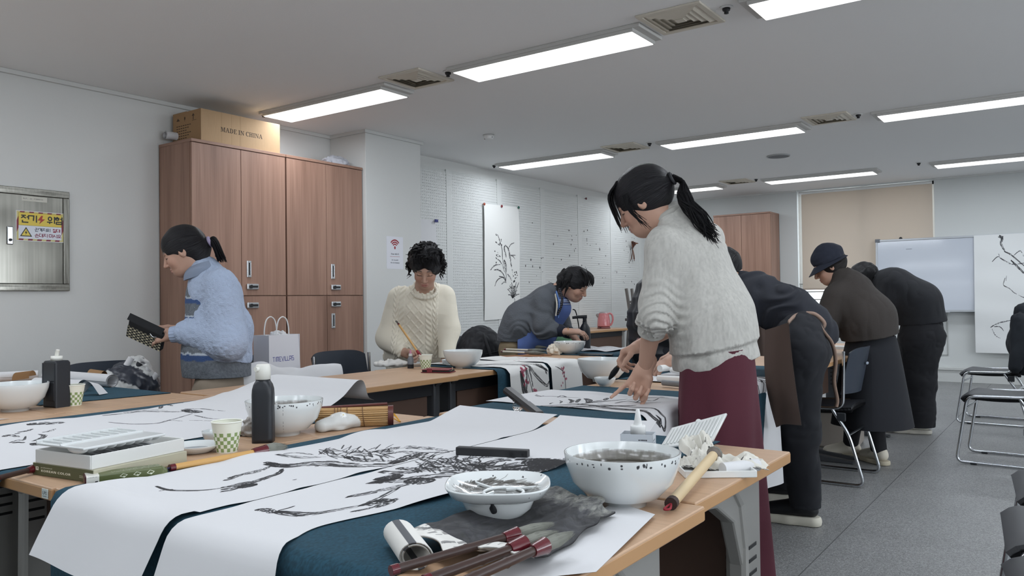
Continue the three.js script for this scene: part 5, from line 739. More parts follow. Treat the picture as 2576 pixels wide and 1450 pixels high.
const paperBase = (g, w, h, c = [214, 214, 216]) => { g.fillStyle = `rgb(${c})`; g.fillRect(0, 0, w, h); for (let i = 0; i < 1500; i++) { const v = inkR() > 0.5 ? 255 : 205; g.fillStyle = `rgba(${v},${v},${v},.05)`; g.fillRect(inkR() * w, inkR() * h, 10 + inkR() * 60, 1); } };
const paperMat = (map, o = {}) => phys({ map, color: map ? 0xffffff : 0xd6d6d8, roughness: 0.9, side: THREE.DoubleSide, ...o });
// a sheet lying along D from O and falling over an edge after Lf metres
function drape({ O, D, S, W, Lf, Lh = 0, r = 0.02, th = PI / 2, y0 = 0.002, wave, nu = 20, nv = 60, t = 0.0005, flareU = 0 }) {
  const tot = Lf + Lh, arc = r * th;
  return sheet((u, v) => {
    const s = v * tot; let a = s, y = 0;
    if (s > Lf) { const e = s - Lf; if (e < arc) { const q = e / r; a = Lf + r * sin(q); y = -r * (1 - cos(q)); } else { a = Lf + r * sin(th) + (e - arc) * cos(th); y = -r * (1 - cos(th)) - (e - arc) * sin(th); } }
    const p = O.clone().addScaledVector(D, a).addScaledVector(S, (u - 0.5) * W * (1 + flareU * max(0, s - Lf)) + W / 2); p.y = O.y + y0 + y; if (wave) wave(p, u, s, tot); return p;
  }, nu, nv, t);
}
const feltTex = tex(512, 512, (u, v) => { const a = tn(u * 160, v * 160, 160, 3), b = tn(u * 256, v * 256, 256, 4), c = tn(u * 9, v * 9, 9, 5), k = 0.72 + 0.28 * a + 0.14 * b + 0.12 * c; return [28 * k, 64 * k, 80 * k]; });
M.felt = phys({ map: rep(feltTex, 2.2), roughness: 1, sheen: 0.25, sheenColor: new THREE.Color(0x2f5f70), side: THREE.DoubleSide });
const X1 = V(1, 0, 0), Z1 = V(0, 0, 1), XN = V(-1, 0, 0), ZN = V(0, 0, -1), onTop = (x, z, dy = 0) => V(x, TOP + dy, z);
// --- near felt and the two sheets of the pine painting
{
  const wob = (amp, f, ph) => (p, u, s) => { p.y += amp * max(0, sin(s * f + ph + u * 2)) * (0.3 + u); };
  solid('felt_mat', 'dark teal felt mat under the pine painting, hanging over the table edge', 'mat', drape({ O: onTop(-1.725, -2.02), D: Z1, S: X1, W: 0.945, Lf: 1.215, Lh: 0.3, r: 0.025, y0: 0.0022, t: 0.003, nu: 24, nv: 80, wave: (p, u, s) => { if (s > 1.22) p.z += 0.012 * sin(u * 11) * (s - 1.22) * 4; } }), M.felt);
  const zF = -2.03, zE = -0.805, Lf = zE - zF, mk = (x0, x1, Lh, th, seed, wave, label) => {
    const W = x1 - x0, cw = 1024, chh = 2048, tot = Lf + Lh, P = ([px, py]) => { const q = atY(px, py, TOP + 0.005); return [(q.x - x0) / W * cw, (1 - (q.z - zF) / tot) * chh]; };
    const map = canvasTex(cw, chh, (g) => {
      paperBase(g, cw, chh); const S = (pts, wm, o) => ink(g, pts.map(P), 1.25 * wm / W * cw, o);
      const q = rng(seed);
      S([[391, 1228], [424, 1237], [486, 1238], [530, 1235], [565, 1230]], 0.005, { dry: 0.05 }); S([[400, 1240], [425, 1236], [432, 1239]], 0.004);
      for (const d of [0, 5, 10]) S([[557, 1230 + d], [583, 1226 + d], [610, 1219 + d * 0.6], [641, 1215], [667, 1206], [698, 1195], [711, 1183]], 0.012, { dry: 0.4 });
      S([[566, 1212], [610, 1197], [654, 1186], [690, 1175]], 0.014, { dry: 0.45 }); S([[575, 1206], [600, 1198], [640, 1192], [672, 1180]], 0.01, { dry: 0.5 }); S([[645, 1222], [622, 1226], [603, 1228]], 0.02, { dry: 0.1 });
      S([[672, 1171], [725, 1175], [778, 1168], [831, 1168], [875, 1173], [942, 1173], [986, 1172], [1026, 1157], [1052, 1150]], 0.022, { dry: 0.5 }); S([[680, 1176], [725, 1179], [778, 1174], [831, 1175], [900, 1178], [985, 1176]], 0.008, { dry: 0.2 }); S([[668, 1168], [700, 1174], [720, 1176]], 0.01);
      S([[698, 1150], [760, 1155], [820, 1151], [862, 1147]], 0.012, { dry: 0.5, a: 0.7 }); S([[715, 1148], [745, 1143], [790, 1147]], 0.007, { dry: 0.3, a: 0.7 });
      S([[940, 1140], [985, 1132], [1030, 1128], [1090, 1134], [1140, 1138]], 0.018, { dry: 0.5 }); S([[960, 1148], [1010, 1140], [1060, 1143], [1130, 1140]], 0.012, { dry: 0.4 }); S([[985, 1170], [1020, 1158], [1045, 1148], [1075, 1145]], 0.028, { dry: 0.25 }); S([[870, 1152], [905, 1160], [945, 1162], [985, 1163]], 0.016, { dry: 0.4 });
      S([[955, 1188], [1010, 1192], [1060, 1186], [1110, 1180], [1160, 1186], [1200, 1190], [1240, 1190]], 0.016, { dry: 0.45 }); S([[1000, 1180], [1060, 1182], [1120, 1176]], 0.012, { dry: 0.5 });
      S([[1200, 1178], [1230, 1165], [1265, 1158], [1310, 1160]], 0.02, { dry: 0.45 }); S([[1240, 1188], [1290, 1186], [1330, 1180], [1365, 1172]], 0.024, { dry: 0.3 }); for (const k of [0, 9, 18, 27]) { S([[1318 + k, 1160 + k * 0.2], [1330 + k, 1172], [1316 + k * 0.9, 1186]], 0.022, { dry: 0.3 }); S([[1368 + k * 0.8, 1166], [1366 + k, 1178], [1352 + k, 1190]], 0.018, { dry: 0.35 }); } S([[1225, 1192], [1275, 1180], [1300, 1172]], 0.03, { dry: 0.35 }); S([[1180, 1170], [1230, 1176], [1290, 1168], [1340, 1160], [1400, 1168]], 0.012, { dry: 0.4 }); S([[1290, 1158], [1350, 1160], [1405, 1164]], 0.008, { dry: 0.3 });
      S([[955, 1210], [985, 1212], [1030, 1208], [1090, 1199], [1163, 1198], [1225, 1190]], 0.022, { dry: 0.4 }); S([[975, 1213], [968, 1207], [955, 1210]], 0.03, { dry: 0.1 }); S([[876, 1253], [940, 1242], [1000, 1228], [1050, 1215], [1090, 1208]], 0.016, { dry: 0.5 }); S([[1030, 1209], [1060, 1214], [1085, 1217]], 0.02, { dry: 0.2 });
      S([[694, 1290], [740, 1296], [790, 1299], [850, 1290], [920, 1276], [962, 1256], [1008, 1228]], 0.011, { dry: 0.25 }); S([[920, 1278], [945, 1270], [985, 1274], [968, 1284]], 0.014, { dry: 0.3 }); S([[905, 1294], [940, 1288], [960, 1280]], 0.008, { dry: 0.3 }); S([[646, 1284], [670, 1286], [694, 1294]], 0.007); S([[703, 1287], [725, 1282], [742, 1276]], 0.004, { dry: 0 }); S([[960, 1262], [990, 1270], [1000, 1262]], 0.01, { dry: 0.3 });
      const needles = (x0_, x1_, y0_, y1_, n) => { for (let i = 0; i < n; i++) { const x = lerp(x0_, x1_, q()), y = lerp(y0_, y1_, q()) + 0 * x, a = (q() - 0.5) * 2.8, l = 14 + q() * 26; S([[x, y], [x + cos(a) * l * 0.5, y + sin(a) * l * 0.22], [x + cos(a) * l, y + sin(a) * l * 0.4]], 0.0013 + 0.001 * q(), { dry: 0.02, a: 0.8 }); } };
      needles(800, 985, 1130, 1150, 90); needles(1040, 1225, 1152, 1182, 150); needles(1150, 1260, 1172, 1190, 60);
      for (let i = 0; i < 60; i++) { const [a, b] = P([lerp(680, 1400, q()), lerp(1140, 1215, q())]); if (q() < 0.25) blotch(g, a, b, 3 + 8 * q(), 0.8); }
    });
    const m = paperMat(map); return solid('painting_sheet', label, 'painting', drape({ O: onTop(x0, zF), D: Z1, S: X1, W, Lf, Lh, r: 0.05, th, y0: 0.0062, nu: 40, nv: 110, wave }), m, 'pine painting sheets');
  };
  const gap = (s) => 0.013 * exp(-(((s - 0.05) / 0.06) ** 2)) + 0.007 * exp(-(((s - 0.28) / 0.025) ** 2)) + 0.012 * exp(-(((s - 0.8) / 0.045) ** 2)) + 0.007 * exp(-(((s - 0.97) / 0.025) ** 2)) + 0.012 * smooth(1.08, 1.14, s) * smooth(1.3, 1.15, s);
  const lift = (p, s) => { if (s < 0.16) p.y += 0.028 * pow(1 - s / 0.16, 1.6); };
  mk(-1.668, -1.2835, 0.155, 1.1, 3, (p, u, s) => { lift(p, s); p.x -= gap(s) * smooth(0.75, 1, u); p.y += 0.0012 * u; const e = pow(1 - u, 3); p.y += e * 0.008 * max(0, sin(s * 17 + 0.5)); p.x += e * 0.006 * sin(s * 13); if (s > 1.2) { p.x -= 0.06 * (s - 1.2) * u; p.y += 0.004 * (1 + sin(u * 7 + s * 10)); } }, 'long white paper with pine branches, hanging over the table beside the green paint packet');
  mk(-1.284, -0.985, 0.28, 1.15, 5, (p, u, s) => { lift(p, s); p.x += 0.5 * gap(s) * smooth(0.25, 0, u); const e = pow(u, 3); p.x += e * (0.016 * sin(s * 15) - 0.045 * smooth(0.8, 1.0, s) * (1 - smooth(1.12, 1.3, s)) + 0.02 * smooth(0.8, 0.4, s)); p.y += e * 0.008 * max(0, sin(s * 15 + 1)); if (s > 1.2) p.x += 0.1 * (s - 1.2) * (1 - u); }, 'long white paper with pine trunk and needles, between the dark ruler and pedestal dish');
}
// --- left felt and its painting with the curled end
{
  solid('felt_mat', 'dark teal felt mat under the branch painting, by the palette box', 'mat', drape({ O: onTop(-2.83, -1.95), D: Z1, S: X1, W: 0.86, Lf: 1.15, Lh: 0.3, r: 0.025, y0: 0.0022, t: 0.003, nu: 20, nv: 60 }), M.felt);
  const x0 = -2.745, W = 0.72, zF = -1.84, tot = 1.06 + 0.25, cw = 1024, chh = 2048, P = ([px, py]) => { const q = atY(px, py, TOP + 0.005); return [(q.x - x0) / W * cw, (1 - (q.z - zF) / tot) * chh]; };
  const map = canvasTex(cw, chh, (g) => {
    paperBase(g, cw, chh); const S = (pts, wm, o) => ink(g, pts.map(P), wm / W * cw, o), Z = (pts) => pts.map(([a, b]) => [a / 4.025, 960 + b / 4.025]);
    S(Z([[1100, 425], [1280, 440], [1450, 440], [1600, 430], [1700, 400], [1800, 375], [1950, 330]]), 0.01, { dry: 0.2 }); S(Z([[1040, 350], [1250, 330], [1450, 308], [1750, 312], [1900, 305]]), 0.022, { dry: 0.35 }); S(Z([[1250, 320], [1500, 295], [1700, 300]]), 0.014, { dry: 0.4 }); S(Z([[1870, 290], [1960, 310], [2020, 320]]), 0.05, { dry: 0.15 }); S(Z([[1870, 283], [2050, 285], [2180, 298], [2280, 305]]), 0.01, { dry: 0.35 }); S(Z([[1970, 348], [2050, 365], [2110, 378], [2240, 388]]), 0.009, { dry: 0.2 }); S(Z([[1920, 400], [2080, 402], [2220, 404]]), 0.008, { dry: 0.4 }); S(Z([[1620, 280], [1660, 250], [1750, 262]]), 0.02, { dry: 0.3 }); S(Z([[1690, 400], [1780, 402], [1850, 405]]), 0.006);
    S(Z([[280, 455], [400, 445], [560, 440], [600, 430]]), 0.05, { dry: 0.4, a: 0.8 }); S(Z([[180, 520], [250, 510], [330, 490]]), 0.018, { dry: 0.2 }); S(Z([[40, 565], [100, 548], [190, 568]]), 0.022, { dry: 0.3 }); S(Z([[150, 535], [200, 532]]), 0.015); S(Z([[95, 628], [180, 600], [240, 600], [262, 560]]), 0.008); S(Z([[150, 630], [180, 618]]), 0.02); S(Z([[205, 628], [245, 622]]), 0.02); S(Z([[330, 610], [400, 590], [450, 555], [390, 540]]), 0.016, { dry: 0.15 }); S(Z([[430, 520], [500, 510], [560, 490]]), 0.014, { dry: 0.4 }); S(Z([[330, 630], [380, 645], [430, 635]]), 0.028, { dry: 0.2 }); S(Z([[440, 640], [500, 650]]), 0.014);
    S(Z([[0, 960], [200, 900]]), 0.0);
  });
  solid('painting_sheet', 'wide white paper with sparse plum branches, behind the palette box', 'painting', drape({ O: onTop(x0, zF), D: Z1, S: X1, W, Lf: 1.04, Lh: 0.27, r: 0.05, th: 1.2, y0: 0.006, nu: 36, nv: 80, wave: (p, u, s) => { p.y += 0.006 * max(0, sin(s * 12 + u * 3)) * pow(1 - u, 2); } }), paperMat(map));
  // the blank end rears up and folds over
  const path = [[0, 0], [0.05, 0.004], [0.11, 0.018], [0.17, 0.045], [0.205, 0.072], [0.228, 0.09], [0.245, 0.097], [0.262, 0.093], [0.272, 0.075], [0.278, 0.05], [0.288, 0.03], [0.31, 0.02]], cv = new THREE.SplineCurve(path.map(([a, b]) => new THREE.Vector2(a, b)));
  solid('curled_paper', 'blank white paper end rearing up behind the white bowl and black bottle', 'paper', sheet((u, v) => { const q = cv.getPoint(v), x = lerp(-2.79, -2.1, u), lo = smooth(-0.02, 0.35, u); return V(x + 0.015 * v, TOP + 0.007 + q.y * (0.22 + 0.78 * lo), -1.76 - q.x * (0.72 + 0.28 * lo) + 0.02); }, 30, 50, 0.0005), paperMat(null));
  solid('paper_sheet', 'flat white paper lying behind the curled paper, near the bamboo mat', 'paper', sheet((u, v) => V(lerp(-2.4, -2.17, u) - 0.05 * v, TOP + 0.003 + 0.004 * sin(u * 4), lerp(-1.86, -1.966, v) - 0.0 * u), 10, 8, 0.0005), paperMat(null));
}
// --- felt and orchid painting on the table of the dark paperweight
{
  solid('felt_mat', 'dark teal felt mat under the orchid painting and paperweight', 'mat', drape({ O: onTop(-1.785, -2.185), D: X1, S: ZN, W: 0.84, Lf: 0.585, Lh: 0.33, r: 0.03, y0: 0.0022, t: 0.003, nu: 20, nv: 50, wave: (p, u, s) => { if (s > 0.6) p.x += 0.01 * sin(u * 14) * (s - 0.6) * 3 + 0.03 * (s - 0.6); } }), M.felt);
  const zA = -2.36, W = 0.45, xA = -1.815, Lf = 0.62, Lh = 0.36, tot = Lf + Lh, cw = 2048, chh = 1024, P = ([px, py]) => { const q = atY(px, py, TOP + 0.005); return [(1 - (zA - q.z) / W) * chh, (1 - (q.x - xA) / tot) * cw]; };
  const map = canvasTex(chh, cw, (g) => {
    paperBase(g, chh, cw); const S = (pts, wm, o) => ink(g, pts.map(P).map(([a, b]) => [chh - a, b]), wm / W * chh, o), Z = (pts) => pts.map(([a, b]) => [1180 + a / 4.77, 860 + b / 4.77]);
    for (const [pts, w, a] of [[[[860, 770], [1200, 768], [1600, 772], [2010, 765]], 0.012], [[[900, 780], [1300, 790], [1700, 775], [2000, 770]], 0.014], [[[1100, 800], [1500, 800], [1800, 815], [2010, 812]], 0.009], [[[1300, 765], [1500, 740], [1700, 712], [1900, 690]], 0.008], [[[1400, 750], [1470, 735], [1600, 710]], 0.01], [[[1620, 710], [1650, 690], [1665, 680]], 0.012], [[[970, 750], [985, 740], [1010, 735]], 0.006], [[[1090, 745], [1112, 725], [1085, 712]], 0.006], [[[1215, 745], [1240, 722], [1195, 697]], 0.012], [[[1290, 742], [1310, 715], [1330, 700]], 0.012], [[[1395, 695], [1440, 715], [1425, 745]], 0.018], [[[800, 640], [860, 655], [1000, 655], [1150, 670], [1340, 690]], 0.006], [[[790, 650], [840, 660], [900, 650]], 0.006], [[[1060, 670], [1110, 650], [1160, 670], [1070, 675]], 0.005], [[[1900, 700], [2060, 700], [2200, 720], [2280, 690]], 0.006], [[[2000, 735], [2100, 690], [2250, 680], [2400, 690]], 0.006], [[[2290, 675], [2350, 680]], 0.006], [[[1750, 740], [1900, 715], [2100, 745], [2300, 740]], 0.008]]) S(Z(pts), w * 1.25, { dry: 0.12 });
    // leaf ends that curve down the hanging part, in the sheet's own frame
    const H = (pts, w) => ink(g, pts.map(([s, u]) => [u * chh, (1 - s / tot) * cw]), w / W * chh, { dry: 0.05 });
    H([[0.4, 0.16], [0.58, 0.12], [0.66, 0.1], [0.69, 0.13], [0.66, 0.17]], 0.02); H([[0.4, 0.3], [0.6, 0.27], [0.68, 0.24], [0.71, 0.19], [0.69, 0.15]], 0.013); H([[0.3, 0.2], [0.5, 0.18], [0.63, 0.14]], 0.012);
  });
  solid('painting_sheet', 'white paper with an ink orchid, hanging over the table edge beside the maroon skirt', 'painting', drape({ O: onTop(xA, zA), D: X1, S: ZN, W, Lf, Lh, r: 0.045, th: 1.45, y0: 0.0065, nu: 30, nv: 70, wave: (p, u, s) => { p.y += 0.002 * sin(s * 20 + u * 4); if (s > 0.66) p.x += 0.012 * sin(u * 9); } }), paperMat(map));
}
// --- two plum-blossom sheets hanging over the table edge
{
  solid('felt_mat', 'dark teal felt mat under the two plum-blossom sheets', 'mat', drape({ O: onTop(-3.2, -3.49), D: X1, S: ZN, W: 0.87, Lf: 0.57, Lh: 0.5, r: 0.03, y0: 0.0022, t: 0.003, nu: 24, nv: 50, wave: (p, u, s) => { if (s > 0.6) p.x += 0.012 * sin(u * 16) * (s - 0.6) * 3; } }), M.felt);
  const mk = (z0, W, label, draw, gl) => { const Lf = 0.575, Lh = 0.44, tot = Lf + Lh, cw = 768, chh = 2048; const map = canvasTex(cw, chh, (g) => { paperBase(g, cw, chh, [214, 214, 212]); const I = (pts, w, o) => ink(g, pts.map(([u, s]) => [u * cw, (s / tot) * chh]), w / W * cw, o); const B = (u, s, n, R = 0.014) => { for (let i = 0; i < n; i++) { const a = inkR() * 6.3, d = inkR() * 0.035; for (let k = 0; k < 4; k++) blotch(g, (u + cos(a) * d / W + cos(k * 1.57) * R * 0.4 / W) * cw, (s + sin(a) * d + sin(k * 1.57) * R * 0.4) / tot * chh, R * 0.5 / W * cw, 0.62, inkR() > 0.5 ? '150,52,74' : '122,40,62'); } }; draw(I, B, Lf, tot, g, cw, chh, W); });
    map.flipY = false; return solid('painting_sheet', label, 'painting', drape({ O: onTop(-3.19, z0), D: X1, S: ZN, W, Lf, Lh, r: 0.035, th: 1.5, y0: 0.0065, nu: 20, nv: 60, wave: (p, u, s) => { p.y += s < Lf ? 0.004 * max(0, sin(s * 15 + u * 3)) : 0; if (s > 0.62) p.x += 0.01 * sin(u * 7 + 1); } }), paperMat(map)); };
  mk(-3.565, 0.385, 'white paper with bold ink plum branches and pink blossom, hanging beside the big white bowl', (I, B, Lf) => {
    I([[0.1, 0.1], [0.3, 0.3], [0.5, 0.5], [0.62, 0.62], [0.9, 0.72], [1.0, 0.7]], 0.02, { dry: 0.15 }); I([[0.0, 0.2], [0.3, 0.38], [0.6, 0.5], [0.75, 0.58], [0.98, 0.64]], 0.03, { dry: 0.1 }); I([[0.3, 0.62], [0.34, 0.72], [0.45, 0.8], [0.4, 0.84], [0.3, 0.86]], 0.04, { dry: 0.1 }); I([[0.32, 0.62], [0.46, 0.76], [0.6, 0.86], [0.72, 0.96]], 0.022, { dry: 0.1 }); I([[0.58, 0.84], [0.75, 0.85], [1.0, 0.82]], 0.02, { dry: 0.1 }); I([[0.46, 0.56], [0.48, 0.66], [0.45, 0.74]], 0.014, { dry: 0.1 }); I([[0.2, 0.45], [0.4, 0.52], [0.55, 0.6], [0.62, 0.72]], 0.016); I([[0.7, 0.5], [0.85, 0.58], [0.95, 0.66]], 0.02); I([[0.5, 0.62], [0.6, 0.74], [0.68, 0.8]], 0.008); I([[0.1, 0.3], [0.5, 0.36], [0.9, 0.42]], 0.012); I([[0.0, 0.05], [0.4, 0.14], [0.95, 0.2]], 0.014);
    for (let i = 0; i < 18; i++) I([[0.05 + inkR() * 0.25, 0.9 + inkR() * 0.08], [0.1 + inkR() * 0.3, 0.9 + inkR() * 0.1]], 0.02, { dry: 0.5, a: 0.5 });
    B(0.38, 0.62, 8); B(0.45, 0.68, 5); B(0.68, 0.75, 4); B(0.7, 0.84, 6); B(0.9, 0.8, 7); B(0.85, 0.9, 5); B(0.5, 0.58, 4);
  });
  mk(-3.985, 0.345, 'white paper with a slim red plum twig and small writing, hanging beside the plum-branch sheet', (I, B, Lf, tot, g, cw, chh, W) => {
    I([[0.15, 0.62], [0.45, 0.66], [0.5, 0.72], [0.48, 0.8], [0.38, 0.86]], 0.006, { dry: 0 }); I([[0.48, 0.8], [0.5, 0.86]], 0.005); I([[0.1, 0.1], [0.4, 0.3], [0.5, 0.5]], 0.01, { dry: 0.3 }); B(0.45, 0.66, 5, 0.011); B(0.5, 0.7, 4, 0.01); B(0.42, 0.74, 2, 0.009); B(0.32, 0.86, 3, 0.009); B(0.52, 0.8, 2, 0.008); for (let i = 0; i < 9; i++) B(0.1 + inkR() * 0.8, 0.15 + inkR() * 0.35, 2, 0.01);
    for (let k = 0; k < 5; k++) { const u = 0.13, s = 0.84 + k * 0.035; I([[u - 0.03, s], [u + 0.03, s + 0.004]], 0.004, { dry: 0 }); I([[u, s - 0.01], [u - 0.02, s + 0.018]], 0.004, { dry: 0 }); I([[u + 0.02, s + 0.008], [u + 0.03, s + 0.02]], 0.004, { dry: 0 }); }
  });
}
// --- felt and paper by the black pump bottle, felt on the far right table and by the side wall
{
  solid('felt_mat', 'dark teal felt mat beyond the black pump bottle', 'mat', drape({ O: onTop(-3.19, -4.66), D: X1, S: ZN, W: 0.86, Lf: 0.585, Lh: 0.25, r: 0.025, y0: 0.0022, t: 0.003, nu: 14, nv: 40 }), M.felt);
  const map = canvasTex(512, 512, (g, w, h) => { paperBase(g, w, h); for (let i = 0; i < 16; i++) { const y = 60 + i * 26; ink(g, [[30, y], [200, y + 30 * inkR()], [480, y + 20 * inkR()]], 6 + 6 * inkR(), { dry: 0.5 }); } });
  solid('practice_paper', 'white practice paper with ink strokes on the felt beyond the pump bottle', 'paper', sheet((u, v) => V(lerp(-3.15, -2.72, u), TOP + 0.007 + 0.01 * abs(sin(u * 7 + v * 2)), lerp(-5.0, -5.45, v)), 24, 16, 0.0005), paperMat(map));
  solid('felt_mat', 'dark teal felt mat beyond the small white bowl, under the rolled papers', 'mat', drape({ O: onTop(-1.79, -3.36), D: X1, S: ZN, W: 1.0, Lf: 0.585, Lh: 0.4, r: 0.03, y0: 0.0022, t: 0.003, nu: 14, nv: 40, wave: (p, u, s) => { if (s > 0.6) p.x += 0.015 * sin(u * 16) * (s - 0.6) * 3; } }), M.felt);
  solid('felt_mat', 'dark teal felt mat under the rolled papers by the side wall', 'mat', drape({ O: onTop(-4.1, -1.925), D: X1, S: Z1, W: 0.5, Lf: 0.92, Lh: 0, y0: 0.0022, t: 0.003, nu: 10, nv: 20, wave: (p, u, s) => { p.x -= u * 0.06; } }), M.felt);
  // bamboo-leaf sheet hanging beside the brown apron
  const bm = canvasTex(512, 1024, (g, w, h) => { paperBase(g, w, h); for (let i = 0; i < 26; i++) { const x = 60 + inkR() * 380, y = h * (0.45 + 0.5 * inkR()); ink(g, [[x, y], [x + 40 + 60 * inkR(), y - 60 - 80 * inkR()], [x + 130 + 60 * inkR(), y - 60 + 60 * inkR()]], 9, { dry: 0.02 }); } });
  solid('painting_sheet', 'white paper with thin orchid leaves hanging between the maroon skirt and brown apron', 'painting', drape({ O: onTop(-1.7, -3.31), D: X1, S: ZN, W: 0.42, Lf: 0.503, Lh: 0.5, r: 0.025, th: 1.53, y0: 0.0065, nu: 18, nv: 60, wave: (p, u, s) => { if (s > 0.58) p.x += 0.015 * sin(u * 8); } }), paperMat(bm));
}
// ---------- things on the tables ----------
M.porcelain = phys({ color: 0xdfe3e3, roughness: 0.16, clearcoat: 0.4, clearcoatRoughness: 0.1 });
const bowlProf = (R, h, f) => [[0, 0.004], [f * 0.8, 0.004], [f * 0.86, 0], [f, 0], [f * 1.02, h * 0.1], [R * 0.62, h * 0.17], [R * 0.86, h * 0.45], [R * 0.975, h * 0.8], [R, h], [R - 0.004, h * 1.004], [R * 0.945, h * 0.8], [R * 0.83, h * 0.47], [R * 0.58, h * 0.22], [0, h * 0.18]];
function bowl(label, p, R = 0.11, h = 0.098, o = {}) {
  const t = thing(o.name || 'bowl', label, 'bowl', p, o.turn || 0, o.group); let m = M.porcelain;
  const g = lathe(bowlProf(R, h, o.f || R * 0.4), 64);
  if (o.ink) {
    const map = canvasTex(1024, 512, (c, w, hh) => {
      c.fillStyle = '#e0e4e4'; c.fillRect(0, 0, w, hh); const q = rng(o.ink);   // the stained band inside, then drips and dots outside; v follows the profile
      for (let i = 0; i < 900; i++) { const y = hh * (1 - 0.77 - 0.1 * q()), v = 95 + 60 * q(); c.fillStyle = `rgba(${v},${v - 4},${v - 10},.25)`; c.fillRect(q() * w, y - 6, 14 + q() * 40, 10 + q() * 12); }
      for (let i = 0; i < 700; i++) { c.fillStyle = 'rgba(62,57,52,.22)'; c.beginPath(); c.ellipse(q() * w, hh * (1 - 0.82) + (q() - 0.5) * 10, 14 + 26 * q(), 3 + 6 * q(), 0, 0, 7); c.fill(); }
      for (let i = 0; i < 60; i++) { const x = q() * w, y = hh * (1 - 0.6 + 0.03 * q()); c.fillStyle = 'rgba(40,40,44,.85)'; c.beginPath(); c.ellipse(x, y, 1.5 + 2.5 * q(), 2 + 4 * q(), 0, 0, 7); c.fill(); if (q() < 0.08) { c.fillStyle = 'rgba(60,60,64,.5)'; for (let k = 0; k < 8; k++) if (q() < 0.7) c.fillRect(x, y + k * 14, 2, 8); } }
    }); map.wrapS = THREE.RepeatWrapping; m = phys({ map, roughness: 0.16, clearcoat: 0.4, clearcoatRoughness: 0.1 });
  }
  part(t, 'vessel', g, m); if (o.water) part(t, 'ink_water', lathe([[0, h * o.water], [R * o.wr, h * o.water], [R * o.wr * 0.99, h * o.water - 0.002], [0, h * o.water - 0.002]], 48), phys({ color: o.wc || 0x5a5651, roughness: 0.05 })); return t;
}
const S = (px, py, dy = 0) => atY(px, py, TOP + dy).setY(TOP + dy);
bowl('large white bowl with ink stains inside, at the corner beside the red-looped brush', S(1567, 1268), 0.108, 0.097, { ink: 4, water: 0.62, wr: 0.885, wc: 0x8d8a85, turn: 1 });
bowl('large white bowl beside the tall black ink bottle with white cap', S(716, 1093), 0.11, 0.1, { ink: 9, turn: 2 });
bowl('large white bowl by the side wall, beside the square black ink bottle', S(38, 1034), 0.11, 0.1, {});
bowl('large white bowl behind the phone case and paper cup', S(1165, 926), 0.113, 0.1, {});
bowl('large white bowl in front of the black pump bottle', S(1433, 892), 0.112, 0.09, { ink: 14 });
bowl('large white bowl behind the small white cup being dipped into', S(1517, 960), 0.118, 0.105, {});
bowl('small white bowl with a brush dipped into it', S(1522, 972, 0.003), 0.047, 0.038, { name: 'small_bowl', f: 0.024, water: 0.6, wr: 0.85, wc: 0x222226 });
bowl('small white bowl between the paper cup and large bowl, near the cream jumper', S(1132, 920), 0.05, 0.036, { name: 'small_bowl', f: 0.026 });
bowl('small white bowl mostly hidden behind the green-checked paper cup', S(543, 1117), 0.036, 0.036, { name: 'small_bowl', f: 0.02 });
bowl('small shallow white dish beside the glue dropper', S(1050, 922), 0.05, 0.022, { name: 'small_bowl', f: 0.03 });
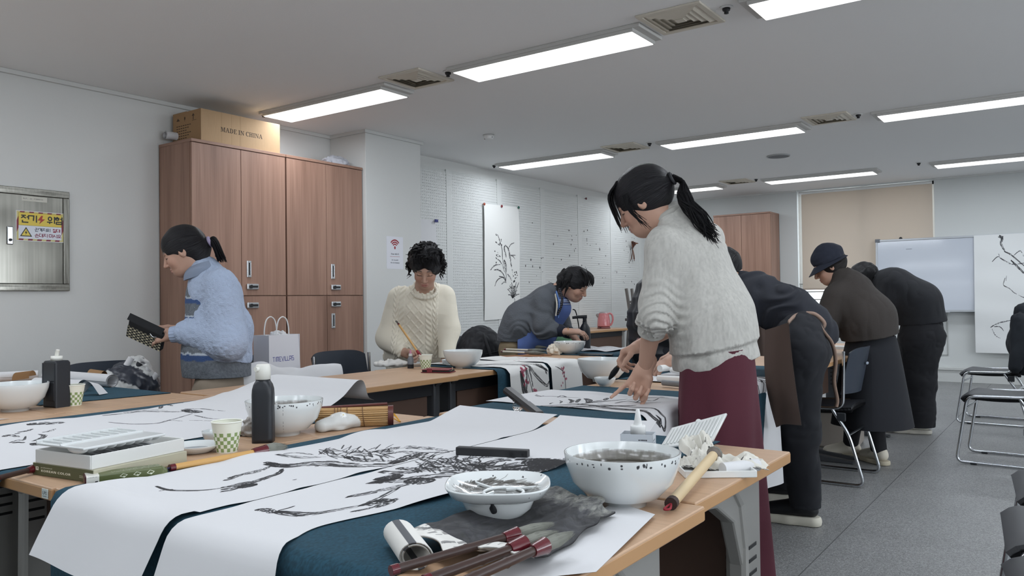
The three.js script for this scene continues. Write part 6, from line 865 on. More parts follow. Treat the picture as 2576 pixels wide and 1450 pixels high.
// palette dish on its bowl
{
  const p = S(1254, 1312); const b = bowl('white footed bowl carrying the ink-stained palette dish', [p.x, TOP + 0.003, p.z], 0.066, 0.048, { name: 'footed_bowl', f: 0.036 });
  const t = thing('palette_dish', 'shallow white square dish smeared with black ink, on a footed bowl', 'palette', [p.x, TOP + 0.047, p.z], 0.6), R = 0.09, sq = (a, r) => { const c = abs(cos(a)), s = abs(sin(a)); return r / pow(pow(c, 2.9) + pow(s, 2.9), 1 / 2.9); };
  const map = canvasTex(1024, 1024, (g, w, h) => { g.fillStyle = '#dfe3e3'; g.fillRect(0, 0, w, h); const q = rng(8); for (let i = 0; i < 950; i++) { const a = q() * 6.3, r = pow(q(), 0.6) * 345; g.save(); g.translate(w / 2 + cos(a) * r, h / 2 + sin(a) * r); g.rotate(a + 1.5 + q()); const v = 38 + 80 * q(); g.fillStyle = `rgba(${v},${v - 2},${v - 6},.5)`; g.beginPath(); g.ellipse(0, 0, 20 + 60 * q(), 4 + 12 * q(), 0, 0, 7); g.fill(); g.restore(); } for (let i = 0; i < 40; i++) blotch(g, w / 2 + (q() - 0.5) * 760, h / 2 + (q() - 0.5) * 760, 3 + 9 * q(), 0.8); for (let i = 0; i < 30; i++) { const x = w / 2 + (q() - 0.5) * 420, y = 180 + q() * 90; g.fillStyle = 'rgba(30,30,33,.8)'; g.fillRect(x, y, 3 + 4 * q(), 20 + 70 * q()); } });
  const prof = [[0, 0.004], [0.55, 0.003], [0.86, 0.012], [0.97, 0.021], [1.0, 0.021], [1.0, 0.018], [0.9, 0.004], [0.62, -0.006], [0, -0.006]], n = 72, pos = [], uv = [], idx = [];
  prof.forEach(([r, y], i) => { for (let j = 0; j <= n; j++) { const a = j / n * 2 * PI, k = sq(a, R * r) ; pos.push(cos(a) * k, y, sin(a) * k); uv.push(0.5 + cos(a) * k / R * 0.42, 0.5 + sin(a) * k / R * 0.42); } }); for (let i = 0; i < prof.length - 1; i++) for (let j = 0; j < n; j++) { const a = i * (n + 1) + j, b2 = a + n + 1; idx.push(a, a + 1, b2, b2, a + 1, b2 + 1); }
  const g = new THREE.BufferGeometry(); g.setAttribute('position', new THREE.Float32BufferAttribute(pos, 3)); g.setAttribute('uv', new THREE.Float32BufferAttribute(uv, 2)); g.setIndex(idx); g.computeVertexNormals(); part(t, 'dish', g, phys({ map, roughness: 0.15, clearcoat: 0.5, side: THREE.DoubleSide }));
  for (const [a, l] of [[0.3, 0.075], [2.2, 0.06], [4.2, 0.07]]) part(t, 'divider', box(l, 0.006, 0.004, l / 2 + 0.014, 0.006, 0, 0.002, 2).rotateY(a), M.porcelain); part(t, 'centre_ring', new THREE.TorusGeometry(0.034, 0.003, 8, 32).rotateX(PI / 2).translate(0.01, 0.006, 0.015), M.porcelain);
  const drip = mat({ color: 0x2c2d30, roughness: 0.4 }), dv = cdir(-0.12, 0, 1); part(b, 'ink_drip', sweep(spline([off(V(0, 0.043, 0), dv, 0.0665), off(V(0.0, 0.034, 0), dv, 0.0645), off(V(-0.002, 0.026, 0), dv, 0.0605)], 8), (q) => 0.006 * (0.4 + sin(q * PI)), 6, true, 0.3), drip);
}
// paper cups with green checks
{
  const map = canvasTex(512, 256, (g, w, h) => { g.fillStyle = '#eeeee0'; g.fillRect(0, 0, w, h); g.fillStyle = '#8fa46a'; const n = 22, cw = w / n, rh = h * 0.125; for (let r = 0; r < 5; r++) for (let c = 0; c < n; c++) if ((r + c) % 2 === 0) g.fillRect(c * cw, h * 0.34 + r * rh, cw, rh); });
  map.wrapS = THREE.RepeatWrapping;
  const t = thing('paper_cup', 'green-checked paper cup in front of the tall black ink bottle', 'cup', S(571, 1137), 0.4, 'green-checked paper cups'); const R = 0.038, r = 0.026, h = 0.078;
  const wall = new THREE.CylinderGeometry(R, r, h, 36, 1, true).translate(0, h / 2, 0); part(t, 'wall', wall, mat({ map, roughness: 0.7, side: THREE.DoubleSide })); part(t, 'rim', new THREE.TorusGeometry(R, 0.0018, 8, 36).rotateX(PI / 2).translate(0, h, 0), mat({ color: 0xeeeee4 })); part(t, 'base', cyl(r, r, 0.002, 0, 0.004, 0, 28), mat({ color: 0xe4e4da }));
  const a = S(186, 1020), b = S(1071, 928); dup(t, [a.x, a.y, a.z], 1.2, 'green-checked paper cup beside the square black ink bottle'); dup(t, [b.x, b.y, b.z], 2, 'green-checked paper cup beside the glue dropper and phone case');
}
// ink bottles
{
  const blk = phys({ color: 0x202329, roughness: 0.42 }), wc = mat({ color: 0xe3e2da, roughness: 0.45 });
  const t = thing('ink_bottle', 'tall black ink bottle with white flip cap, before the white bowl', 'bottle', S(663, 1112), 0.75);
  { const prof = [[0, 1], [0.012, 1], [0.13, 1], [0.145, 0.97], [0.158, 0.86], [0.167, 0.7], [0.172, 0.6]], n = 40, pos = [], idx = [], uv = []; [[0, 0], ...prof, [0.172, 0]].forEach(([y, k]) => { for (let j = 0; j <= n; j++) { const a = j / n * 2 * PI, e = lerp(2, 5, clamp((k - 0.6) / 0.4)), rr = 0.0285 * k / pow(pow(abs(cos(a)), e) + pow(abs(sin(a)), e), 1 / e); pos.push(cos(a) * rr, y, sin(a) * rr); uv.push(j / n, y); } }); const rows = prof.length + 2; for (let i = 0; i < rows - 1; i++) for (let j = 0; j < n; j++) { const a = i * (n + 1) + j, b = a + n + 1; idx.push(a, b, a + 1, b, b + 1, a + 1); } const g = new THREE.BufferGeometry(); g.setAttribute('position', new THREE.Float32BufferAttribute(pos, 3)); g.setAttribute('uv', new THREE.Float32BufferAttribute(uv, 2)); g.setIndex(idx); g.computeVertexNormals(); part(t, 'body', g, blk); }
  const c = part(t, 'cap', lathe([[0, 0.172], [0.0205, 0.172], [0.0205, 0.2], [0.0185, 0.211], [0.016, 0.213], [0, 0.213]], 32), wc); part(c, 'spout', cyl(0.0065, 0.0065, 0.012, 0, 0, 0, 16).rotateX(PI / 2).translate(0, 0.201, 0.022).rotateY(-0.6), wc); part(t, 'neck_ring', lathe([[0.0185, 0.168], [0.0195, 0.168], [0.0195, 0.172], [0.0185, 0.172]], 28), M.black);
  // square bottle with a moulded grip
  const u = thing('ink_bottle', 'square black ink bottle with moulded grip and white nozzle', 'bottle', S(143, 1024), 0.15); const g = extrude([[-0.039, 0], [0.039, 0], [0.039, 0.168], [0.03, 0.175], [-0.03, 0.175], [-0.039, 0.168]], 0.062, 0.007, [[[-0.034, 0.095], [-0.018, 0.085], [-0.018, 0.155], [-0.034, 0.16]]]).translate(0, 0, -0.031); part(u, 'body', g, blk); part(u, 'label_panel', box(0.05, 0.07, 0.004, 0.008, 0.06, 0.031, 0.002), blk);
  const cp = part(u, 'cap', lathe([[0, 0.175], [0.02, 0.175], [0.02, 0.192], [0, 0.192]], 28), wc); part(cp, 'nozzle', sweep(spline([V(0, 0.19, 0), V(0.003, 0.203, 0), V(0.007, 0.215, 0)], 8), (q) => 0.0075 - 0.001 * q, 12), wc);
  // pump bottle
  const v = thing('pump_bottle', 'big black pump bottle behind a white bowl, near the woman in the blue apron', 'bottle', S(1472, 880), 0); part(v, 'body', lathe([[0, 0], [0.04, 0], [0.042, 0.006], [0.042, 0.13], [0.038, 0.165], [0.024, 0.19], [0.017, 0.2], [0.017, 0.216], [0, 0.216]], 32), blk); const d = cdir(-1, 0, 0.1), hd = part(v, 'pump_head', [sweep([V(0, 0.216, 0), V(0, 0.245, 0)], () => 0.015, 16), sweep([off(V(0, 0.249, 0), d, -0.016), off(V(0, 0.249, 0), d, 0.05), off(V(0, 0.244, 0), d, 0.095)], (q) => 0.014 - 0.004 * q, 12, true, 0.7)], blk); 
  const st = thing('bent_rod', 'thin black bent rod standing beside the pump bottle', 'rod', S(1462, 878)); part(st, 'shaft', sweep(spline([V(0, 0.02, 0), off(V(0, 0.2, 0), cdir(-1, 0, 0), 0.02), off(V(0, 0.3, 0), cdir(-1, 0, 0), 0.045), off(V(0, 0.305, 0), cdir(-1, 0, 0), 0.062)], 20), () => 0.0045, 8), M.black); part(st, 'foot', cyl(0.018, 0.02, 0.02, 0, 0.01, 0, 20), M.black);
  // small translucent glue dropper
  const w = thing('dropper_bottle', 'small clear dropper bottle with dark ink and a pink tip', 'bottle', S(1033, 927)); part(w, 'body', lathe([[0, 0], [0.0165, 0], [0.0175, 0.004], [0.0175, 0.055], [0.011, 0.066], [0.009, 0.07], [0, 0.07]], 24), phys({ color: 0x9aa0a8, roughness: 0.25, transmission: 0.5, thickness: 0.02 })); part(w, 'ink', cyl(0.0178, 0.0178, 0.022, 0, 0.012, 0, 24), mat({ color: 0x1a1b20 })); part(w, 'collar', cyl(0.0105, 0.0115, 0.014, 0, 0.077, 0, 20), mat({ color: 0xd7d7d5 })); part(w, 'tip', cyl(0.0025, 0.007, 0.022, 0, 0.094, 0, 16), mat({ color: 0xc98aa8 }), 'pink tip');
  // white jar in the hands beside the pump bottle, plain bottle behind
  const jar = thing('white_jar', 'small cream jar held beside the black pump bottle', 'jar', S(1452, 882)); part(jar, 'body', lathe([[0, 0], [0.022, 0], [0.023, 0.04], [0, 0.04]], 24), mat({ color: 0xcfc8b8 })); part(jar, 'lid', cyl(0.024, 0.024, 0.012, 0, 0.046, 0, 24), mat({ color: 0xe0dccf }));
  const mk = thing('white_bottle', 'white plastic bottle in front of the blue apron', 'bottle', S(1386, 880)); part(mk, 'body', lathe([[0, 0], [0.033, 0], [0.034, 0.05], [0.026, 0.075], [0.013, 0.088], [0, 0.088]], 24), mat({ color: 0xc9ccd0, roughness: 0.4 })); part(mk, 'cap', cyl(0.012, 0.012, 0.018, 0, 0.096, 0, 18), M.darkPlastic);
}
// brushes
const ferruleM = phys({ color: 0x5c1620, roughness: 0.25, clearcoat: 0.6 }), bamboo = mat({ color: 0xc99d5f, roughness: 0.45 }), darkBamboo = phys({ color: 0x3d2b26, roughness: 0.35 }), greyTuft = mat({ color: 0x7b7c74, roughness: 0.95 }), inkTuft = mat({ color: 0x232326, roughness: 0.7 });
function brush(label, butt, tip, o = {}) {
  const d = tip.clone().sub(butt), L = d.length(), X = d.clone().normalize(), a = (t) => off(butt, X, t * L).sub(butt), hl = o.h ?? 0.62, fl = o.f ?? 0.12, r = o.r || 0.008, t = thing('ink_brush', label, 'brush', butt, 0, o.group);
  const nodes = o.nodes || 0; part(t, 'handle', sweep([...Array(41).keys()].map((i) => a(0.03 + (hl - 0.03) * i / 40)), (q) => r * (1 + (nodes ? 0.16 * exp(-(((q * nodes) % 1 - 0.5) ** 2) / 0.0015) : 0)), 14), o.m || bamboo);
  part(t, 'ferrule', sweep([0, 0.15, 0.5, 0.85, 1].map((q) => a(hl + fl * q)), (q) => r * (1.15 + 0.55 * q) * (o.fw || 1), 16), o.fm || ferruleM);
  part(t, 'tuft', sweep([0, 0.1, 0.25, 0.45, 0.65, 0.82, 0.95, 1].map((q) => a(hl + fl + (1 - hl - fl) * q)), (q, i) => r * (o.fw || 1) * [1.55, 1.75, 1.85, 1.75, 1.35, 0.85, 0.32, 0.06][i] * (o.tw || 1), 14), o.tm || greyTuft);
  { const q = rng(o.seed || 3), g = []; for (let i = 0; i < 46; i++) { const b = q() * 6.28, w = r * 1.7 * (o.fw || 1) * (o.tw || 1), e1 = V(-X.z, 0, X.x).normalize(), e2 = X.clone().cross(e1), pt = (s, k) => off(off(a(hl + fl + (1 - hl - fl) * s), e1, cos(b) * w * k), e2, sin(b) * w * k); g.push(sweep([pt(0.05, 0.95), pt(0.4, 1.06), pt(0.75, 0.7), pt(0.98 + 0.06 * q(), 0.12 + 0.25 * q())], (s) => r * 0.09 * (1.1 - s), 4, false)); } part(t, 'bristles', g, o.tm || greyTuft).userData.kind = 'stuff'; }
  part(t, 'butt_cap', sweep([a(-0.005), a(0.01), a(0.035)], () => r * 1.12, 14), o.cap || ferruleM); if (o.loop) part(t, 'loop', tube([a(0), off(a(-0.03), cdir(0.2, 0, 0.3), 0.004), off(a(-0.075), cdir(0.2, 0, 0.3), 0.006), off(a(-0.085), cdir(-0.5, 0, 0.3), 0.004), off(a(-0.04), cdir(-0.5, 0, 0.3), 0.005), a(0)], 0.0022, 30, 6), o.loopM || mat({ color: 0x8f1c2b, roughness: 0.7 })); return t;
}
brush('bamboo brush with red ferrule and large grey tuft, lying before the paper cup', S(428, 1178, 0.012), S(722, 1124, 0.013), { r: 0.0075, h: 0.68, f: 0.12, fw: 1.15, loop: true, loopM: mat({ color: 0x2c2444 }), seed: 4 });
brush('dark bamboo brush with red ferrule, lying on the inky cloth, next to the pedestal dish', S(985, 1436, 0.035), S(1392, 1318, 0.045), { r: 0.0062, h: 0.66, f: 0.09, m: darkBamboo, nodes: 2.4, seed: 5, group: 'brushes on the inky cloth', fw: 1.05, tw: 0.72 });
brush('dark bamboo brush with wide red ferrule, middle one of three on the inky cloth', S(1068, 1462, 0.036), S(1402, 1340, 0.045), { r: 0.0068, h: 0.6, f: 0.12, m: darkBamboo, nodes: 2.4, seed: 6, group: 'brushes on the inky cloth', fw: 1.15, tw: 0.72 });
brush('dark bamboo brush with red ferrule and pointed tuft, beside the table end', S(1140, 1476, 0.034), S(1442, 1342, 0.042), { r: 0.0066, h: 0.62, f: 0.11, m: darkBamboo, nodes: 2.4, seed: 7, group: 'brushes on the inky cloth', fw: 1.1, tw: 0.72 });
brush('thick pale wooden brush with red loop, leaning against the ink-stained bowl', S(1688, 1268, 0.012), S(1800, 1140, 0.035), { r: 0.0105, h: 0.93, f: 0.03, m: mat({ color: 0xcdb68f, roughness: 0.5 }), fm: mat({ color: 0x6b625a }), cap: mat({ color: 0x3a2a26 }), loop: true, seed: 8, fw: 0.9 });
{ const tipP = atD(1531, 956, 3.42), dirv = atD(1583, 886, 3.27).sub(tipP); brush('brown brush held in the hand, its black tuft in the small bowl', off(tipP, dirv.clone().normalize(), 0.3), tipP, { r: 0.006, h: 0.66, f: 0.06, m: mat({ color: 0x7d5233, roughness: 0.5 }), fm: inkTuft, tm: inkTuft, fw: 1.15, seed: 9 }); }
{ const b = atD(1002, 815, 4.62), tp = atD(1062, 902, 4.52); brush('bamboo brush held by the woman in the cream jumper', b, tp, { r: 0.006, h: 0.78, f: 0.09, cap: ferruleM, fm: mat({ color: 0x8c2430 }), tm: mat({ color: 0x7a2a30 }), seed: 10, loop: true, loopM: M.black, tw: 0.8 }); }
brush('dark brush lying at the edge beside the palette box, partly off the felt', S(-10, 1205, 0.012), S(118, 1172, 0.012), { r: 0.006, h: 0.6, f: 0.12, m: darkBamboo, seed: 12, tm: inkTuft });
// black metal ruler weight and faceted paperweight with glass foot
{
  const a = S(1150, 1138, 0.012), b = S(1330, 1147, 0.012), L = a.distanceTo(b), t = thing('ruler_weight', 'long black square bar paperweight lying on the pine painting', 'paperweight', a.clone().lerp(b, 0.5), atan2(-(b.z - a.z), b.x - a.x)), m = mat({ color: 0x232427, roughness: 0.5 }); part(t, 'bar', box(L, 0.02, 0.022, 0, 0.004, 0, 0.0025, 2), m); for (const [x, r] of [[L * 0.28, 0.005], [L * 0.43, 0.003]]) part(t, 'dimple', cyl(r, r, 0.001, 0, 0, 0, 16).rotateX(PI / 2).translate(x, 0.004, 0.0113), M.black);
  const lo = S(1352, 1040, 0.018), hi = atD(1282, 985, 2.76), c = lo.clone().lerp(hi, 0.5), X = hi.clone().sub(lo), len = X.length() + 0.03; X.normalize();
  const k = thing('paperweight', 'dark faceted bar paperweight tilted up on a glass ball', 'paperweight', c), Zz = X.clone().cross(UP).normalize(), Yy = Zz.clone().cross(X), mm = new THREE.Matrix4().makeBasis(X, Yy, Zz), dm = phys({ color: 0x26282c, roughness: 0.28, clearcoat: 0.5 });
  part(k, 'bar', extrude([[-0.019, -0.008], [0.019, -0.008], [0.019, 0.002], [0.011, 0.011], [-0.011, 0.011], [-0.019, 0.002]], len, 0.002).translate(0, 0, -len / 2).rotateY(PI / 2).applyMatrix4(mm), dm); part(k, 'inlay', box(0.06, 0.002, 0.014, 0, 0.011, 0.003, 0.001).applyMatrix4(new THREE.Matrix4().makeRotationX(0.7)).translate(0, 0.0, 0.004).applyMatrix4(mm), mat({ color: 0xd9dde0, roughness: 0.12, metalness: 0.9 }), 'polished steel facet');
  const gb = S(1303, 1037, 0.004), gl = phys({ color: 0xffffff, transmission: 1, thickness: 0.03, ior: 1.5, roughness: 0.02 }); const gk = thing('glass_ball', 'clear glass ball knob holding up the dark paperweight', 'glass ball', gb); part(gk, 'ball', new THREE.SphereGeometry(0.0185, 28, 20).translate(0, 0.0185, 0), gl); part(gk, 'collar', lathe([[0.008, 0.034], [0.017, 0.036], [0.018, 0.042], [0.009, 0.046], [0, 0.046]], 28), gl);
}
// glue bottle in its carton
{
  const t = thing('carton', 'small pale grey carton printed with black Korean letters, holding the nozzle bottle', 'box', S(1606, 1148), 0.3), w = 0.076, h = 0.056, d = 0.05;
  const map = canvasTex(512, 384, (g, W, H) => { g.fillStyle = '#c9ced4'; g.fillRect(0, 0, W, H); hangul(g, '프롬팜', 34, 232, 66, '#23252b', 0.13); g.strokeStyle = '#23252b'; g.lineWidth = 5; g.beginPath(); g.moveTo(40, 212); g.lineTo(90, 212); g.lineTo(118, 176); g.lineTo(134, 166); g.lineTo(150, 176); g.lineTo(176, 212); g.lineTo(226, 212); g.stroke(); g.font = 'bold 34px sans-serif'; g.fillStyle = '#23252b'; g.fillText('A', 122, 214); g.beginPath(); g.arc(300, 92, 11, 0, 7); g.fill(); g.font = 'bold 26px sans-serif'; g.fillText('●', 292, 100); for (let i = 0; i < 5; i++) g.fillRect(322 + i * 22, 80, 16, 22); });
  const cm = mat({ color: 0xc9ced4, roughness: 0.6 });
  part(t, 'front_panel', new THREE.PlaneGeometry(w, h).translate(0, h / 2, d / 2 + 0.0003), mat({ map, roughness: 0.6 })); part(t, 'walls', [box(w, h, 0.0012, 0, h / 2, d / 2 - 0.0006, 0), box(w, h, 0.0012, 0, h / 2, -d / 2, 0), box(0.0012, h, d, w / 2, h / 2, 0, 0), box(0.0012, h, d, -w / 2, h / 2, 0, 0), box(w, 0.0012, d, 0, 0.001, 0, 0)], cm);
  const sm = canvasTex(256, 256, (g, W, H) => { g.fillStyle = '#c9ced4'; g.fillRect(0, 0, W, H); g.fillStyle = '#6c7076'; for (let r = 0; r < 2; r++) for (let i = 0; i < 9 - r * 3; i++) g.fillRect(30 + i * 18, 60 + r * 34, 13, 16); }); part(t, 'side_print', new THREE.PlaneGeometry(d, h).rotateY(PI / 2).translate(w / 2 + 0.001, h / 2, 0), mat({ map: sm, roughness: 0.6 }));
  const b = thing('nozzle_bottle', 'white plastic bottle with tall cone nozzle, standing in the carton', 'bottle', t.position.clone().setY(TOP + 0.004)); part(b, 'body', lathe([[0, 0], [0.02, 0], [0.02, 0.045], [0.015, 0.05], [0, 0.05]], 24), M.white); part(b, 'cap', lathe([[0, 0.05], [0.0185, 0.05], [0.0185, 0.068], [0.0165, 0.0715], [0, 0.0715]], 28), M.white); part(b, 'nozzle', lathe([[0, 0.0715], [0.0105, 0.0715], [0.0055, 0.102], [0.0045, 0.108], [0.003, 0.1095], [0, 0.1095]], 24), M.white);
}
// a creased cloth or crumpled thing
function crumple(c, rx, ry, rz, seed, o = {}) { return blob([ell(V(0, ry * 0.55, 0), [rx, ry, rz], 0.01)], o.cell || 0.004, { pad: 0.02 + (o.amp || 0.01), disp: (x, y, z) => { const f = o.f || 28; return (o.amp || 0.01) * (0.9 * abs(noise3(x * f + seed, y * f, z * f)) - 0.35 + 0.5 * noise3(x * f * 2.3, y * f * 2.3 + seed, z * f * 2.3)); }, clip: (x, y, z) => 0.0005 - y, color: o.color, lip: 2 }); }
// inky practice cloth under the three brushes, with the white sheet below it
{
  solid('paper_sheet', 'white paper under the inky cloth at the table end', 'paper', sheet((u, v) => { const a = S(1548, 1268), b = S(1648, 1306), c = S(1500, 1446), d = S(1180, 1480), p = d.clone().lerp(a, v), q = c.clone().lerp(b, v); return p.lerp(q, u).setY(TOP + 0.0035 + 0.004 * u * v); }, 16, 20, 0.0005), paperMat(null));
  const map = canvasTex(1024, 1024, (g, w, h) => { g.fillStyle = '#3b3b3d'; g.fillRect(0, 0, w, h); const q = rng(31); for (let i = 0; i < 700; i++) { const x = q() * w, y = q() * h, v = 40 + 60 * q(); g.fillStyle = `rgba(${v},${v},${v + 2},.25)`; g.beginPath(); g.ellipse(x, y, 20 + 90 * q(), 6 + 24 * q(), q() * 3, 0, 7); g.fill(); } for (let i = 0; i < 420; i++) { const x = w * (0.8 + 0.22 * pow(q(), 0.6)), y = h * q(); g.fillStyle = 'rgba(196,194,188,.09)'; g.beginPath(); g.ellipse(x, y, 18 + 30 * q(), 8 + 22 * q(), q() * 3, 0, 7); g.fill(); } g.fillStyle = '#dddbd6'; g.beginPath(); g.moveTo(0, 0); g.lineTo(150, 0); g.lineTo(210, 300); g.lineTo(120, 700); g.lineTo(170, 1024); g.lineTo(0, 1024); g.fill(); for (let i = 0; i < 60; i++) { g.fillStyle = 'rgba(70,70,72,.5)'; g.fillRect(q() * 190, q() * h, 40 + 50 * q(), 6 + 18 * q()); } });
  const A = S(1392, 1256), B = S(1548, 1312), C = S(1290, 1470), D = S(985, 1392);
  solid('inky_cloth', 'crumpled cloth soaked with dark grey ink, under three brushes', 'cloth', sheet((u, v) => { const p = D.clone().lerp(A, u), q = C.clone().lerp(B, u), r = p.lerp(q, v), f = noise3(u * 5, v * 6, 2) * 0.5 + noise3(u * 12, v * 14, 5) * 0.25; r.y = TOP + 0.012 + 0.012 * (0.5 + f) + 0.01 * sin(v * 9 + u * 2) * (1 - u * 0.4) * 0.7 + 0.014 * exp(-((u - 0.02) ** 2) / 0.01); r.x += 0.008 * noise3(u * 8, v * 8, 9); r.z += 0.008 * noise3(u * 8, v * 8, 19); return r; }, 70, 60, 0.003), phys({ map, roughness: 0.92, side: THREE.DoubleSide }));
  const e = S(1015, 1412), ax = cdir(0.25, 0, 0.95); solid('cloth_roll', 'rolled white end of the inky cloth with grey stripes', 'cloth', sheet((u, v) => { const a = v * 2 * PI * 1.6, r = 0.024 - 0.006 * v; return off(e, ax, (u - 0.5) * 0.12).add(V(0, 0.024 + sin(a) * r * 0.85, 0)).addScaledVector(CR, cos(a) * r + 0.01 * u); }, 10, 40, 0.0025), phys({ map: canvasTex(128, 256, (g, w, h) => { g.fillStyle = '#dcdad5'; g.fillRect(0, 0, w, h); g.fillStyle = '#5f6064'; for (const y of [30, 120, 205]) g.fillRect(0, y, w, 12); }), roughness: 0.9, side: THREE.DoubleSide }));
}
// ribbed white plastic case with crumpled papers
{
  const c = S(1800, 1192), ry = 0.62, t = thing('plastic_case', 'open white plastic case with ribbed lid, full of crumpled inky paper', 'case', c, ry), w = 0.15, d = 0.09, wm = phys({ color: 0xe2e4e2, roughness: 0.35 });
  part(t, 'tray', [box(w, 0.004, d, 0, 0.002, 0, 0.0015), box(w, 0.014, 0.003, 0, 0.008, d / 2, 0.001), box(w, 0.014, 0.003, 0, 0.008, -d / 2, 0.001), box(0.003, 0.014, d, w / 2, 0.008, 0, 0.001), box(0.003, 0.014, d, -w / 2, 0.008, 0, 0.001)], wm);
  const P0 = atD(1664, 1128, 2.02), P1 = atD(1692, 1080, 2.1), P2 = atD(1826, 1044, 2.0), P3 = atD(1793, 1108, 1.93), loc = (p) => t.worldToLocal(p.clone()); t.updateMatrixWorld(true);
  const lid = sheet((u, v) => { const p = P0.clone().lerp(P3, u), q = P1.clone().lerp(P2, u); return loc(p.lerp(q, v)); }, 12, 8, 0.005), L = part(t, 'lid', lid, wm), n = P3.clone().sub(P0).cross(P1.clone().sub(P0)).normalize(); if (n.dot(CT) < 0) n.negate();
  for (let i = 0; i < 14; i++) { const u = 0.05 + i * 0.069, a = off(P0.clone().lerp(P3, u), n, 0.004), b = off(P1.clone().lerp(P2, u), n, 0.004); part(L, 'rib', sweep([loc(a.clone().lerp(b, 0.08)), loc(a.clone().lerp(b, 0.92))], () => 0.0026, 6), wm); }
  part(L, 'lid_edge', sweep([P0, P1, P2, P3, P0].map((p) => loc(p)), () => 0.0042, 6, false), wm); part(L, 'latch', new THREE.SphereGeometry(0.008, 14, 10).translate(...loc(P1.clone().lerp(P2, 0.5)).toArray()), wm);
  const pmapI = canvasTex(512, 512, (g, w, h) => { paperBase(g, w, h, [212, 209, 200]); for (let i = 0; i < 9; i++) { const x = inkR() * w, y = inkR() * h; ink(g, [[x, y], [x + 60 * (inkR() - 0.3), y + 50 * inkR()], [x + 90 * (inkR() - 0.2), y + 110 * inkR()]], 8 + 10 * inkR(), { dry: 0.15 }); } for (const y of [6, 500]) ink(g, [[0, y], [250, y + 4], [512, y - 3]], 16, { dry: 0.4 }); });
  const add = (px, py, w_, d_, h_, seed, lb, yy, turn, tilt = 0) => { const p = S(px, py), cx = cos(turn), sx = sin(turn); return solid('crumpled_paper', lb, 'paper', sheet((u, v) => { const a = (u - 0.5) * w_ * (1 + 0.15 * noise3(v * 4, seed, 1)), b = (v - 0.5) * d_ * (1 + 0.2 * noise3(u * 5, seed, 2)), f = 1 - abs(noise3(u * 5 + seed, v * 4, 3)) * 1.1, f2 = noise3(u * 13, v * 11 + seed, 5), e = min(1, 5 * min(u, 1 - u, v, 1 - v) + 0.25); return V(a * cx + b * sx, max(0.001, h_ * e * (0.55 * f + 0.22 * f2 + 0.25) + tilt * (0.5 - v)), -a * sx + b * cx); }, 44, 34, 0.0008), paperMat(pmapI), 'crumpled papers in the plastic case', [p.x, TOP + yy, p.z]); };
  add(1838, 1184, 0.15, 0.075, 0.034, 3, 'long crumpled white paper with ink edges, at the open end of the plastic case', 0.005, ry); add(1765, 1160, 0.085, 0.075, 0.05, 8, 'crumpled inky paper under the ribbed lid of the case', 0.006, ry + 0.3, 0.05); add(1740, 1182, 0.07, 0.05, 0.03, 15, 'folded cream paper beside the pale wooden brush', 0.005, ry);
  const rp = S(1860, 1192); solid('paper_roll', 'small white rolled paper at the edge of the plastic case', 'paper roll', sweep([off(rp, cdir(-0.9, 0, 0.4), 0.045), off(rp, cdir(0.9, 0, -0.4), 0.05)].map((p) => p.setY(TOP + 0.014)), () => 0.0135, 18), paperMat(null));
}
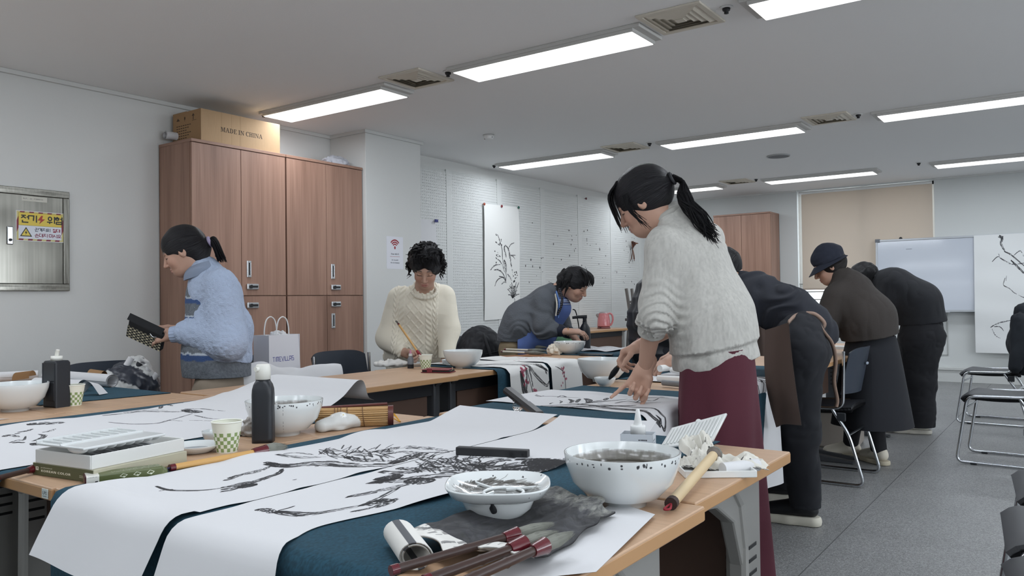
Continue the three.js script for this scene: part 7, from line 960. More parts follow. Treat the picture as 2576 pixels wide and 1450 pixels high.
// palette tray on a white box on an olive box, green paint packet
{
  const c = S(272, 1196), a = S(212, 1222), b = S(452, 1168), ry = atan2(-(b.z - a.z), b.x - a.x), Lx = a.distanceTo(b), dz = 0.115;
  const olive = thing('paint_box', 'flat olive and cream paint box under the white box', 'box', [0, 0, 0]); const X = b.clone().sub(a).normalize(), Zb = V(-X.z, 0, X.x), left = S(106, 1190), back = left.clone().sub(a); const D = back.length(), Y = back.clone().normalize(), cen = a.clone().addScaledVector(X, Lx / 2).addScaledVector(Y, D / 2); olive.position.copy(cen); olive.rotation.y = ry;
  part(olive, 'carton', box(Lx, 0.028, D, 0, 0.014, 0, 0.002), mat({ color: 0xb9b59f, roughness: 0.6 })); const lm = canvasTex(512, 128, (g, w, h) => { g.fillStyle = '#5a5b3c'; g.fillRect(0, 0, w, h); g.fillStyle = '#e7e3d2'; g.font = 'bold 34px sans-serif'; g.fillText('KOREAN COLOR', 70, 88); g.font = '18px sans-serif'; g.fillText('professional', 70, 48); g.fillRect(24, 36, 26, 40); g.fillStyle = '#5a5b3c'; g.fillRect(34, 44, 8, 16); g.fillStyle = '#c9c5b0'; g.fillRect(400, 70, 80, 6); g.fillRect(400, 86, 60, 6); }); part(olive, 'end_label', new THREE.PlaneGeometry(D - 0.004, 0.026).rotateY(-PI / 2).translate(-Lx / 2 - 0.0006, 0.014, 0), mat({ map: lm, roughness: 0.6 }), 'dark olive end label');
  const wb = thing('white_box', 'open white box holding paint tubes, on the olive paint box', 'box', [cen.x, TOP + 0.028, cen.z], ry); const w = Lx * 0.99, d = D * 0.9, h = 0.03, wm = mat({ color: 0xdcdcd9, roughness: 0.55 }); part(wb, 'walls', [box(w, 0.003, d, 0, 0.002, 0, 0.001), box(w, h, 0.004, 0, h / 2, d / 2, 0.0015), box(w, h, 0.004, 0, h / 2, -d / 2, 0.0015), box(0.004, h, d, w / 2, h / 2, 0, 0.0015), box(0.004, h, d, -w / 2, h / 2, 0, 0.0015)], wm);
  const tubeM = phys({ color: 0xb9bcc0, metalness: 0.7, roughness: 0.3 }), q = rng(5); for (let i = 0; i < 9; i++) { const x = -w / 2 + 0.03 + i * (w - 0.05) / 9, p = wb.localToWorld(V(x, 0.015, 0.0)); const tb = thing('paint_tube', 'silver paint tube lying in the open white box', 'paint tube', [p.x, p.y, p.z], ry + PI / 2 + (q() - 0.5) * 0.3, 'paint tubes in the white box'); part(tb, 'body', sweep([V(-0.035, 0, 0), V(-0.01, 0, 0), V(0.025, 0, 0)], (s) => 0.004 + 0.005 * s, 12), tubeM); part(tb, 'cap', sweep([V(0.025, 0, 0), V(0.04, 0, 0)], () => 0.006, 12), mat({ color: [0x8c2b2b, 0x2b2f38, 0x6d6f73][i % 3] })); }
  const pt = thing('palette_tray', 'long white plastic palette tray with scalloped wells, resting on the white box', 'palette', [cen.x, TOP + 0.058, cen.z], ry); pt.translateX(-Lx * 0.1); const pw = Lx * 0.86, pd = D * 0.78, pm = phys({ color: 0xd9dcdc, roughness: 0.25, clearcoat: 0.3 }); part(pt, 'plate', box(pw, 0.006, pd, 0, 0.014, 0, 0.0028, 2), pm); for (let i = 0; i < 9; i++) { const x = -pw / 2 + pw / 18 + i * pw / 9; part(pt, 'well', new THREE.SphereGeometry(1, 16, 8, 0, 2 * PI, PI / 2, PI / 2).scale(pw / 19, 0.012, pd * 0.2).translate(x, 0.012, pd * 0.28), pm); part(pt, 'well_ridge', box(0.0022, 0.005, pd * 0.42, x, 0.0185, -pd * 0.24, 0.001), pm); }
  part(pt, 'rim', [box(pw, 0.008, 0.003, 0, 0.019, -pd / 2 + 0.002, 0.001), box(pw, 0.004, 0.003, 0, 0.018, pd * 0.02, 0.001)], pm);
  // green packet
  const g0 = S(212, 1222), g1 = S(408, 1198), GX = g1.clone().sub(g0), GL = GX.length(); GX.normalize(); const pk = thing('paint_packet', 'dark green paint packet with white note marks, in front of the palette box', 'packet', off(g0.clone().lerp(g1, 0.5), V(GX.z, 0, -GX.x), 0.012), atan2(-GX.z, GX.x)); const pmap = canvasTex(512, 256, (g, w, h) => { g.fillStyle = '#565f35'; g.fillRect(0, 0, w, h); const r = rng(4); for (let i = 0; i < 60; i++) { g.fillStyle = 'rgba(214,218,196,.85)'; g.save(); g.translate(150 + r() * 360, r() * 110); g.rotate(-0.5); g.fillRect(0, 0, 10, 4); g.restore(); } g.strokeStyle = '#dfe2d0'; g.lineWidth = 5; for (const x of [250, 340, 430]) { g.save(); g.translate(x, 190); g.rotate(0.6); g.strokeRect(-20, -20, 34, 34); g.fillStyle = '#dfe2d0'; g.fillRect(0, 0, 14, 14); g.restore(); } g.fillStyle = '#dcdad2'; g.fillRect(0, 0, 92, 256); g.fillStyle = '#4b1c22'; g.fillRect(0, 0, 10, 256); g.fillStyle = '#2a2a2a'; g.font = 'bold 20px sans-serif'; g.fillText('KOREA', 20, 140); g.font = '13px sans-serif'; g.fillText('COLOR 20', 20, 164); g.fillRect(66, 214, 18, 18); });
  pmap.wrapS = pmap.wrapT = THREE.RepeatWrapping; const body = box(GL, 0.02, 0.042, 0, 0.0115, 0, 0.004, 3); { const p = body.attributes.position, u = body.attributes.uv; for (let i = 0; i < p.count; i++) { const x = p.getX(i), z = p.getZ(i), y = p.getY(i); p.setY(i, y + (y > 0.012 ? 0.0025 * noise3(x * 60, 1, z * 60) : 0)); u.setXY(i, x / GL + 0.5, z > 0.019 ? y / 0.023 * 0.5 : 0.5 + (0.021 - z) / 0.042 * 0.5); } body.computeVertexNormals(); } part(pk, 'wrapper', body, phys({ map: pmap, roughness: 0.35 })); part(pk, 'torn_end', crumple(null, 0.012, 0.012, 0.019, 5, { amp: 0.004, f: 80, cell: 0.0025 }).translate(GL / 2, 0.001, 0), mat({ color: 0x59623a, roughness: 0.4 }));
  // saucer
  const sc = thing('saucer', 'flat white porcelain saucer with grey ink wash, behind the palette box', 'saucer', S(492, 1138)); part(sc, 'plate', lathe([[0, 0.003], [0.036, 0], [0.04, 0.002], [0.06, 0.014], [0.064, 0.02], [0.062, 0.021], [0.055, 0.014], [0.036, 0.0075], [0, 0.007]], 48), M.porcelain); part(sc, 'ink_wash', lathe([[0, 0.0085], [0.03, 0.0085], [0.0375, 0.0086], [0.03, 0.0075]], 40), phys({ color: 0x7c8289, roughness: 0.08 }));
  // table number tag on the edge
  const tg = atZ(112, 1243, -0.792), tagMap = canvasTex(64, 64, (g, w, h) => { g.fillStyle = '#c9d2cf'; g.fillRect(0, 0, w, h); g.fillStyle = '#34404a'; g.font = 'bold 30px sans-serif'; g.fillText('LPI', 8, 38); g.fillRect(8, 48, 46, 4); }); solid('table_tag', 'small printed tag stuck on the table edge under the olive box', 'tag', box(0.026, 0.02, 0.002, 0, 0, 0, 0.0005), mat({ map: tagMap, roughness: 0.5 }), null, [tg.x, TOP - 0.014, -0.793], 0);
}
// bamboo mat, daisy pouch, clear bag
{
  const a = S(795, 1052, 0.03), b = S(988, 1046, 0.03), t = thing('bamboo_mat', 'rolled bamboo brush mat with brown ends, behind the daisy pouch', 'mat', a), X = b.clone().sub(a), L = X.length(); X.normalize(); const U = V(0, 1, 0), Z = X.clone().cross(U).normalize(), R = 0.028, red = phys({ color: 0x5a2a24, roughness: 0.4 }), bam = [0xb89262, 0xa88252, 0xc29c6c].map((c) => mat({ color: c, roughness: 0.55 }));
  part(t, 'core', sweep([V(0, 0, 0), X.clone().multiplyScalar(L)], () => R * 0.9, 20), bam[1]);
  for (let i = 0; i < 28; i++) { const an = i / 28 * 2 * PI, o = U.clone().multiplyScalar(sin(an) * R).addScaledVector(Z, cos(an) * R); part(t, 'slat', sweep([o.clone(), o.clone().addScaledVector(X, L)], () => 0.0027, 6), bam[i % 3]); }
  for (const s of [0.26, 0.3, 0.34, 0.42, 0.62]) part(t, 'cord', new THREE.TorusGeometry(R + 0.003, 0.0012, 5, 30).applyQuaternion(new THREE.Quaternion().setFromUnitVectors(V(0, 0, 1), X.clone().addScaledVector(U, 0.12).normalize())).translate(X.x * L * s, 0, X.z * L * s), mat({ color: 0x6a4a30 })); part(t, 'end_band', sweep([X.clone().multiplyScalar(L - 0.014), X.clone().multiplyScalar(L + 0.002)], () => R + 0.004, 24), red); part(t, 'wrap_rod', sweep([off(V(0, R + 0.002, 0), X, 0.0), off(V(0, R + 0.009, 0), X, L * 0.93)], () => 0.0042, 8), red, 'dark red rod');
  const p0 = S(792, 1090), p1 = S(984, 1060), PX = p1.clone().sub(p0), PL = PX.length(); PX.normalize(); const PZ = PX.clone().cross(UP); const pouch = thing('drawstring_pouch', 'sheer white pouch with printed daisies and a yellow cord', 'pouch', p0.clone().lerp(p1, 0.5)); const pc = (s, h) => off(V(0, h, 0), PX, (s - 0.5) * PL);
  const dm = (x, y, z) => { const v = V(x, y, z), s = v.dot(PX) / PL + 0.5, q = v.dot(PZ); let c = [0.62, 0.62, 0.6]; for (const [a0, b0] of [[0.3, 0.012], [0.42, -0.004], [0.55, 0.016], [0.62, -0.01], [0.76, 0.006], [0.2, -0.012]]) { const dx = (s - a0) * PL, dq = q - b0 - (y - 0.02) * 0.4, r = hypot(dx, dq), an = atan2(dq, dx); if (r < 0.003) c = [0.6, 0.5, 0.2]; else if (r < 0.011 * (0.75 + 0.25 * cos(an * 8))) c = [0.86, 0.86, 0.84]; } return c; };
  part(pouch, 'bag', blob([cone(pc(0.08, 0.017), pc(0.3, 0.022), 0.018, 0.024, 0.02, { s: PZ, q: 1.35 }), cone(pc(0.3, 0.022), pc(0.65, 0.021), 0.024, 0.021, 0.02, { s: PZ, q: 1.4 }), cone(pc(0.65, 0.02), pc(0.96, 0.014), 0.02, 0.006, 0.02, { s: PZ, q: 1.4 })], 0.0028, { color: dm, disp: (x, y, z) => 0.0032 * noise3(x * 40, y * 60, z * 40), clip: (x, y, z) => 0.0008 - y }), phys({ vertexColors: true, roughness: 0.6, sheen: 0.4 }));
  part(pouch, 'cord', [tube([pc(0.97, 0.014), off(pc(1.0, 0.02), PZ, 0.012), off(pc(1.02, 0.006), PZ, 0.03), off(pc(0.99, 0.003), PZ, 0.045), off(pc(0.97, 0.012), PZ, 0.02), pc(0.97, 0.014)], 0.0018, 40, 6), tube([pc(0.97, 0.016), off(pc(1.015, 0.024), PZ, 0.006), off(pc(1.025, 0.008), PZ, 0.026), off(pc(0.985, 0.003), PZ, 0.05)], 0.0018, 30, 6)], mat({ color: 0xd19a2e, roughness: 0.7 }), 'yellow cord');
  const cb = S(634, 1096); solid('plastic_bag', 'small crumpled clear plastic bag between paper cup and white bowl', 'plastic bag', crumple(null, 0.026, 0.032, 0.03, 6, { amp: 0.014, f: 50, cell: 0.003 }), phys({ color: 0xb9b2aa, roughness: 0.3, transmission: 0.35, thickness: 0.002 }), null, [cb.x, TOP, cb.z]);
}
// left table: paper rolls, kraft sheet, curled paper
{
  const roll = (a, b, R, m, label) => { const X = b.clone().sub(a).normalize(), Z = X.clone().cross(UP).normalize(), L = a.distanceTo(b); return solid('paper_roll', label, 'paper roll', sheet((u, v) => { const an = v * 2 * PI * 2.6, r = R * (1 - 0.28 * v); return off(a, X, u * L).addScaledVector(UP, R + sin(an) * r + 0.001).addScaledVector(Z, cos(an) * r); }, 6, 70, 0.0006), m); };
  roll(S(120, 962), S(283, 977), 0.031, paperMat(null), 'thick roll of white paper on the teal felt by the side wall'); roll(S(-60, 966), S(96, 958), 0.026, paperMat(null), 'thin white paper roll beside the kraft paper, by the side wall');
  const kraft = phys({ color: 0x9a7650, roughness: 0.85, side: THREE.DoubleSide }); solid('kraft_paper', 'curled brown kraft paper around the white roll', 'paper', sheet((u, v) => { const a = S(228, 966), b = S(262, 972), an = lerp(-0.4, 3.2, v); return a.clone().lerp(b, u).add(V(0, 0.034 + 0.037 * sin(an), 0)).addScaledVector(CT, 0.037 * cos(an)); }, 6, 24, 0.0008), kraft); solid('kraft_paper', 'flat brown kraft paper band beside the large white bowl', 'paper', sheet((u, v) => { const a = S(40, 968), b = S(82, 962), an = lerp(-0.2, 3.0, v); return a.clone().lerp(b, u).add(V(0, 0.028 + 0.03 * sin(an), 0)).addScaledVector(CT, 0.03 * cos(an)); }, 6, 24, 0.0008), kraft);
  const lineMap = canvasTex(256, 256, (g, w, h) => { paperBase(g, w, h); ink(g, [[60, 30], [80, 120], [60, 230]], 7); ink(g, [[95, 60], [105, 140], [100, 220]], 5); });
  solid('curled_paper', 'white paper curling over the roll, with two ink strokes', 'paper', sheet((u, v) => { const a = S(70, 985), b = S(190, 992), an = lerp(0.1, 2.6, v); return a.clone().lerp(b, u).add(V(0, 0.005 + 0.05 * sin(an), 0)).addScaledVector(CT, 0.06 * cos(an) - 0.06); }, 10, 24, 0.0006), paperMat(lineMap));
  solid('curled_paper', 'white paper flap curling up behind the paper cup, by the side wall', 'paper', sheet((u, v) => { const a = S(186, 1001), b = S(250, 999), h = 0.062 * pow(sin(u * PI * 0.92 + 0.12), 1.3); return a.clone().lerp(b, u).add(V(0, 0.004 + h * (1 - v * 0.25), 0)).addScaledVector(CT, -v * 0.07); }, 24, 10, 0.0006), paperMat(null)); solid('paper_scrap', 'small white paper corner under the large bowl by the side wall', 'paper', sheet((u, v) => { const a = S(-20, 1060), b = S(22, 1056), p = a.lerp(b, u); return p.add(V(-0.03 * v, 0.003, 0.03 * v)); }, 4, 4, 0.0006), paperMat(null));
}
// phone case, cloth, rolled papers, brush rest and cloth bag on the far tables
{
  const a = S(1066, 937), b = S(1140, 938), t = thing('phone_case', 'dark phone in a red flip case at the table seam', 'phone', a.clone().lerp(b, 0.5), atan2(-(b.z - a.z), b.x - a.x)), L = a.distanceTo(b), red = phys({ color: 0x7a2630, roughness: 0.45 }); part(t, 'back_cover', box(L, 0.004, 0.085, 0, 0.003, 0, 0.0015), red); part(t, 'phone', box(L * 0.94, 0.01, 0.078, 0, 0.01, 0, 0.003), M.black); part(t, 'front_cover', box(L * 0.9, 0.003, 0.085, -L * 0.02, 0.018, 0, 0.001).rotateX(0.04), red); part(t, 'clasp', box(0.03, 0.022, 0.004, -L * 0.2, 0.012, 0.044, 0.0015), red); part(t, 'strap', tube([V(L * 0.48, 0.012, 0.02), V(L * 0.54, 0.02, 0.03), V(L * 0.52, 0.03, 0.02), V(L * 0.44, 0.022, 0)], 0.0015, 20, 6), mat({ color: 0xb9a68a }));
  const c = S(985, 922); solid('folded_cloth', 'crumpled white cloth beside the glue dropper', 'cloth', crumple(null, 0.1, 0.024, 0.055, 9, { amp: 0.016, f: 22, cell: 0.005 }), cloth(0xdbd9d4), null, [c.x, TOP, c.z], 0.6);
  const rolls = [[1655, 948, 1722, 952, 0.013], [1660, 938, 1725, 930, 0.016], [1668, 960, 1728, 966, 0.012], [1690, 938, 1735, 945, 0.012]]; rolls.forEach(([x0, y0, x1, y1, R], i) => { const p = S(x0, y0 + 14), q = S(x1, y1 + 14), h = [0.006, 0.03, 0.006, 0.026][i]; solid('paper_roll', ['white paper roll with ink lines', 'white paper roll on top of the stack', 'inky paper roll in front of the stack', 'white paper roll leaning on the stack'][i] + ' beside the maroon skirt', 'paper roll', sweep([p.setY(TOP + h + R), q.setY(TOP + h + R)], () => R, 16), phys({ map: canvasTex(128, 128, (g, w, hh) => { g.fillStyle = i === 2 ? '#8b8d90' : '#e6e6e4'; g.fillRect(0, 0, w, hh); g.fillStyle = '#26262a'; for (let k = 0; k < 4 + i; k++) g.fillRect(0, 12 + k * 24, w, 4 + (k % 2) * 5); }), roughness: 0.9 })); });
  // brush bundle on a wooden rest by the white cloth bag
  const rest = thing('brush_tray', 'wooden tray of ink brushes beside the white cloth bag', 'tray', S(1322, 897), PI / 2 - 0.5); part(rest, 'board', box(0.34, 0.008, 0.12, 0, 0.004, 0, 0.003), mat({ color: 0x8a6040 })); const rp = rest.position; const bp = (px, py, h) => { const p = S(px, py); return p.setY(TOP + h); };
  [[1262, 892, 1372, 897, 0.02], [1270, 886, 1380, 890, 0.02], [1266, 880, 1376, 886, 0.034]].forEach(([x0, y0, x1, y1, h], i) => brush('white-handled ink brush ' + ['along the table-edge side', 'in the middle', 'on top of the others'][i] + ' of the wooden tray', bp(x0, y0, h), bp(x1, y1, h), { r: 0.007, h: 0.55, f: 0.1, m: mat({ color: 0xd4cdbf }), fm: mat({ color: 0x6f6a62 }), seed: 20 + i }));
  const cl = S(1310, 878); solid('inky_cloth', 'black and white striped cloth heaped on the brush tray', 'cloth', crumple(null, 0.15, 0.03, 0.05, 12, { amp: 0.018, f: 24, cell: 0.005, color: (x, y, z) => noise3(x * 26, y * 26, z * 26) > 0.0 ? [0.05, 0.05, 0.06] : [0.66, 0.66, 0.64] }), phys({ vertexColors: true, roughness: 0.9 }), null, [cl.x, TOP + 0.03, cl.z], -0.5);
  const wb = S(1395, 893); solid('cloth_bag', 'small crumpled cream cloth bag beside the white bowl', 'bag', crumple(null, 0.05, 0.045, 0.045, 18, { amp: 0.018, f: 30, cell: 0.0045 }), cloth(0xd6cdbd), null, [wb.x, TOP, wb.z]);
  const mp = S(1345, 0 + 893); solid('mat_ink', 'thin black mat under the pump bottle', 'mat', box(0.22, 0.004, 0.1, 0, 0.002, 0, 0.001), M.black, null, S(1500, 893, 0.0055), 0.3);
  const pap = S(2110, 872); solid('paper_stack', 'small stack of white paper on the table beside the woman in the hat', 'paper', [0, 1, 2].map((i) => box(0.2, 0.006, 0.14, 0.004 * i, 0.003 + i * 0.0065, 0, 0.001)), mat({ color: 0xd9d9d6 }), null, [-1.42, TOP, -6.1], 0.2);
}
// ---------- chairs: chrome sled frame, padded seat, curved plastic back; the sitter looks along local +z ----------
function makeChair(label, group) {
  const t = thing('chair', label, 'chair', [0, 0, 0], 0, group); const seatM = phys({ color: 0x2b2d32, roughness: 0.45, bumpMap: rep(FB.weave, 8), bumpScale: 0.0004 }), backM = phys({ color: 0x2c3440, roughness: 0.4, side: THREE.DoubleSide });
  part(t, 'seat', sheet((u, v) => { const x = (u - 0.5) * 0.43, z = lerp(0.22, -0.2, v), e = pow(abs(u - 0.5) * 2, 6); return V(x * (1 - 0.08 * v), 0.452 - 0.012 * e - 0.05 * pow(max(0, 0.12 - v) / 0.12, 2) * 0.6 - 0.012 * sin(v * PI), z); }, 20, 20, 0.032), seatM);
  part(t, 'backrest', sheet((u, v) => { const a = (u - 0.5) * 1.15, e = 0.03 * pow(abs(u - 0.5) * 2, 5); return V(sin(a) * 0.4, lerp(0.8 - e, 0.53, v), -0.2 + (1 - cos(a)) * 0.35 - 0.055 * (1 - v)); }, 24, 12, 0.008), backM);
  const grip = part(t, 'back_slot', new THREE.SphereGeometry(1, 16, 8).scale(0.03, 0.009, 0.006).translate(0, 0.7, -0.248), mat({ color: 0x8a93a0 })); grip.position.z = -0.002;
  for (const s of [-1, 1]) { const x = s * 0.225; part(t, 'side_frame', rod([[x, 0.78, -0.17], [x, 0.45, -0.16], [x, 0.44, 0.19], [x, 0.012, 0.26], [x, 0.012, -0.27], [x, 0.3, -0.19], [x * 0.98, 0.44, -0.1]], 0.0095, 0.05), M.chrome); part(t, 'bracket', box(0.016, 0.05, 0.05, x, 0.4, -0.15, 0.006), M.darkPlastic); part(t, 'foot_cap', box(0.022, 0.014, 0.04, x, 0.008, 0.16, 0.005), M.darkPlastic); }
  part(t, 'cross_bar', rod([[-0.225, 0.3, -0.19], [0.225, 0.3, -0.19]], 0.008, 0.01), M.chrome); part(t, 'cross_bar', rod([[-0.225, 0.36, 0.205], [0.225, 0.36, 0.205]], 0.007, 0.01), M.chrome); return t;
}
const faceX = PI / 2;                                 // looks along +x
const chair0 = makeChair('black folding chair behind the bare table, in front of the lockers', 'chairs along the tables');
{
  const at = (o, x, z, r) => { o.position.set(x, 0, z); o.rotation.y = r; };
  at(chair0, -3.56, -3.4, faceX);
  dup(chair0, [-4.05, 0, -2.19], faceX, 'black chair with the inky plastic bag on it, by the side wall'); dup(chair0, [-3.68, 0, -2.88], faceX, 'black chair carrying the white paper bag'); dup(chair0, [-4.08, 0, -5.25], faceX, 'black chair carrying the black backpack');
  dup(chair0, [-1.3, 0, -5.1], -faceX, 'black chair pushed behind the person with the brown apron');
  dup(chair0, [-0.42, 0, -6.15], -faceX - 0.05, 'black chair with chrome frame standing free on the grey floor'); dup(chair0, [-0.63, 0, -8.0], -faceX - 0.05, 'black chair with a dark jacket over its back'); dup(chair0, [-0.1, 0, -7.35], -faceX - 0.1, 'black chair with a green printed booklet on the seat');
  dup(chair0, [0.03, 0, -2.7], -faceX + 0.1, 'black padded chair near the table end, behind the other padded one', 'chairs at the room side'); dup(chair0, [0.02, 0, -3.32], -faceX + 0.1, 'black padded chair second along the room side', 'chairs at the room side'); dup(chair0, [0.08, 0, -2.16], -faceX + 0.15, 'black padded chair closest to the near tables', 'chairs at the room side');
}
// jacket over the chair back, booklet on the seat
{
  const c = V(-0.4, 0, -8.0), g = blob([cone(V(c.x, 0.95, c.z + 0.02), V(c.x + 0.02, 0.7, c.z), 0.08, 0.15, 0.06, { s: Z1, q: 1.6 }), cone(V(c.x + 0.02, 0.7, c.z), V(c.x + 0.03, 0.5, c.z), 0.13, 0.12, 0.06, { s: Z1, q: 1.7 }), cone(V(c.x - 0.03, 0.88, c.z + 0.2), V(c.x - 0.06, 0.5, c.z + 0.26), 0.06, 0.05, 0.05)], 0.011, { disp: wrinkle(0.02, 11, 7, 3), clip: (x, y, z) => 0.42 - y });
  solid('jacket', 'dark jacket hung over a chair back beside the hanging scroll', 'jacket', g, cloth(0x161b22));
  const b = thing('booklet', 'green and cream printed booklet lying on a chair seat', 'booklet', [-0.2, 0.475, -7.32], 0.4); part(b, 'cover', box(0.22, 0.006, 0.3, 0, 0.004, 0, 0.001), mat({ map: canvasTex(128, 128, (q, w, h) => { q.fillStyle = '#5f7f63'; q.fillRect(0, 0, w, h); q.fillStyle = '#c4b58c'; q.beginPath(); q.arc(74, 60, 34, 0, 7); q.fill(); q.fillStyle = '#8fa7b8'; q.fillRect(0, 96, w, 20); }), roughness: 0.4 })); part(b, 'pages', box(0.215, 0.004, 0.295, 0, 0.0, 0, 0), M.white);
}
// inky plastic bag of rolled papers on the wall-side chair
{
  const c = atX(345, 960, -3.72), bag = solid('plastic_bag', 'white and black ink-splashed carrier bag stuffed with rolls, on the wall-side chair', 'bag', blob([cone(V(-4.03, 0.56, -2.18), V(-4.03, 0.67, -2.2), 0.14, 0.13, 0.05, { s: Z1, q: 1.35 }), cone(V(-4.03, 0.66, -2.2), V(-4.05, 0.78, -2.26), 0.11, 0.06, 0.05)], 0.0075, { disp: (x, y, z) => 0.02 * (0.5 - abs(noise3(x * 12, y * 10, z * 12))) + 0.008 * noise3(x * 40, y * 40, z * 40), color: (x, y, z) => { const a = noise3(x * 7 + 2, y * 9, z * 7), b = noise3(x * 40, y * 40, z * 40); return a > 0.02 ? [0.03, 0.035, 0.05] : b > 0.42 ? [0.1, 0.1, 0.11] : [0.58, 0.59, 0.58]; }, clip: (x, y, z) => 0.47 - y }), phys({ vertexColors: true, roughness: 0.4 }));
  const q = rng(8); for (let i = 0; i < 4; i++) { const a = V(-4.06 + i * 0.025, 0.6, -2.08 - i * 0.03), b = V(-3.99 + i * 0.02, 0.83 - 0.03 * i, -2.2 - i * 0.035); solid('paper_roll', 'rolled paper poking out of the ink-splashed carrier bag', 'paper roll', sweep([a, b], () => 0.016, 14), i === 1 ? mat({ color: 0x22252c }) : paperMat(null), 'rolls in the carrier bag'); }
}
// paper shopping bag with printed name, papers beside it
{
  const p0 = atX(652, 912, -3.66), t = thing('paper_bag', 'white paper carrier bag printed TIMEVILLAS, standing on a chair', 'bag', [-3.68, 0.455, -2.87], PI / 2 + 0.1), w = 0.23, h = 0.47, d = 0.12, m = mat({ color: 0xd9d8dd, roughness: 0.7 });
  const map = canvasTex(512, 1024, (g, W, H) => { g.fillStyle = '#dad9de'; g.fillRect(0, 0, W, H); g.strokeStyle = '#3b3f86'; g.lineWidth = 7; g.lineCap = 'butt'; let x = 60; const y = 262, hh = 56, L = (pts) => { g.beginPath(); pts.forEach(([a, b], i) => i ? g.lineTo(x + a, y + b) : g.moveTo(x + a, y + b)); g.stroke(); }; const T = { T: [[[0, 3], [34, 3]], [[17, 3], [17, hh]]], I: [[[6, 0], [6, hh]]], M: [[[4, hh], [4, 3], [36, 3], [36, hh]], [[20, 3], [20, hh]]], E: [[[34, 3], [4, 3], [4, hh - 3], [34, hh - 3]], [[4, hh / 2], [28, hh / 2]]], V: [[[0, 0], [18, hh], [36, 0]]], L: [[[4, 0], [4, hh - 3], [30, hh - 3]]], A: [[[4, hh], [4, 3], [34, 3], [34, hh]], [[4, hh * 0.6], [34, hh * 0.6]]], S: [[[34, 3], [4, 3], [4, hh / 2], [34, hh / 2], [34, hh - 3], [2, hh - 3]]] }; for (const ch of 'TIMEVILLAS') { for (const s of T[ch]) L(s); x += { I: 15, L: 34, M: 46 }[ch] || 42; } });
  const body = part(t, 'body', [box(w, h, 0.001, 0, h / 2, -d / 2, 0), box(0.001, h, d, w / 2, h / 2, 0, 0), box(0.001, h, d, -w / 2, h / 2, 0, 0), box(w, 0.002, d, 0, 0.001, 0, 0)], m); part(t, 'front', sheet((u, v) => V((u - 0.5) * w, v * h, d / 2 + 0.006 * sin(v * PI) - 0.01 * v * v), 6, 14, 0.001), mat({ map, roughness: 0.7 }));
  for (const z of [d / 2 - 0.015, -d / 2 + 0.01]) part(t, 'handle', tube([[-0.045, h - 0.03, z], [-0.045, h + 0.03, z], [-0.028, h + 0.085, z], [0, h + 0.1, z], [0.028, h + 0.085, z], [0.045, h + 0.03, z], [0.045, h - 0.03, z]], 0.0035, 30, 8), M.white); part(t, 'tissue', crumple(null, 0.085, 0.03, 0.04, 4, { amp: 0.02, f: 30, cell: 0.006 }).translate(0, h - 0.03, 0), paperMat(null));
  const a = atX(640, 935, -3.45); solid('paper_heap', 'loose heap of white paper on the chair in front of the carrier bag', 'paper', sheet((u, v) => V(-3.5 + 0.12 * v + 0.02 * sin(u * 8), 0.78 - 0.32 * pow(v, 1.5) - 0.04 * u + 0.018 * sin(u * 9 + v * 5) + 0.012 * noise3(u * 6, v * 6, 1), lerp(-2.5, -3.16, u) + 0.04 * v), 40, 24, 0.001), paperMat(null));
  solid('paper_heap', 'crushed white paper between the fleece jacket and the carrier bag', 'paper', crumple(null, 0.1, 0.13, 0.08, 14, { amp: 0.03, f: 16, cell: 0.007 }), paperMat(null), null, [-3.52, 0.47, -2.6]);
}
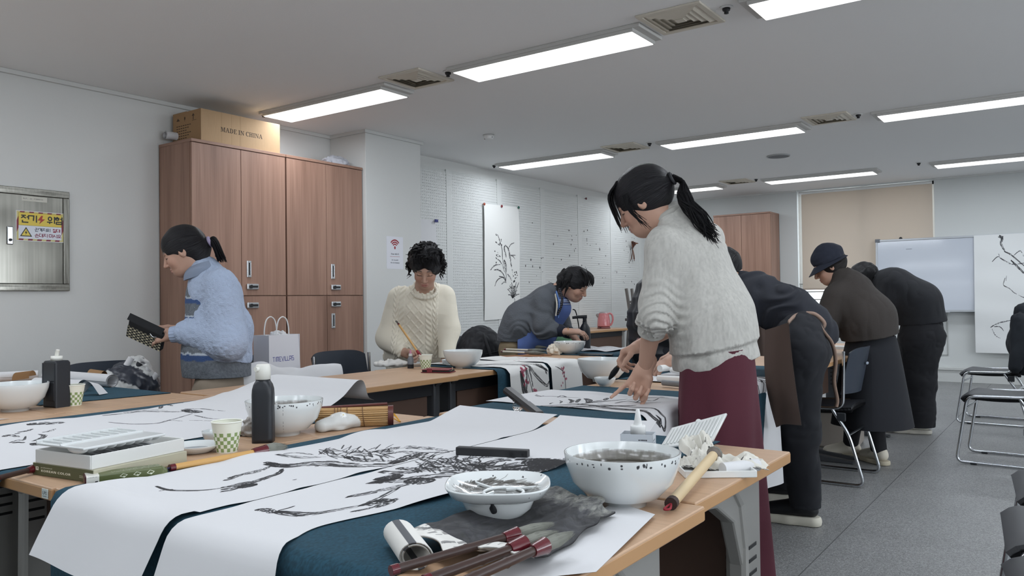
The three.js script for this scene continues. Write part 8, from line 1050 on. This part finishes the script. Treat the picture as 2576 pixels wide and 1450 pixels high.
// backpack, rolled mat and green tote on the far chairs
{
  const c = V(-4.08, 0.47, -5.25), t = thing('backpack', 'black fabric backpack lying on a chair behind the table', 'backpack', c), bm = cloth(0x15171d, { m: { roughness: 0.7 } }); part(t, 'body', blob([cone(V(0, 0.14, 0.12), V(0, 0.22, 0.02), 0.14, 0.19, 0.06, { s: X1, q: 0.9 }), cone(V(0, 0.22, 0.0), V(0, 0.14, -0.2), 0.19, 0.13, 0.06)], 0.009, { disp: wrinkle(0.014, 13, 13, 6), clip: (x, y, z) => 0.002 - y }), bm); part(t, 'front_pocket', blob([cone(V(0.12, 0.1, 0.06), V(0.12, 0.12, -0.08), 0.1, 0.1, 0.04)], 0.009, { disp: wrinkle(0.01, 16, 16, 8), clip: (x, y, z) => 0.002 - y }), bm); part(t, 'strap', tube([[0.05, 0.38, 0.05], [0.13, 0.33, 0.12], [0.2, 0.2, 0.14], [0.2, 0.08, 0.1]], 0.012, 24, 8), bm); part(t, 'zip', tube([[0.16, 0.2, 0.15], [0.2, 0.22, 0.0], [0.17, 0.2, -0.15]], 0.003, 20, 6), M.darkPlastic); part(t, 'logo_tag', box(0.004, 0.02, 0.003, 0.215, 0.19, -0.02, 0.001), M.chrome);
  const r0 = V(-3.98, 0.8, -5.5), r1 = V(-3.9, 0.76, -5.8), X = r1.clone().sub(r0).normalize(), Zr = X.clone().cross(UP).normalize(); solid('rolled_mat', 'rolled beige mat leaning beside the black backpack', 'mat', sheet((u, v) => { const a = v * 15, r = 0.045 * (1 - v * 0.6); return off(r0, X, u * 0.3).addScaledVector(UP, sin(a) * r).addScaledVector(Zr, cos(a) * r); }, 4, 80, 0.004), cloth(0x9a9080, { m: { side: THREE.DoubleSide } }));
  solid('tote_bag', 'green and white tote bag behind the woman in the grey cardigan', 'bag', blob([cone(V(0, 0.02, 0), V(0, 0.3, 0), 0.1, 0.12, 0.04, { s: Z1, q: 1.3 })], 0.01, { disp: wrinkle(0.015, 10, 10, 4), color: (x, y, z) => abs(z + 0.03) < 0.05 ? [0.1, 0.24, 0.13] : y > 0.26 ? [0.1, 0.24, 0.13] : [0.4, 0.42, 0.4], clip: (x, y, z) => max(-y, y - 0.36) }), phys({ vertexColors: true, roughness: 0.7 }), null, [-3.62, 0.0, -5.75]).position.y = 0.47;
  dup(chair0, [-3.62, 0, -5.75], faceX, 'black chair under the green tote bag');
}
// checked pouch in the hands of the woman in fleece
{
  const c = atD(368, 842, 3.93), t = thing('checked_pouch', 'black pouch with a cream-checked flap, held open in both hands', 'pouch', c), X = cdir(0.9, -0.42, 0.05), Y = cdir(0.35, 0.8, 0.45), Z = X.clone().cross(Y).normalize(); Y.copy(Z).cross(X).normalize(); const mm = new THREE.Matrix4().makeBasis(X, Y, Z);
  const map = canvasTex(256, 128, (g, w, h) => { g.fillStyle = '#1a1b1d'; g.fillRect(0, 0, w, h); for (let y = 0; y < 8; y++) for (let x = 0; x < 16; x++) { g.fillStyle = (x + y) % 2 ? '#1d1e20' : (x % 2 ? '#cfc6aa' : '#8b8673'); g.fillRect(x * 16, y * 16, 16, 16); } }); map.wrapS = THREE.RepeatWrapping;
  const b = box(0.19, 0.1, 0.03, 0, 0, 0, 0.008, 3); part(t, 'body', b.clone().applyMatrix4(mm), cloth(0x1c1d20)); part(t, 'checked_front', sheet((u, v) => V((u - 0.5) * 0.186, lerp(-0.048, 0.02, v), 0.0165), 6, 4, 0.002).applyMatrix4(mm), cloth(0xffffff, { m: { map } }), 'cream and black checked panel'); part(t, 'flap', sheet((u, v) => V((u - 0.5) * 0.19 - 0.01, 0.045 + v * 0.028, 0.012 - 0.02 * v), 6, 4, 0.004).applyMatrix4(mm), cloth(0x202124)); part(t, 'zip_pull', tube([V(0.03, 0.03, 0.018), V(0.05, 0.024, 0.024), V(0.066, 0.028, 0.02)].map((p) => p.applyMatrix4(mm)), 0.003, 10, 6), M.chrome);
}
// ---------- on the lockers ----------
{
  const map = canvasTex(1024, 320, (g, w, h) => { g.fillStyle = '#b0926f'; g.fillRect(0, 0, w, h); const q = rng(3); for (let i = 0; i < 900; i++) { g.fillStyle = `rgba(${q() > 0.5 ? '255,235,200' : '90,60,30'},.03)`; g.fillRect(q() * w, q() * h, 1 + q() * 3, 20 + q() * 120); } g.fillStyle = '#3a2b20'; g.font = 'bold 66px serif'; g.fillText('MADE IN CHINA', 236, 196); g.strokeStyle = 'rgba(110,82,50,.7)'; g.lineWidth = 2; for (const x of [250, 375, 480, 492]) { g.beginPath(); g.moveTo(x, 0); g.lineTo(x, h); g.stroke(); } });
  const side = canvasTex(384, 320, (g, w, h) => { g.fillStyle = '#a98660'; g.fillRect(0, 0, w, h); g.fillStyle = '#4c3a2c'; g.beginPath(); g.moveTo(50, 80); g.lineTo(70, 50); g.lineTo(100, 80); g.fill(); g.fillRect(160, 50, 16, 26); g.fillRect(165, 74, 5, 20); g.fillRect(280, 40, 10, 56); g.beginPath(); g.moveTo(265, 56); g.lineTo(285, 30); g.lineTo(305, 56); g.fill(); g.fillRect(268, 100, 60, 4); for (let r = 0; r < 6; r++) for (let i = 0; i < 7 - (r % 3); i++) g.fillRect(50 + i * 30, 130 + r * 26, 22, 9); g.fillRect(50, 290, 250, 12); });
  const t = thing('cardboard_box', 'long cardboard box printed MADE IN CHINA on top of the lockers', 'box', [-5.26, 2.27, -3.665], PI / 2), w = 0.69, h = 0.232, d = 0.35, cm = mat({ color: 0xab8f6e, roughness: 0.8 });
  part(t, 'carton', box(w, h, d, 0, h / 2, 0, 0.003), cm); part(t, 'front_print', new THREE.PlaneGeometry(w - 0.004, h - 0.004).translate(0, h / 2, d / 2 + 0.0006), mat({ map, roughness: 0.75 })); part(t, 'side_print', new THREE.PlaneGeometry(d - 0.004, h - 0.004).rotateY(-PI / 2).translate(-w / 2 - 0.0006, h / 2, 0), mat({ map: side, roughness: 0.8 })); part(t, 'lid_flap', box(w, 0.002, d * 0.5, 0, h + 0.001, -d * 0.25, 0), cm);
  const rr = atX(400, 328, -5.3); solid('paper_roll', 'white paper roll end poking out beside the cardboard box', 'paper roll', sheet((u, v) => { const a = v * 16, r = 0.03 * (1 - 0.5 * v); return V(-5.4 + 0.02 * u + sin(a) * r, 2.335 + cos(a) * r, lerp(-3.235, -3.46, u) ); }, 3, 70, 0.002), paperMat(null)).position.set(0, 0, 0);
  solid('paper_roll', 'flat white paper roll behind the cardboard box end', 'paper roll', sweep([V(-5.3, 2.29, -4.02), V(-5.3, 2.29, -4.25)], () => 0.02, 14), paperMat(null)); const cl = V(-5.22, 2.27, -4.7); solid('folded_cloth', 'pale grey cloth bundled on top of the lockers by the column', 'cloth', crumple(null, 0.09, 0.055, 0.13, 7, { amp: 0.03, f: 16, cell: 0.006 }), cloth(0xb3b5bd), null, [cl.x, cl.y, cl.z]);
}
// ---------- on the walls ----------
{
  const t = thing('electrical_panel', 'brushed steel electrical panel door on the side wall', 'panel', [XW, 0, 0]), z1 = -1.9, z0 = -2.592, y0 = 1.2, y1 = 1.858, st = mat({ color: 0x9f9d96, roughness: 0.42, metalness: 0.55, map: tex(256, 256, (u, v) => { const k = 205 + 34 * (tn(u * 4, v * 5, [4, 5], 3) - 0.5) + 30 * (tn(u * 120, v * 3, [120, 3], 4) - 0.5) + 16 * tn(u * 14, v * 14, 14, 5); return [k, k, k - 3]; }), roughnessMap: tex(128, 128, (u, v) => { const k = 120 + 90 * (tn(u * 5, v * 6, [5, 6], 8) - 0.5); return [k, k, k]; }, false) });
  part(t, 'frame', [span(0.001, 0.02, y0, y0 + 0.045, z0, z1, 0.004), span(0.001, 0.02, y1 - 0.045, y1, z0, z1, 0.004), span(0.001, 0.02, y0 + 0.0455, y1 - 0.0455, z0, z0 + 0.04, 0.004), span(0.001, 0.02, y0 + 0.0455, y1 - 0.0455, z1 - 0.04, z1, 0.004)], st); part(t, 'door', triUV(span(0.001, 0.014, y0 + 0.046, y1 - 0.046, z0 + 0.041, z1 - 0.041, 0.003)), st);
  const lz = atX(22, 600, XW).z; const lk = part(t, 'latch', box(0.012, 0.115, 0.036, 0.018, 1.548, lz, 0.006, 2), M.chrome); part(lk, 'lock_button', cyl(0.009, 0.009, 0.008, 0, 0, 0, 16).rotateZ(PI / 2).translate(0.026, 1.52, lz), M.black);
  const strip = canvasTex(256, 64, (g, w, h) => { g.fillStyle = '#cbc9be'; g.fillRect(0, 0, w, h); g.fillStyle = '#3a3a38'; g.font = '22px monospace'; g.fillText('NLP. 4C P3B8E50', 16, 40); }); part(t, 'name_strip', new THREE.PlaneGeometry(0.155, 0.032).rotateY(PI / 2).translate(0.0146, 1.79, -2.375), mat({ map: strip, roughness: 0.5 }));
  const sign = canvasTex(1024, 700, (g, W, H) => {
    g.fillStyle = '#dcdce0'; g.fillRect(0, 0, W, H); for (let i = -2; i < 24; i++) { g.fillStyle = i % 2 ? '#7e2233' : '#cfc483'; g.save(); g.beginPath(); g.rect(16, 14, W - 32, H - 28); g.clip(); g.beginPath(); const x = i * 96; g.moveTo(x, 0); g.lineTo(x + 96, 0); g.lineTo(x + 96 - 240, H); g.lineTo(x - 240, H); g.fill(); g.restore(); }
    g.fillStyle = '#e0c64f'; g.fillRect(56, 44, W - 112, 296); g.strokeStyle = '#222'; g.lineWidth = 4; g.strokeRect(56, 44, W - 112, 296); g.fillStyle = '#dcdfe8'; g.fillRect(56, 342, W - 112, 306);
    hangul(g, '전기', 96, 96, 180, '#17181a', 0.15, 0.92); hangul(g, '위험', 650, 96, 178, '#17181a', 0.15, 0.92); g.fillStyle = '#a83226'; g.beginPath(); g.moveTo(530, 92); g.lineTo(450, 208); g.lineTo(516, 208); g.lineTo(480, 296); g.lineTo(610, 172); g.lineTo(546, 172); g.lineTo(566, 92); g.fill();
    g.fillStyle = '#17181a'; g.beginPath(); g.moveTo(210, 376); g.lineTo(336, 596); g.lineTo(84, 596); g.fill(); g.fillStyle = '#e3cb55'; g.beginPath(); g.moveTo(210, 414); g.lineTo(304, 576); g.lineTo(116, 576); g.fill(); g.fillStyle = '#17181a'; g.beginPath(); g.moveTo(222, 444); g.lineTo(182, 516); g.lineTo(208, 516); g.lineTo(196, 562); g.lineTo(240, 496); g.lineTo(214, 496); g.fill();
    hangul(g, '관계자외', 388, 386, 84, '#1a2438', 0.15, 1.0); hangul(g, '절대', 770, 386, 84, '#8f1f38', 0.15, 1.02); hangul(g, '손대지', 388, 514, 92, '#7d2140', 0.15, 1.0); hangul(g, '마시오', 690, 514, 92, '#7d2140', 0.15, 0.98);
  }); part(t, 'warning_sign', new THREE.PlaneGeometry(0.293, 0.193).rotateY(PI / 2).translate(0.0148, 1.615, -2.411), mat({ map: sign, roughness: 0.45 }), 'yellow and white electricity warning sticker');
  // wi-fi notice on the column
  const wf = canvasTex(512, 700, (g, W, H) => { g.fillStyle = '#e2e3ea'; g.fillRect(0, 0, W, H); g.strokeStyle = '#9c2531'; g.lineCap = 'round'; for (const [r, lw] of [[150, 30], [105, 28], [62, 26]]) { g.lineWidth = lw; g.beginPath(); g.arc(256, 225, r, PI * 1.22, PI * 1.78); g.stroke(); } g.fillStyle = '#9c2531'; g.beginPath(); g.ellipse(256, 240, 24, 34, 0, 0, 7); g.fill(); g.fillStyle = '#22303c'; g.font = 'bold 52px sans-serif'; g.textAlign = 'center'; g.fillText('Free Wi-Fi', 256, 396); g.fillStyle = '#9c2531'; g.font = '22px sans-serif'; g.fillText('■■■■■■■■■■■■', 256, 440); for (let i = 0; i < 18; i++) g.fillRect(105 + i * 17, 428, 10, 10); g.fillStyle = '#22303c'; g.font = 'bold 36px sans-serif'; g.fillText('ID: Class401', 256, 520); g.fillText('PW: 0313908050', 256, 580); });
  solid('wifi_notice', 'white notice with red wireless symbol reading Free Wi-Fi, taped to the column', 'poster', new THREE.BoxGeometry(0.212, 0.292, 0.001).rotateY(PI / 2), [0, 0, 0, 0, 0, 0].map(() => null)[0] || mat({ map: wf, roughness: 0.6 }), null, [-5.029, 1.543, -5.223]);
  // ink orchid on the pegboard with pins
  const orch = canvasTex(512, 1024, (g, w, h) => { paperBase(g, w, h, [232, 232, 229]); const I = (p, W, o) => ink(g, p.map(([x, y]) => [(x - 50) / 430 * w, (y - 35) / 1360 * h]), W * 1.1, o); I([[205, 390], [230, 460], [255, 560], [262, 700], [300, 850], [300, 960]], 7, { dry: 0.1 }); I([[305, 510], [285, 545], [300, 620], [305, 660]], 14, { dry: 0.3 }); I([[310, 520], [335, 560], [360, 690], [380, 820], [390, 900]], 16, { dry: 0.45 }); I([[330, 540], [350, 600], [365, 700]], 8); I([[120, 810], [170, 755], [235, 745]], 9); I([[160, 810], [210, 808], [260, 850], [300, 930]], 10); I([[170, 1000], [200, 930], [270, 895], [300, 940]], 8); I([[220, 885], [270, 905], [300, 950]], 9); I([[250, 980], [280, 955], [305, 965]], 8); I([[340, 550], [370, 500], [415, 478]], 8); I([[360, 630], [400, 632], [430, 630]], 7); I([[370, 635], [400, 650], [420, 680]], 7); I([[200, 680], [250, 740], [290, 850]], 9, { dry: 0.3 }); I([[280, 690], [300, 760], [300, 840]], 22, { dry: 0.4 }); I([[320, 860], [350, 900], [370, 940]], 10, { dry: 0.3 }); for (const [a, b] of [[320, 1040], [345, 1000], [370, 960], [400, 1000], [430, 960], [465, 965], [440, 1060], [470, 1110], [430, 1100], [330, 1110]]) I([[382, 1155], [(a + 382) / 2 + 6, (b + 1155) / 2 - 15], [a, b]], 8, { dry: 0.15 }); I([[400, 1150], [412, 1180], [405, 1205]], 5); for (let i = 0; i < 46; i++) { const c = [[215, 450, 40, 70], [200, 660, 35, 80], [420, 880, 25, 70], [380, 990, 40, 50]][i % 4]; blotch(g, (c[0] + (inkR() - 0.5) * c[2] * 2 - 50) / 430 * w, (c[1] + (inkR() - 0.5) * c[3] * 2 - 35) / 1360 * h, 4 + 5 * inkR(), 0.85); } });
  const pz0 = -7.065, pz1 = -7.755, py1 = 2.2, py0 = 0.89; solid('orchid_scroll', 'hanging white paper with an ink orchid, pinned to the pegboard', 'painting', sheet((u, v) => V(-5.44 + 0.012 * sin(v * 3) + 0.01 * pow(v, 2) * (1 - u) + 0.003 * sin(u * 7 + v * 9), lerp(py0, py1, v) + (u - 0.5) * 0.02, lerp(pz0, pz1, u)), 16, 40, 0.0006), paperMat(orch));
  const pin = (z, y, c, lb) => { const k = thing('push_pin', lb, 'push pin', [-5.448, y, z]); part(k, 'head', new THREE.SphereGeometry(0.016, 12, 8).scale(0.7, 1, 1).translate(0.024, 0, 0), mat({ color: c, roughness: 0.35 })); part(k, 'shaft', cyl(0.004, 0.004, 0.03, 0, 0, 0, 8).rotateZ(PI / 2).translate(0.01, 0, 0), mat({ color: c })); }; pin(-7.07, 2.185, 0x9c4a33, 'orange-brown push pin at the orchid scroll corner by the column'); pin(-7.4, 2.19, 0x7d2b33, 'dark red push pin at the middle top of the orchid scroll'); pin(-7.74, 2.205, 0x1f5a4c, 'dark green push pin at the orchid scroll corner towards the window'); pin(-9.33, 2.465, 0x5a1f28, 'single dark red push pin high on the bare pegboard');
  solid('blank_sheet', 'blank white paper pinned to the pegboard beside the column', 'paper', sheet((u, v) => V(-5.442 + 0.006 * sin(v * 4), lerp(1.35, 1.94, v), lerp(-5.62, -6.27, u)), 8, 12, 0.0006), paperMat(null)); const bp = atX(1097, 556, -5.43); const bc = thing('corner_clip', 'blue clip on the corner of the blank pegboard sheet', 'clip', bp); part(bc, 'jaw', box(0.012, 0.03, 0.05, 0.004, 0, 0, 0.004), mat({ color: 0x3a3f7a }));
  // dried plant on the pegboard
  const dp = thing('dried_bouquet', 'small brown dried bouquet hung on the pegboard', 'bouquet', [-5.43, 1.86, -10.64]), q = rng(6), lv = [0x4a2c22, 0x6d4632, 0x35211c].map((c) => mat({ color: c, roughness: 0.9, side: THREE.DoubleSide })); for (let i = 0; i < 26; i++) { const a = (q() - 0.5) * 2.4, up = i < 16 ? 1 : -1, L = 0.05 + q() * 0.1, y0 = up > 0 ? 0.06 : -0.02; part(dp, i < 16 ? 'leaf' : 'stem', i < 16 ? sweep(spline([V(0.02, y0 * q() - 0.05, 0), V(0.04, y0 + 0.03 * q(), sin(a) * L * 0.6), V(0.03 + 0.03 * q(), y0 + cos(a) * L * 0.5 - 0.05 * q(), sin(a) * L)], 8), (s) => 0.012 * sin(s * 2.9 + 0.15), 5, true, 0.25) : sweep(spline([V(0.02, 0, 0), V(0.03, -0.08, sin(a) * 0.03), V(0.02, -0.16 - 0.05 * q(), sin(a) * 0.08)], 8), () => 0.0035, 5), lv[i % 3]); }
  // ink specks spattered on the pegboard
  const spk = []; for (let i = 0; i < 70; i++) { const z = -7.9 - q() * 2.9, y = 1.3 + q() * 0.75; spk.push(box(0.001, 0.008 + 0.03 * q() * q(), 0.006 + 0.012 * q(), XW + 0.0338, y, z, 0)); } const so = solid('ink_specks', 'scattered dark ink specks on the white pegboard', 'ink specks', spk, mat({ color: 0x4a4a4c })); so.userData.kind = 'stuff';
}
// whiteboard with the hanging plum scroll, cable trunking
{
  const t = thing('whiteboard', 'wide wall whiteboard with aluminium frame and ink-tray', 'whiteboard', [0, 0, ZB + 0.105]), x0 = -2.2, x1 = 0.35, y0 = 0.905, y1 = 1.82, al = mat({ color: 0xbfc3c8, roughness: 0.3, metalness: 0.6 }); part(t, 'board', span(x0, x1, y0, y1, 0.035, 0.05, 0.002), phys({ color: 0xc6ccd6, roughness: 0.13, clearcoat: 0.6, clearcoatRoughness: 0.08 })); part(t, 'frame', [span(x0 - 0.012, x1 + 0.012, y1 - 0.006, y1 + 0.02, 0.0, 0.06, 0.004), span(x0 - 0.012, x1 + 0.012, y0 - 0.02, y0 + 0.008, 0.0, 0.06, 0.004), span(x0 - 0.014, x0 + 0.01, y0 - 0.02, y1 + 0.02, 0.0, 0.06, 0.004), span(x1 - 0.01, x1 + 0.014, y0 - 0.02, y1 + 0.02, 0.0, 0.06, 0.004)], al); for (const [x, y] of [[x0, y1 + 0.008], [x1, y1 + 0.008], [x0, y0 - 0.008], [x1, y0 - 0.008]]) part(t, 'corner_cap', box(0.06, 0.045, 0.064, x + (x < -1 ? 0.01 : -0.01), y, 0.031, 0.006), mat({ color: 0x6c7076 })); part(t, 'pen_tray', span(-1.75, -1.35, y0 - 0.03, y0 - 0.012, 0.05, 0.11, 0.004), al);
  t.rotation.x = -0.055;   // leans back: its foot stands out from the wall
  const mg = atZ(2265, 603, ZB + 0.06); const kn = thing('magnet', 'small black magnet on the whiteboard top rail', 'magnet', [mg.x, mg.y + 0.014, ZB + 0.035]); part(kn, 'disc', cyl(0.02, 0.02, 0.012, 0, 0, 0, 18).rotateX(PI / 2), M.black);
  const wm = atZ(2287, 627, ZB + 0.052); solid('board_writing', 'tiny faint pen mark on the whiteboard', 'pen mark', box(0.07, 0.006, 0.0006, 0, 0, 0, 0), mat({ color: 0x7f858e }), null, [wm.x, wm.y, ZB + 0.1565 - 0.0551 * wm.y]);
  const sm = canvasTex(768, 1024, (g, w, h) => { paperBase(g, w, h, [226, 228, 228]); const k = (pts, W, o) => ink(g, pts.map(([x, y]) => [(x - 2455) / 200 * w, (y - 597) / 292 * h]), W, { col: '38,38,42', ...o }); k([[2523, 600], [2530, 608], [2527, 620], [2538, 642]], 22, { dry: 0.3 }); k([[2532, 602], [2528, 614]], 14); k([[2520, 603], [2528, 607]], 8); k([[2535, 640], [2548, 646], [2560, 655], [2600, 690]], 12, { dry: 0.2 }); k([[2503, 664], [2518, 652], [2528, 658], [2545, 668], [2560, 672], [2600, 668]], 7); k([[2522, 650], [2520, 645]], 4); k([[2560, 650], [2576, 640], [2585, 655]], 6); k([[2552, 662], [2565, 675], [2580, 690], [2610, 720]], 16, { dry: 0.2 }); k([[2536, 705], [2532, 722], [2545, 730], [2565, 745], [2600, 760]], 6); k([[2540, 700], [2538, 712]], 4); k([[2496, 826], [2510, 818], [2530, 812], [2550, 808]], 9); k([[2505, 824], [2520, 824], [2530, 834]], 7); k([[2500, 830], [2508, 845], [2520, 852]], 5); });
  solid('plum_scroll', 'large hanging paper with inked plum branches, covering part of the whiteboard', 'painting', sheet((u, v) => V(lerp(-1.08, -0.28, u), lerp(0.385, 1.835, v), ZB + 0.012 + 0.173 - 0.055 * max(0.9, lerp(0.385, 1.835, v)) + 0.008 * sin(v * 5) + 0.004 * sin(v * 23 + u * 3) + 0.004 * sin(u * 6)), 16, 40, 0.0006), paperMat(sm));
  const tr = struct('trim_5', [span(-1.62, -1.4, 0.575, 0.585, ZB, ZB + 0.01, 0), span(-1.62, -1.4, 0.335, 0.345, ZB, ZB + 0.01, 0), span(-1.405, -1.395, 0.335, 0.9, ZB, ZB + 0.01, 0)], mat({ color: 0xa8aaa8, roughness: 0.6 }), 'thin pale cable trunking under the whiteboard', 'trunking');
}
// pink kettle, stools beyond it
{
  const p = atY(1519, 826, TOP), t = thing('kettle', 'glossy pink electric kettle on the far table', 'kettle', [-5.02, TOP, -8.87]); t.position.copy(atY(1519, 827, TOP)); const pk = phys({ color: 0xc9797c, roughness: 0.22, clearcoat: 0.6 }), gy = mat({ color: 0x9a8f8f, roughness: 0.4 }), R = 0.085; part(t, 'base', lathe([[0, 0], [R, 0], [R, 0.016], [R * 0.9, 0.022], [0, 0.022]], 36), mat({ color: 0x8c5a5c, roughness: 0.4 })); part(t, 'body', lathe([[0, 0.024], [R * 0.98, 0.024], [R, 0.04], [R * 0.95, 0.12], [R * 0.78, 0.195], [R * 0.74, 0.2], [0, 0.2]], 40), pk); part(t, 'lid', lathe([[R * 0.74, 0.2], [R * 0.6, 0.213], [0.02, 0.22], [0, 0.22]], 32), gy); part(t, 'spout', sweep(spline([off(V(0, 0.16, 0), CR, -R * 0.75), off(V(0, 0.178, 0), CR, -R * 0.95), off(V(0, 0.19, 0), CR, -R * 1.08)], 8), (q) => 0.026 - 0.012 * q, 14), gy); part(t, 'handle', tube([off(V(0, 0.195, 0), CR, R * 0.6), off(V(0, 0.19, 0), CR, R * 1.15), off(V(0, 0.13, 0), CR, R * 1.42), off(V(0, 0.06, 0), CR, R * 1.2), off(V(0, 0.04, 0), CR, R * 0.95)], 0.012, 30, 10), pk); part(t, 'switch', box(0.02, 0.008, 0.012, 0, 0.012, 0.085, 0.002), M.black);
  const gm = mat({ map: woodTex([122, 118, 114], [100, 97, 94], [140, 136, 131], 1, 51, 6), roughness: 0.7 });
  const stool = (label, x, z, h, s, inv, turn, base = 0) => { const k = thing('stool', label, 'stool', [x, base, z], turn); const f = (y) => inv ? h - y : y; part(k, 'seat', box(s, 0.035, s, 0, f(h - 0.0175), 0, 0.006), mat({ color: 0x4f4d4d, roughness: 0.7 })); for (const [a, b] of [[-1, -1], [1, -1], [1, 1], [-1, 1]]) part(k, 'leg', sweep([V(a * s * 0.38, f(h - 0.035), b * s * 0.38), V(a * s * 0.5, f(0), b * s * 0.5)], () => 0.022, 8), gm); for (const a of [-1, 1]) { const y = f(h * 0.45); part(k, 'rung', box(s * 0.84, 0.03, 0.018, 0, y, a * s * 0.43, 0.003), gm); part(k, 'rung', box(0.018, 0.03, s * 0.84, a * s * 0.43, y - 0.04, 0, 0.003), gm); } return k; };
  stool('tall grey wooden stool with dark top, beyond the kettle table', -4.86, -9.82, 0.84, 0.36, false, 0.1); stool('grey wooden stool turned upside down on another stool', -4.87, -9.83, 0.4, 0.34, true, 0.25, 0.842); stool('second tall grey wooden stool beside the upturned one', -4.42, -9.95, 0.84, 0.36, false, -0.1);
}
// objects on the floor under the tables
{ const b = thing('storage_bin', 'pale storage bin on the floor under the far table', 'bin', [-1.5, 0, -6.25], 0.1); part(b, 'tub', [box(0.32, 0.26, 0.4, 0, 0.13, 0, 0.02, 3)], mat({ color: 0x9a928a, roughness: 0.6 })); part(b, 'lid', box(0.34, 0.03, 0.42, 0, 0.272, 0, 0.01, 2), mat({ color: 0xa8a098, roughness: 0.6 })); }
renderer.render(scene, camera);
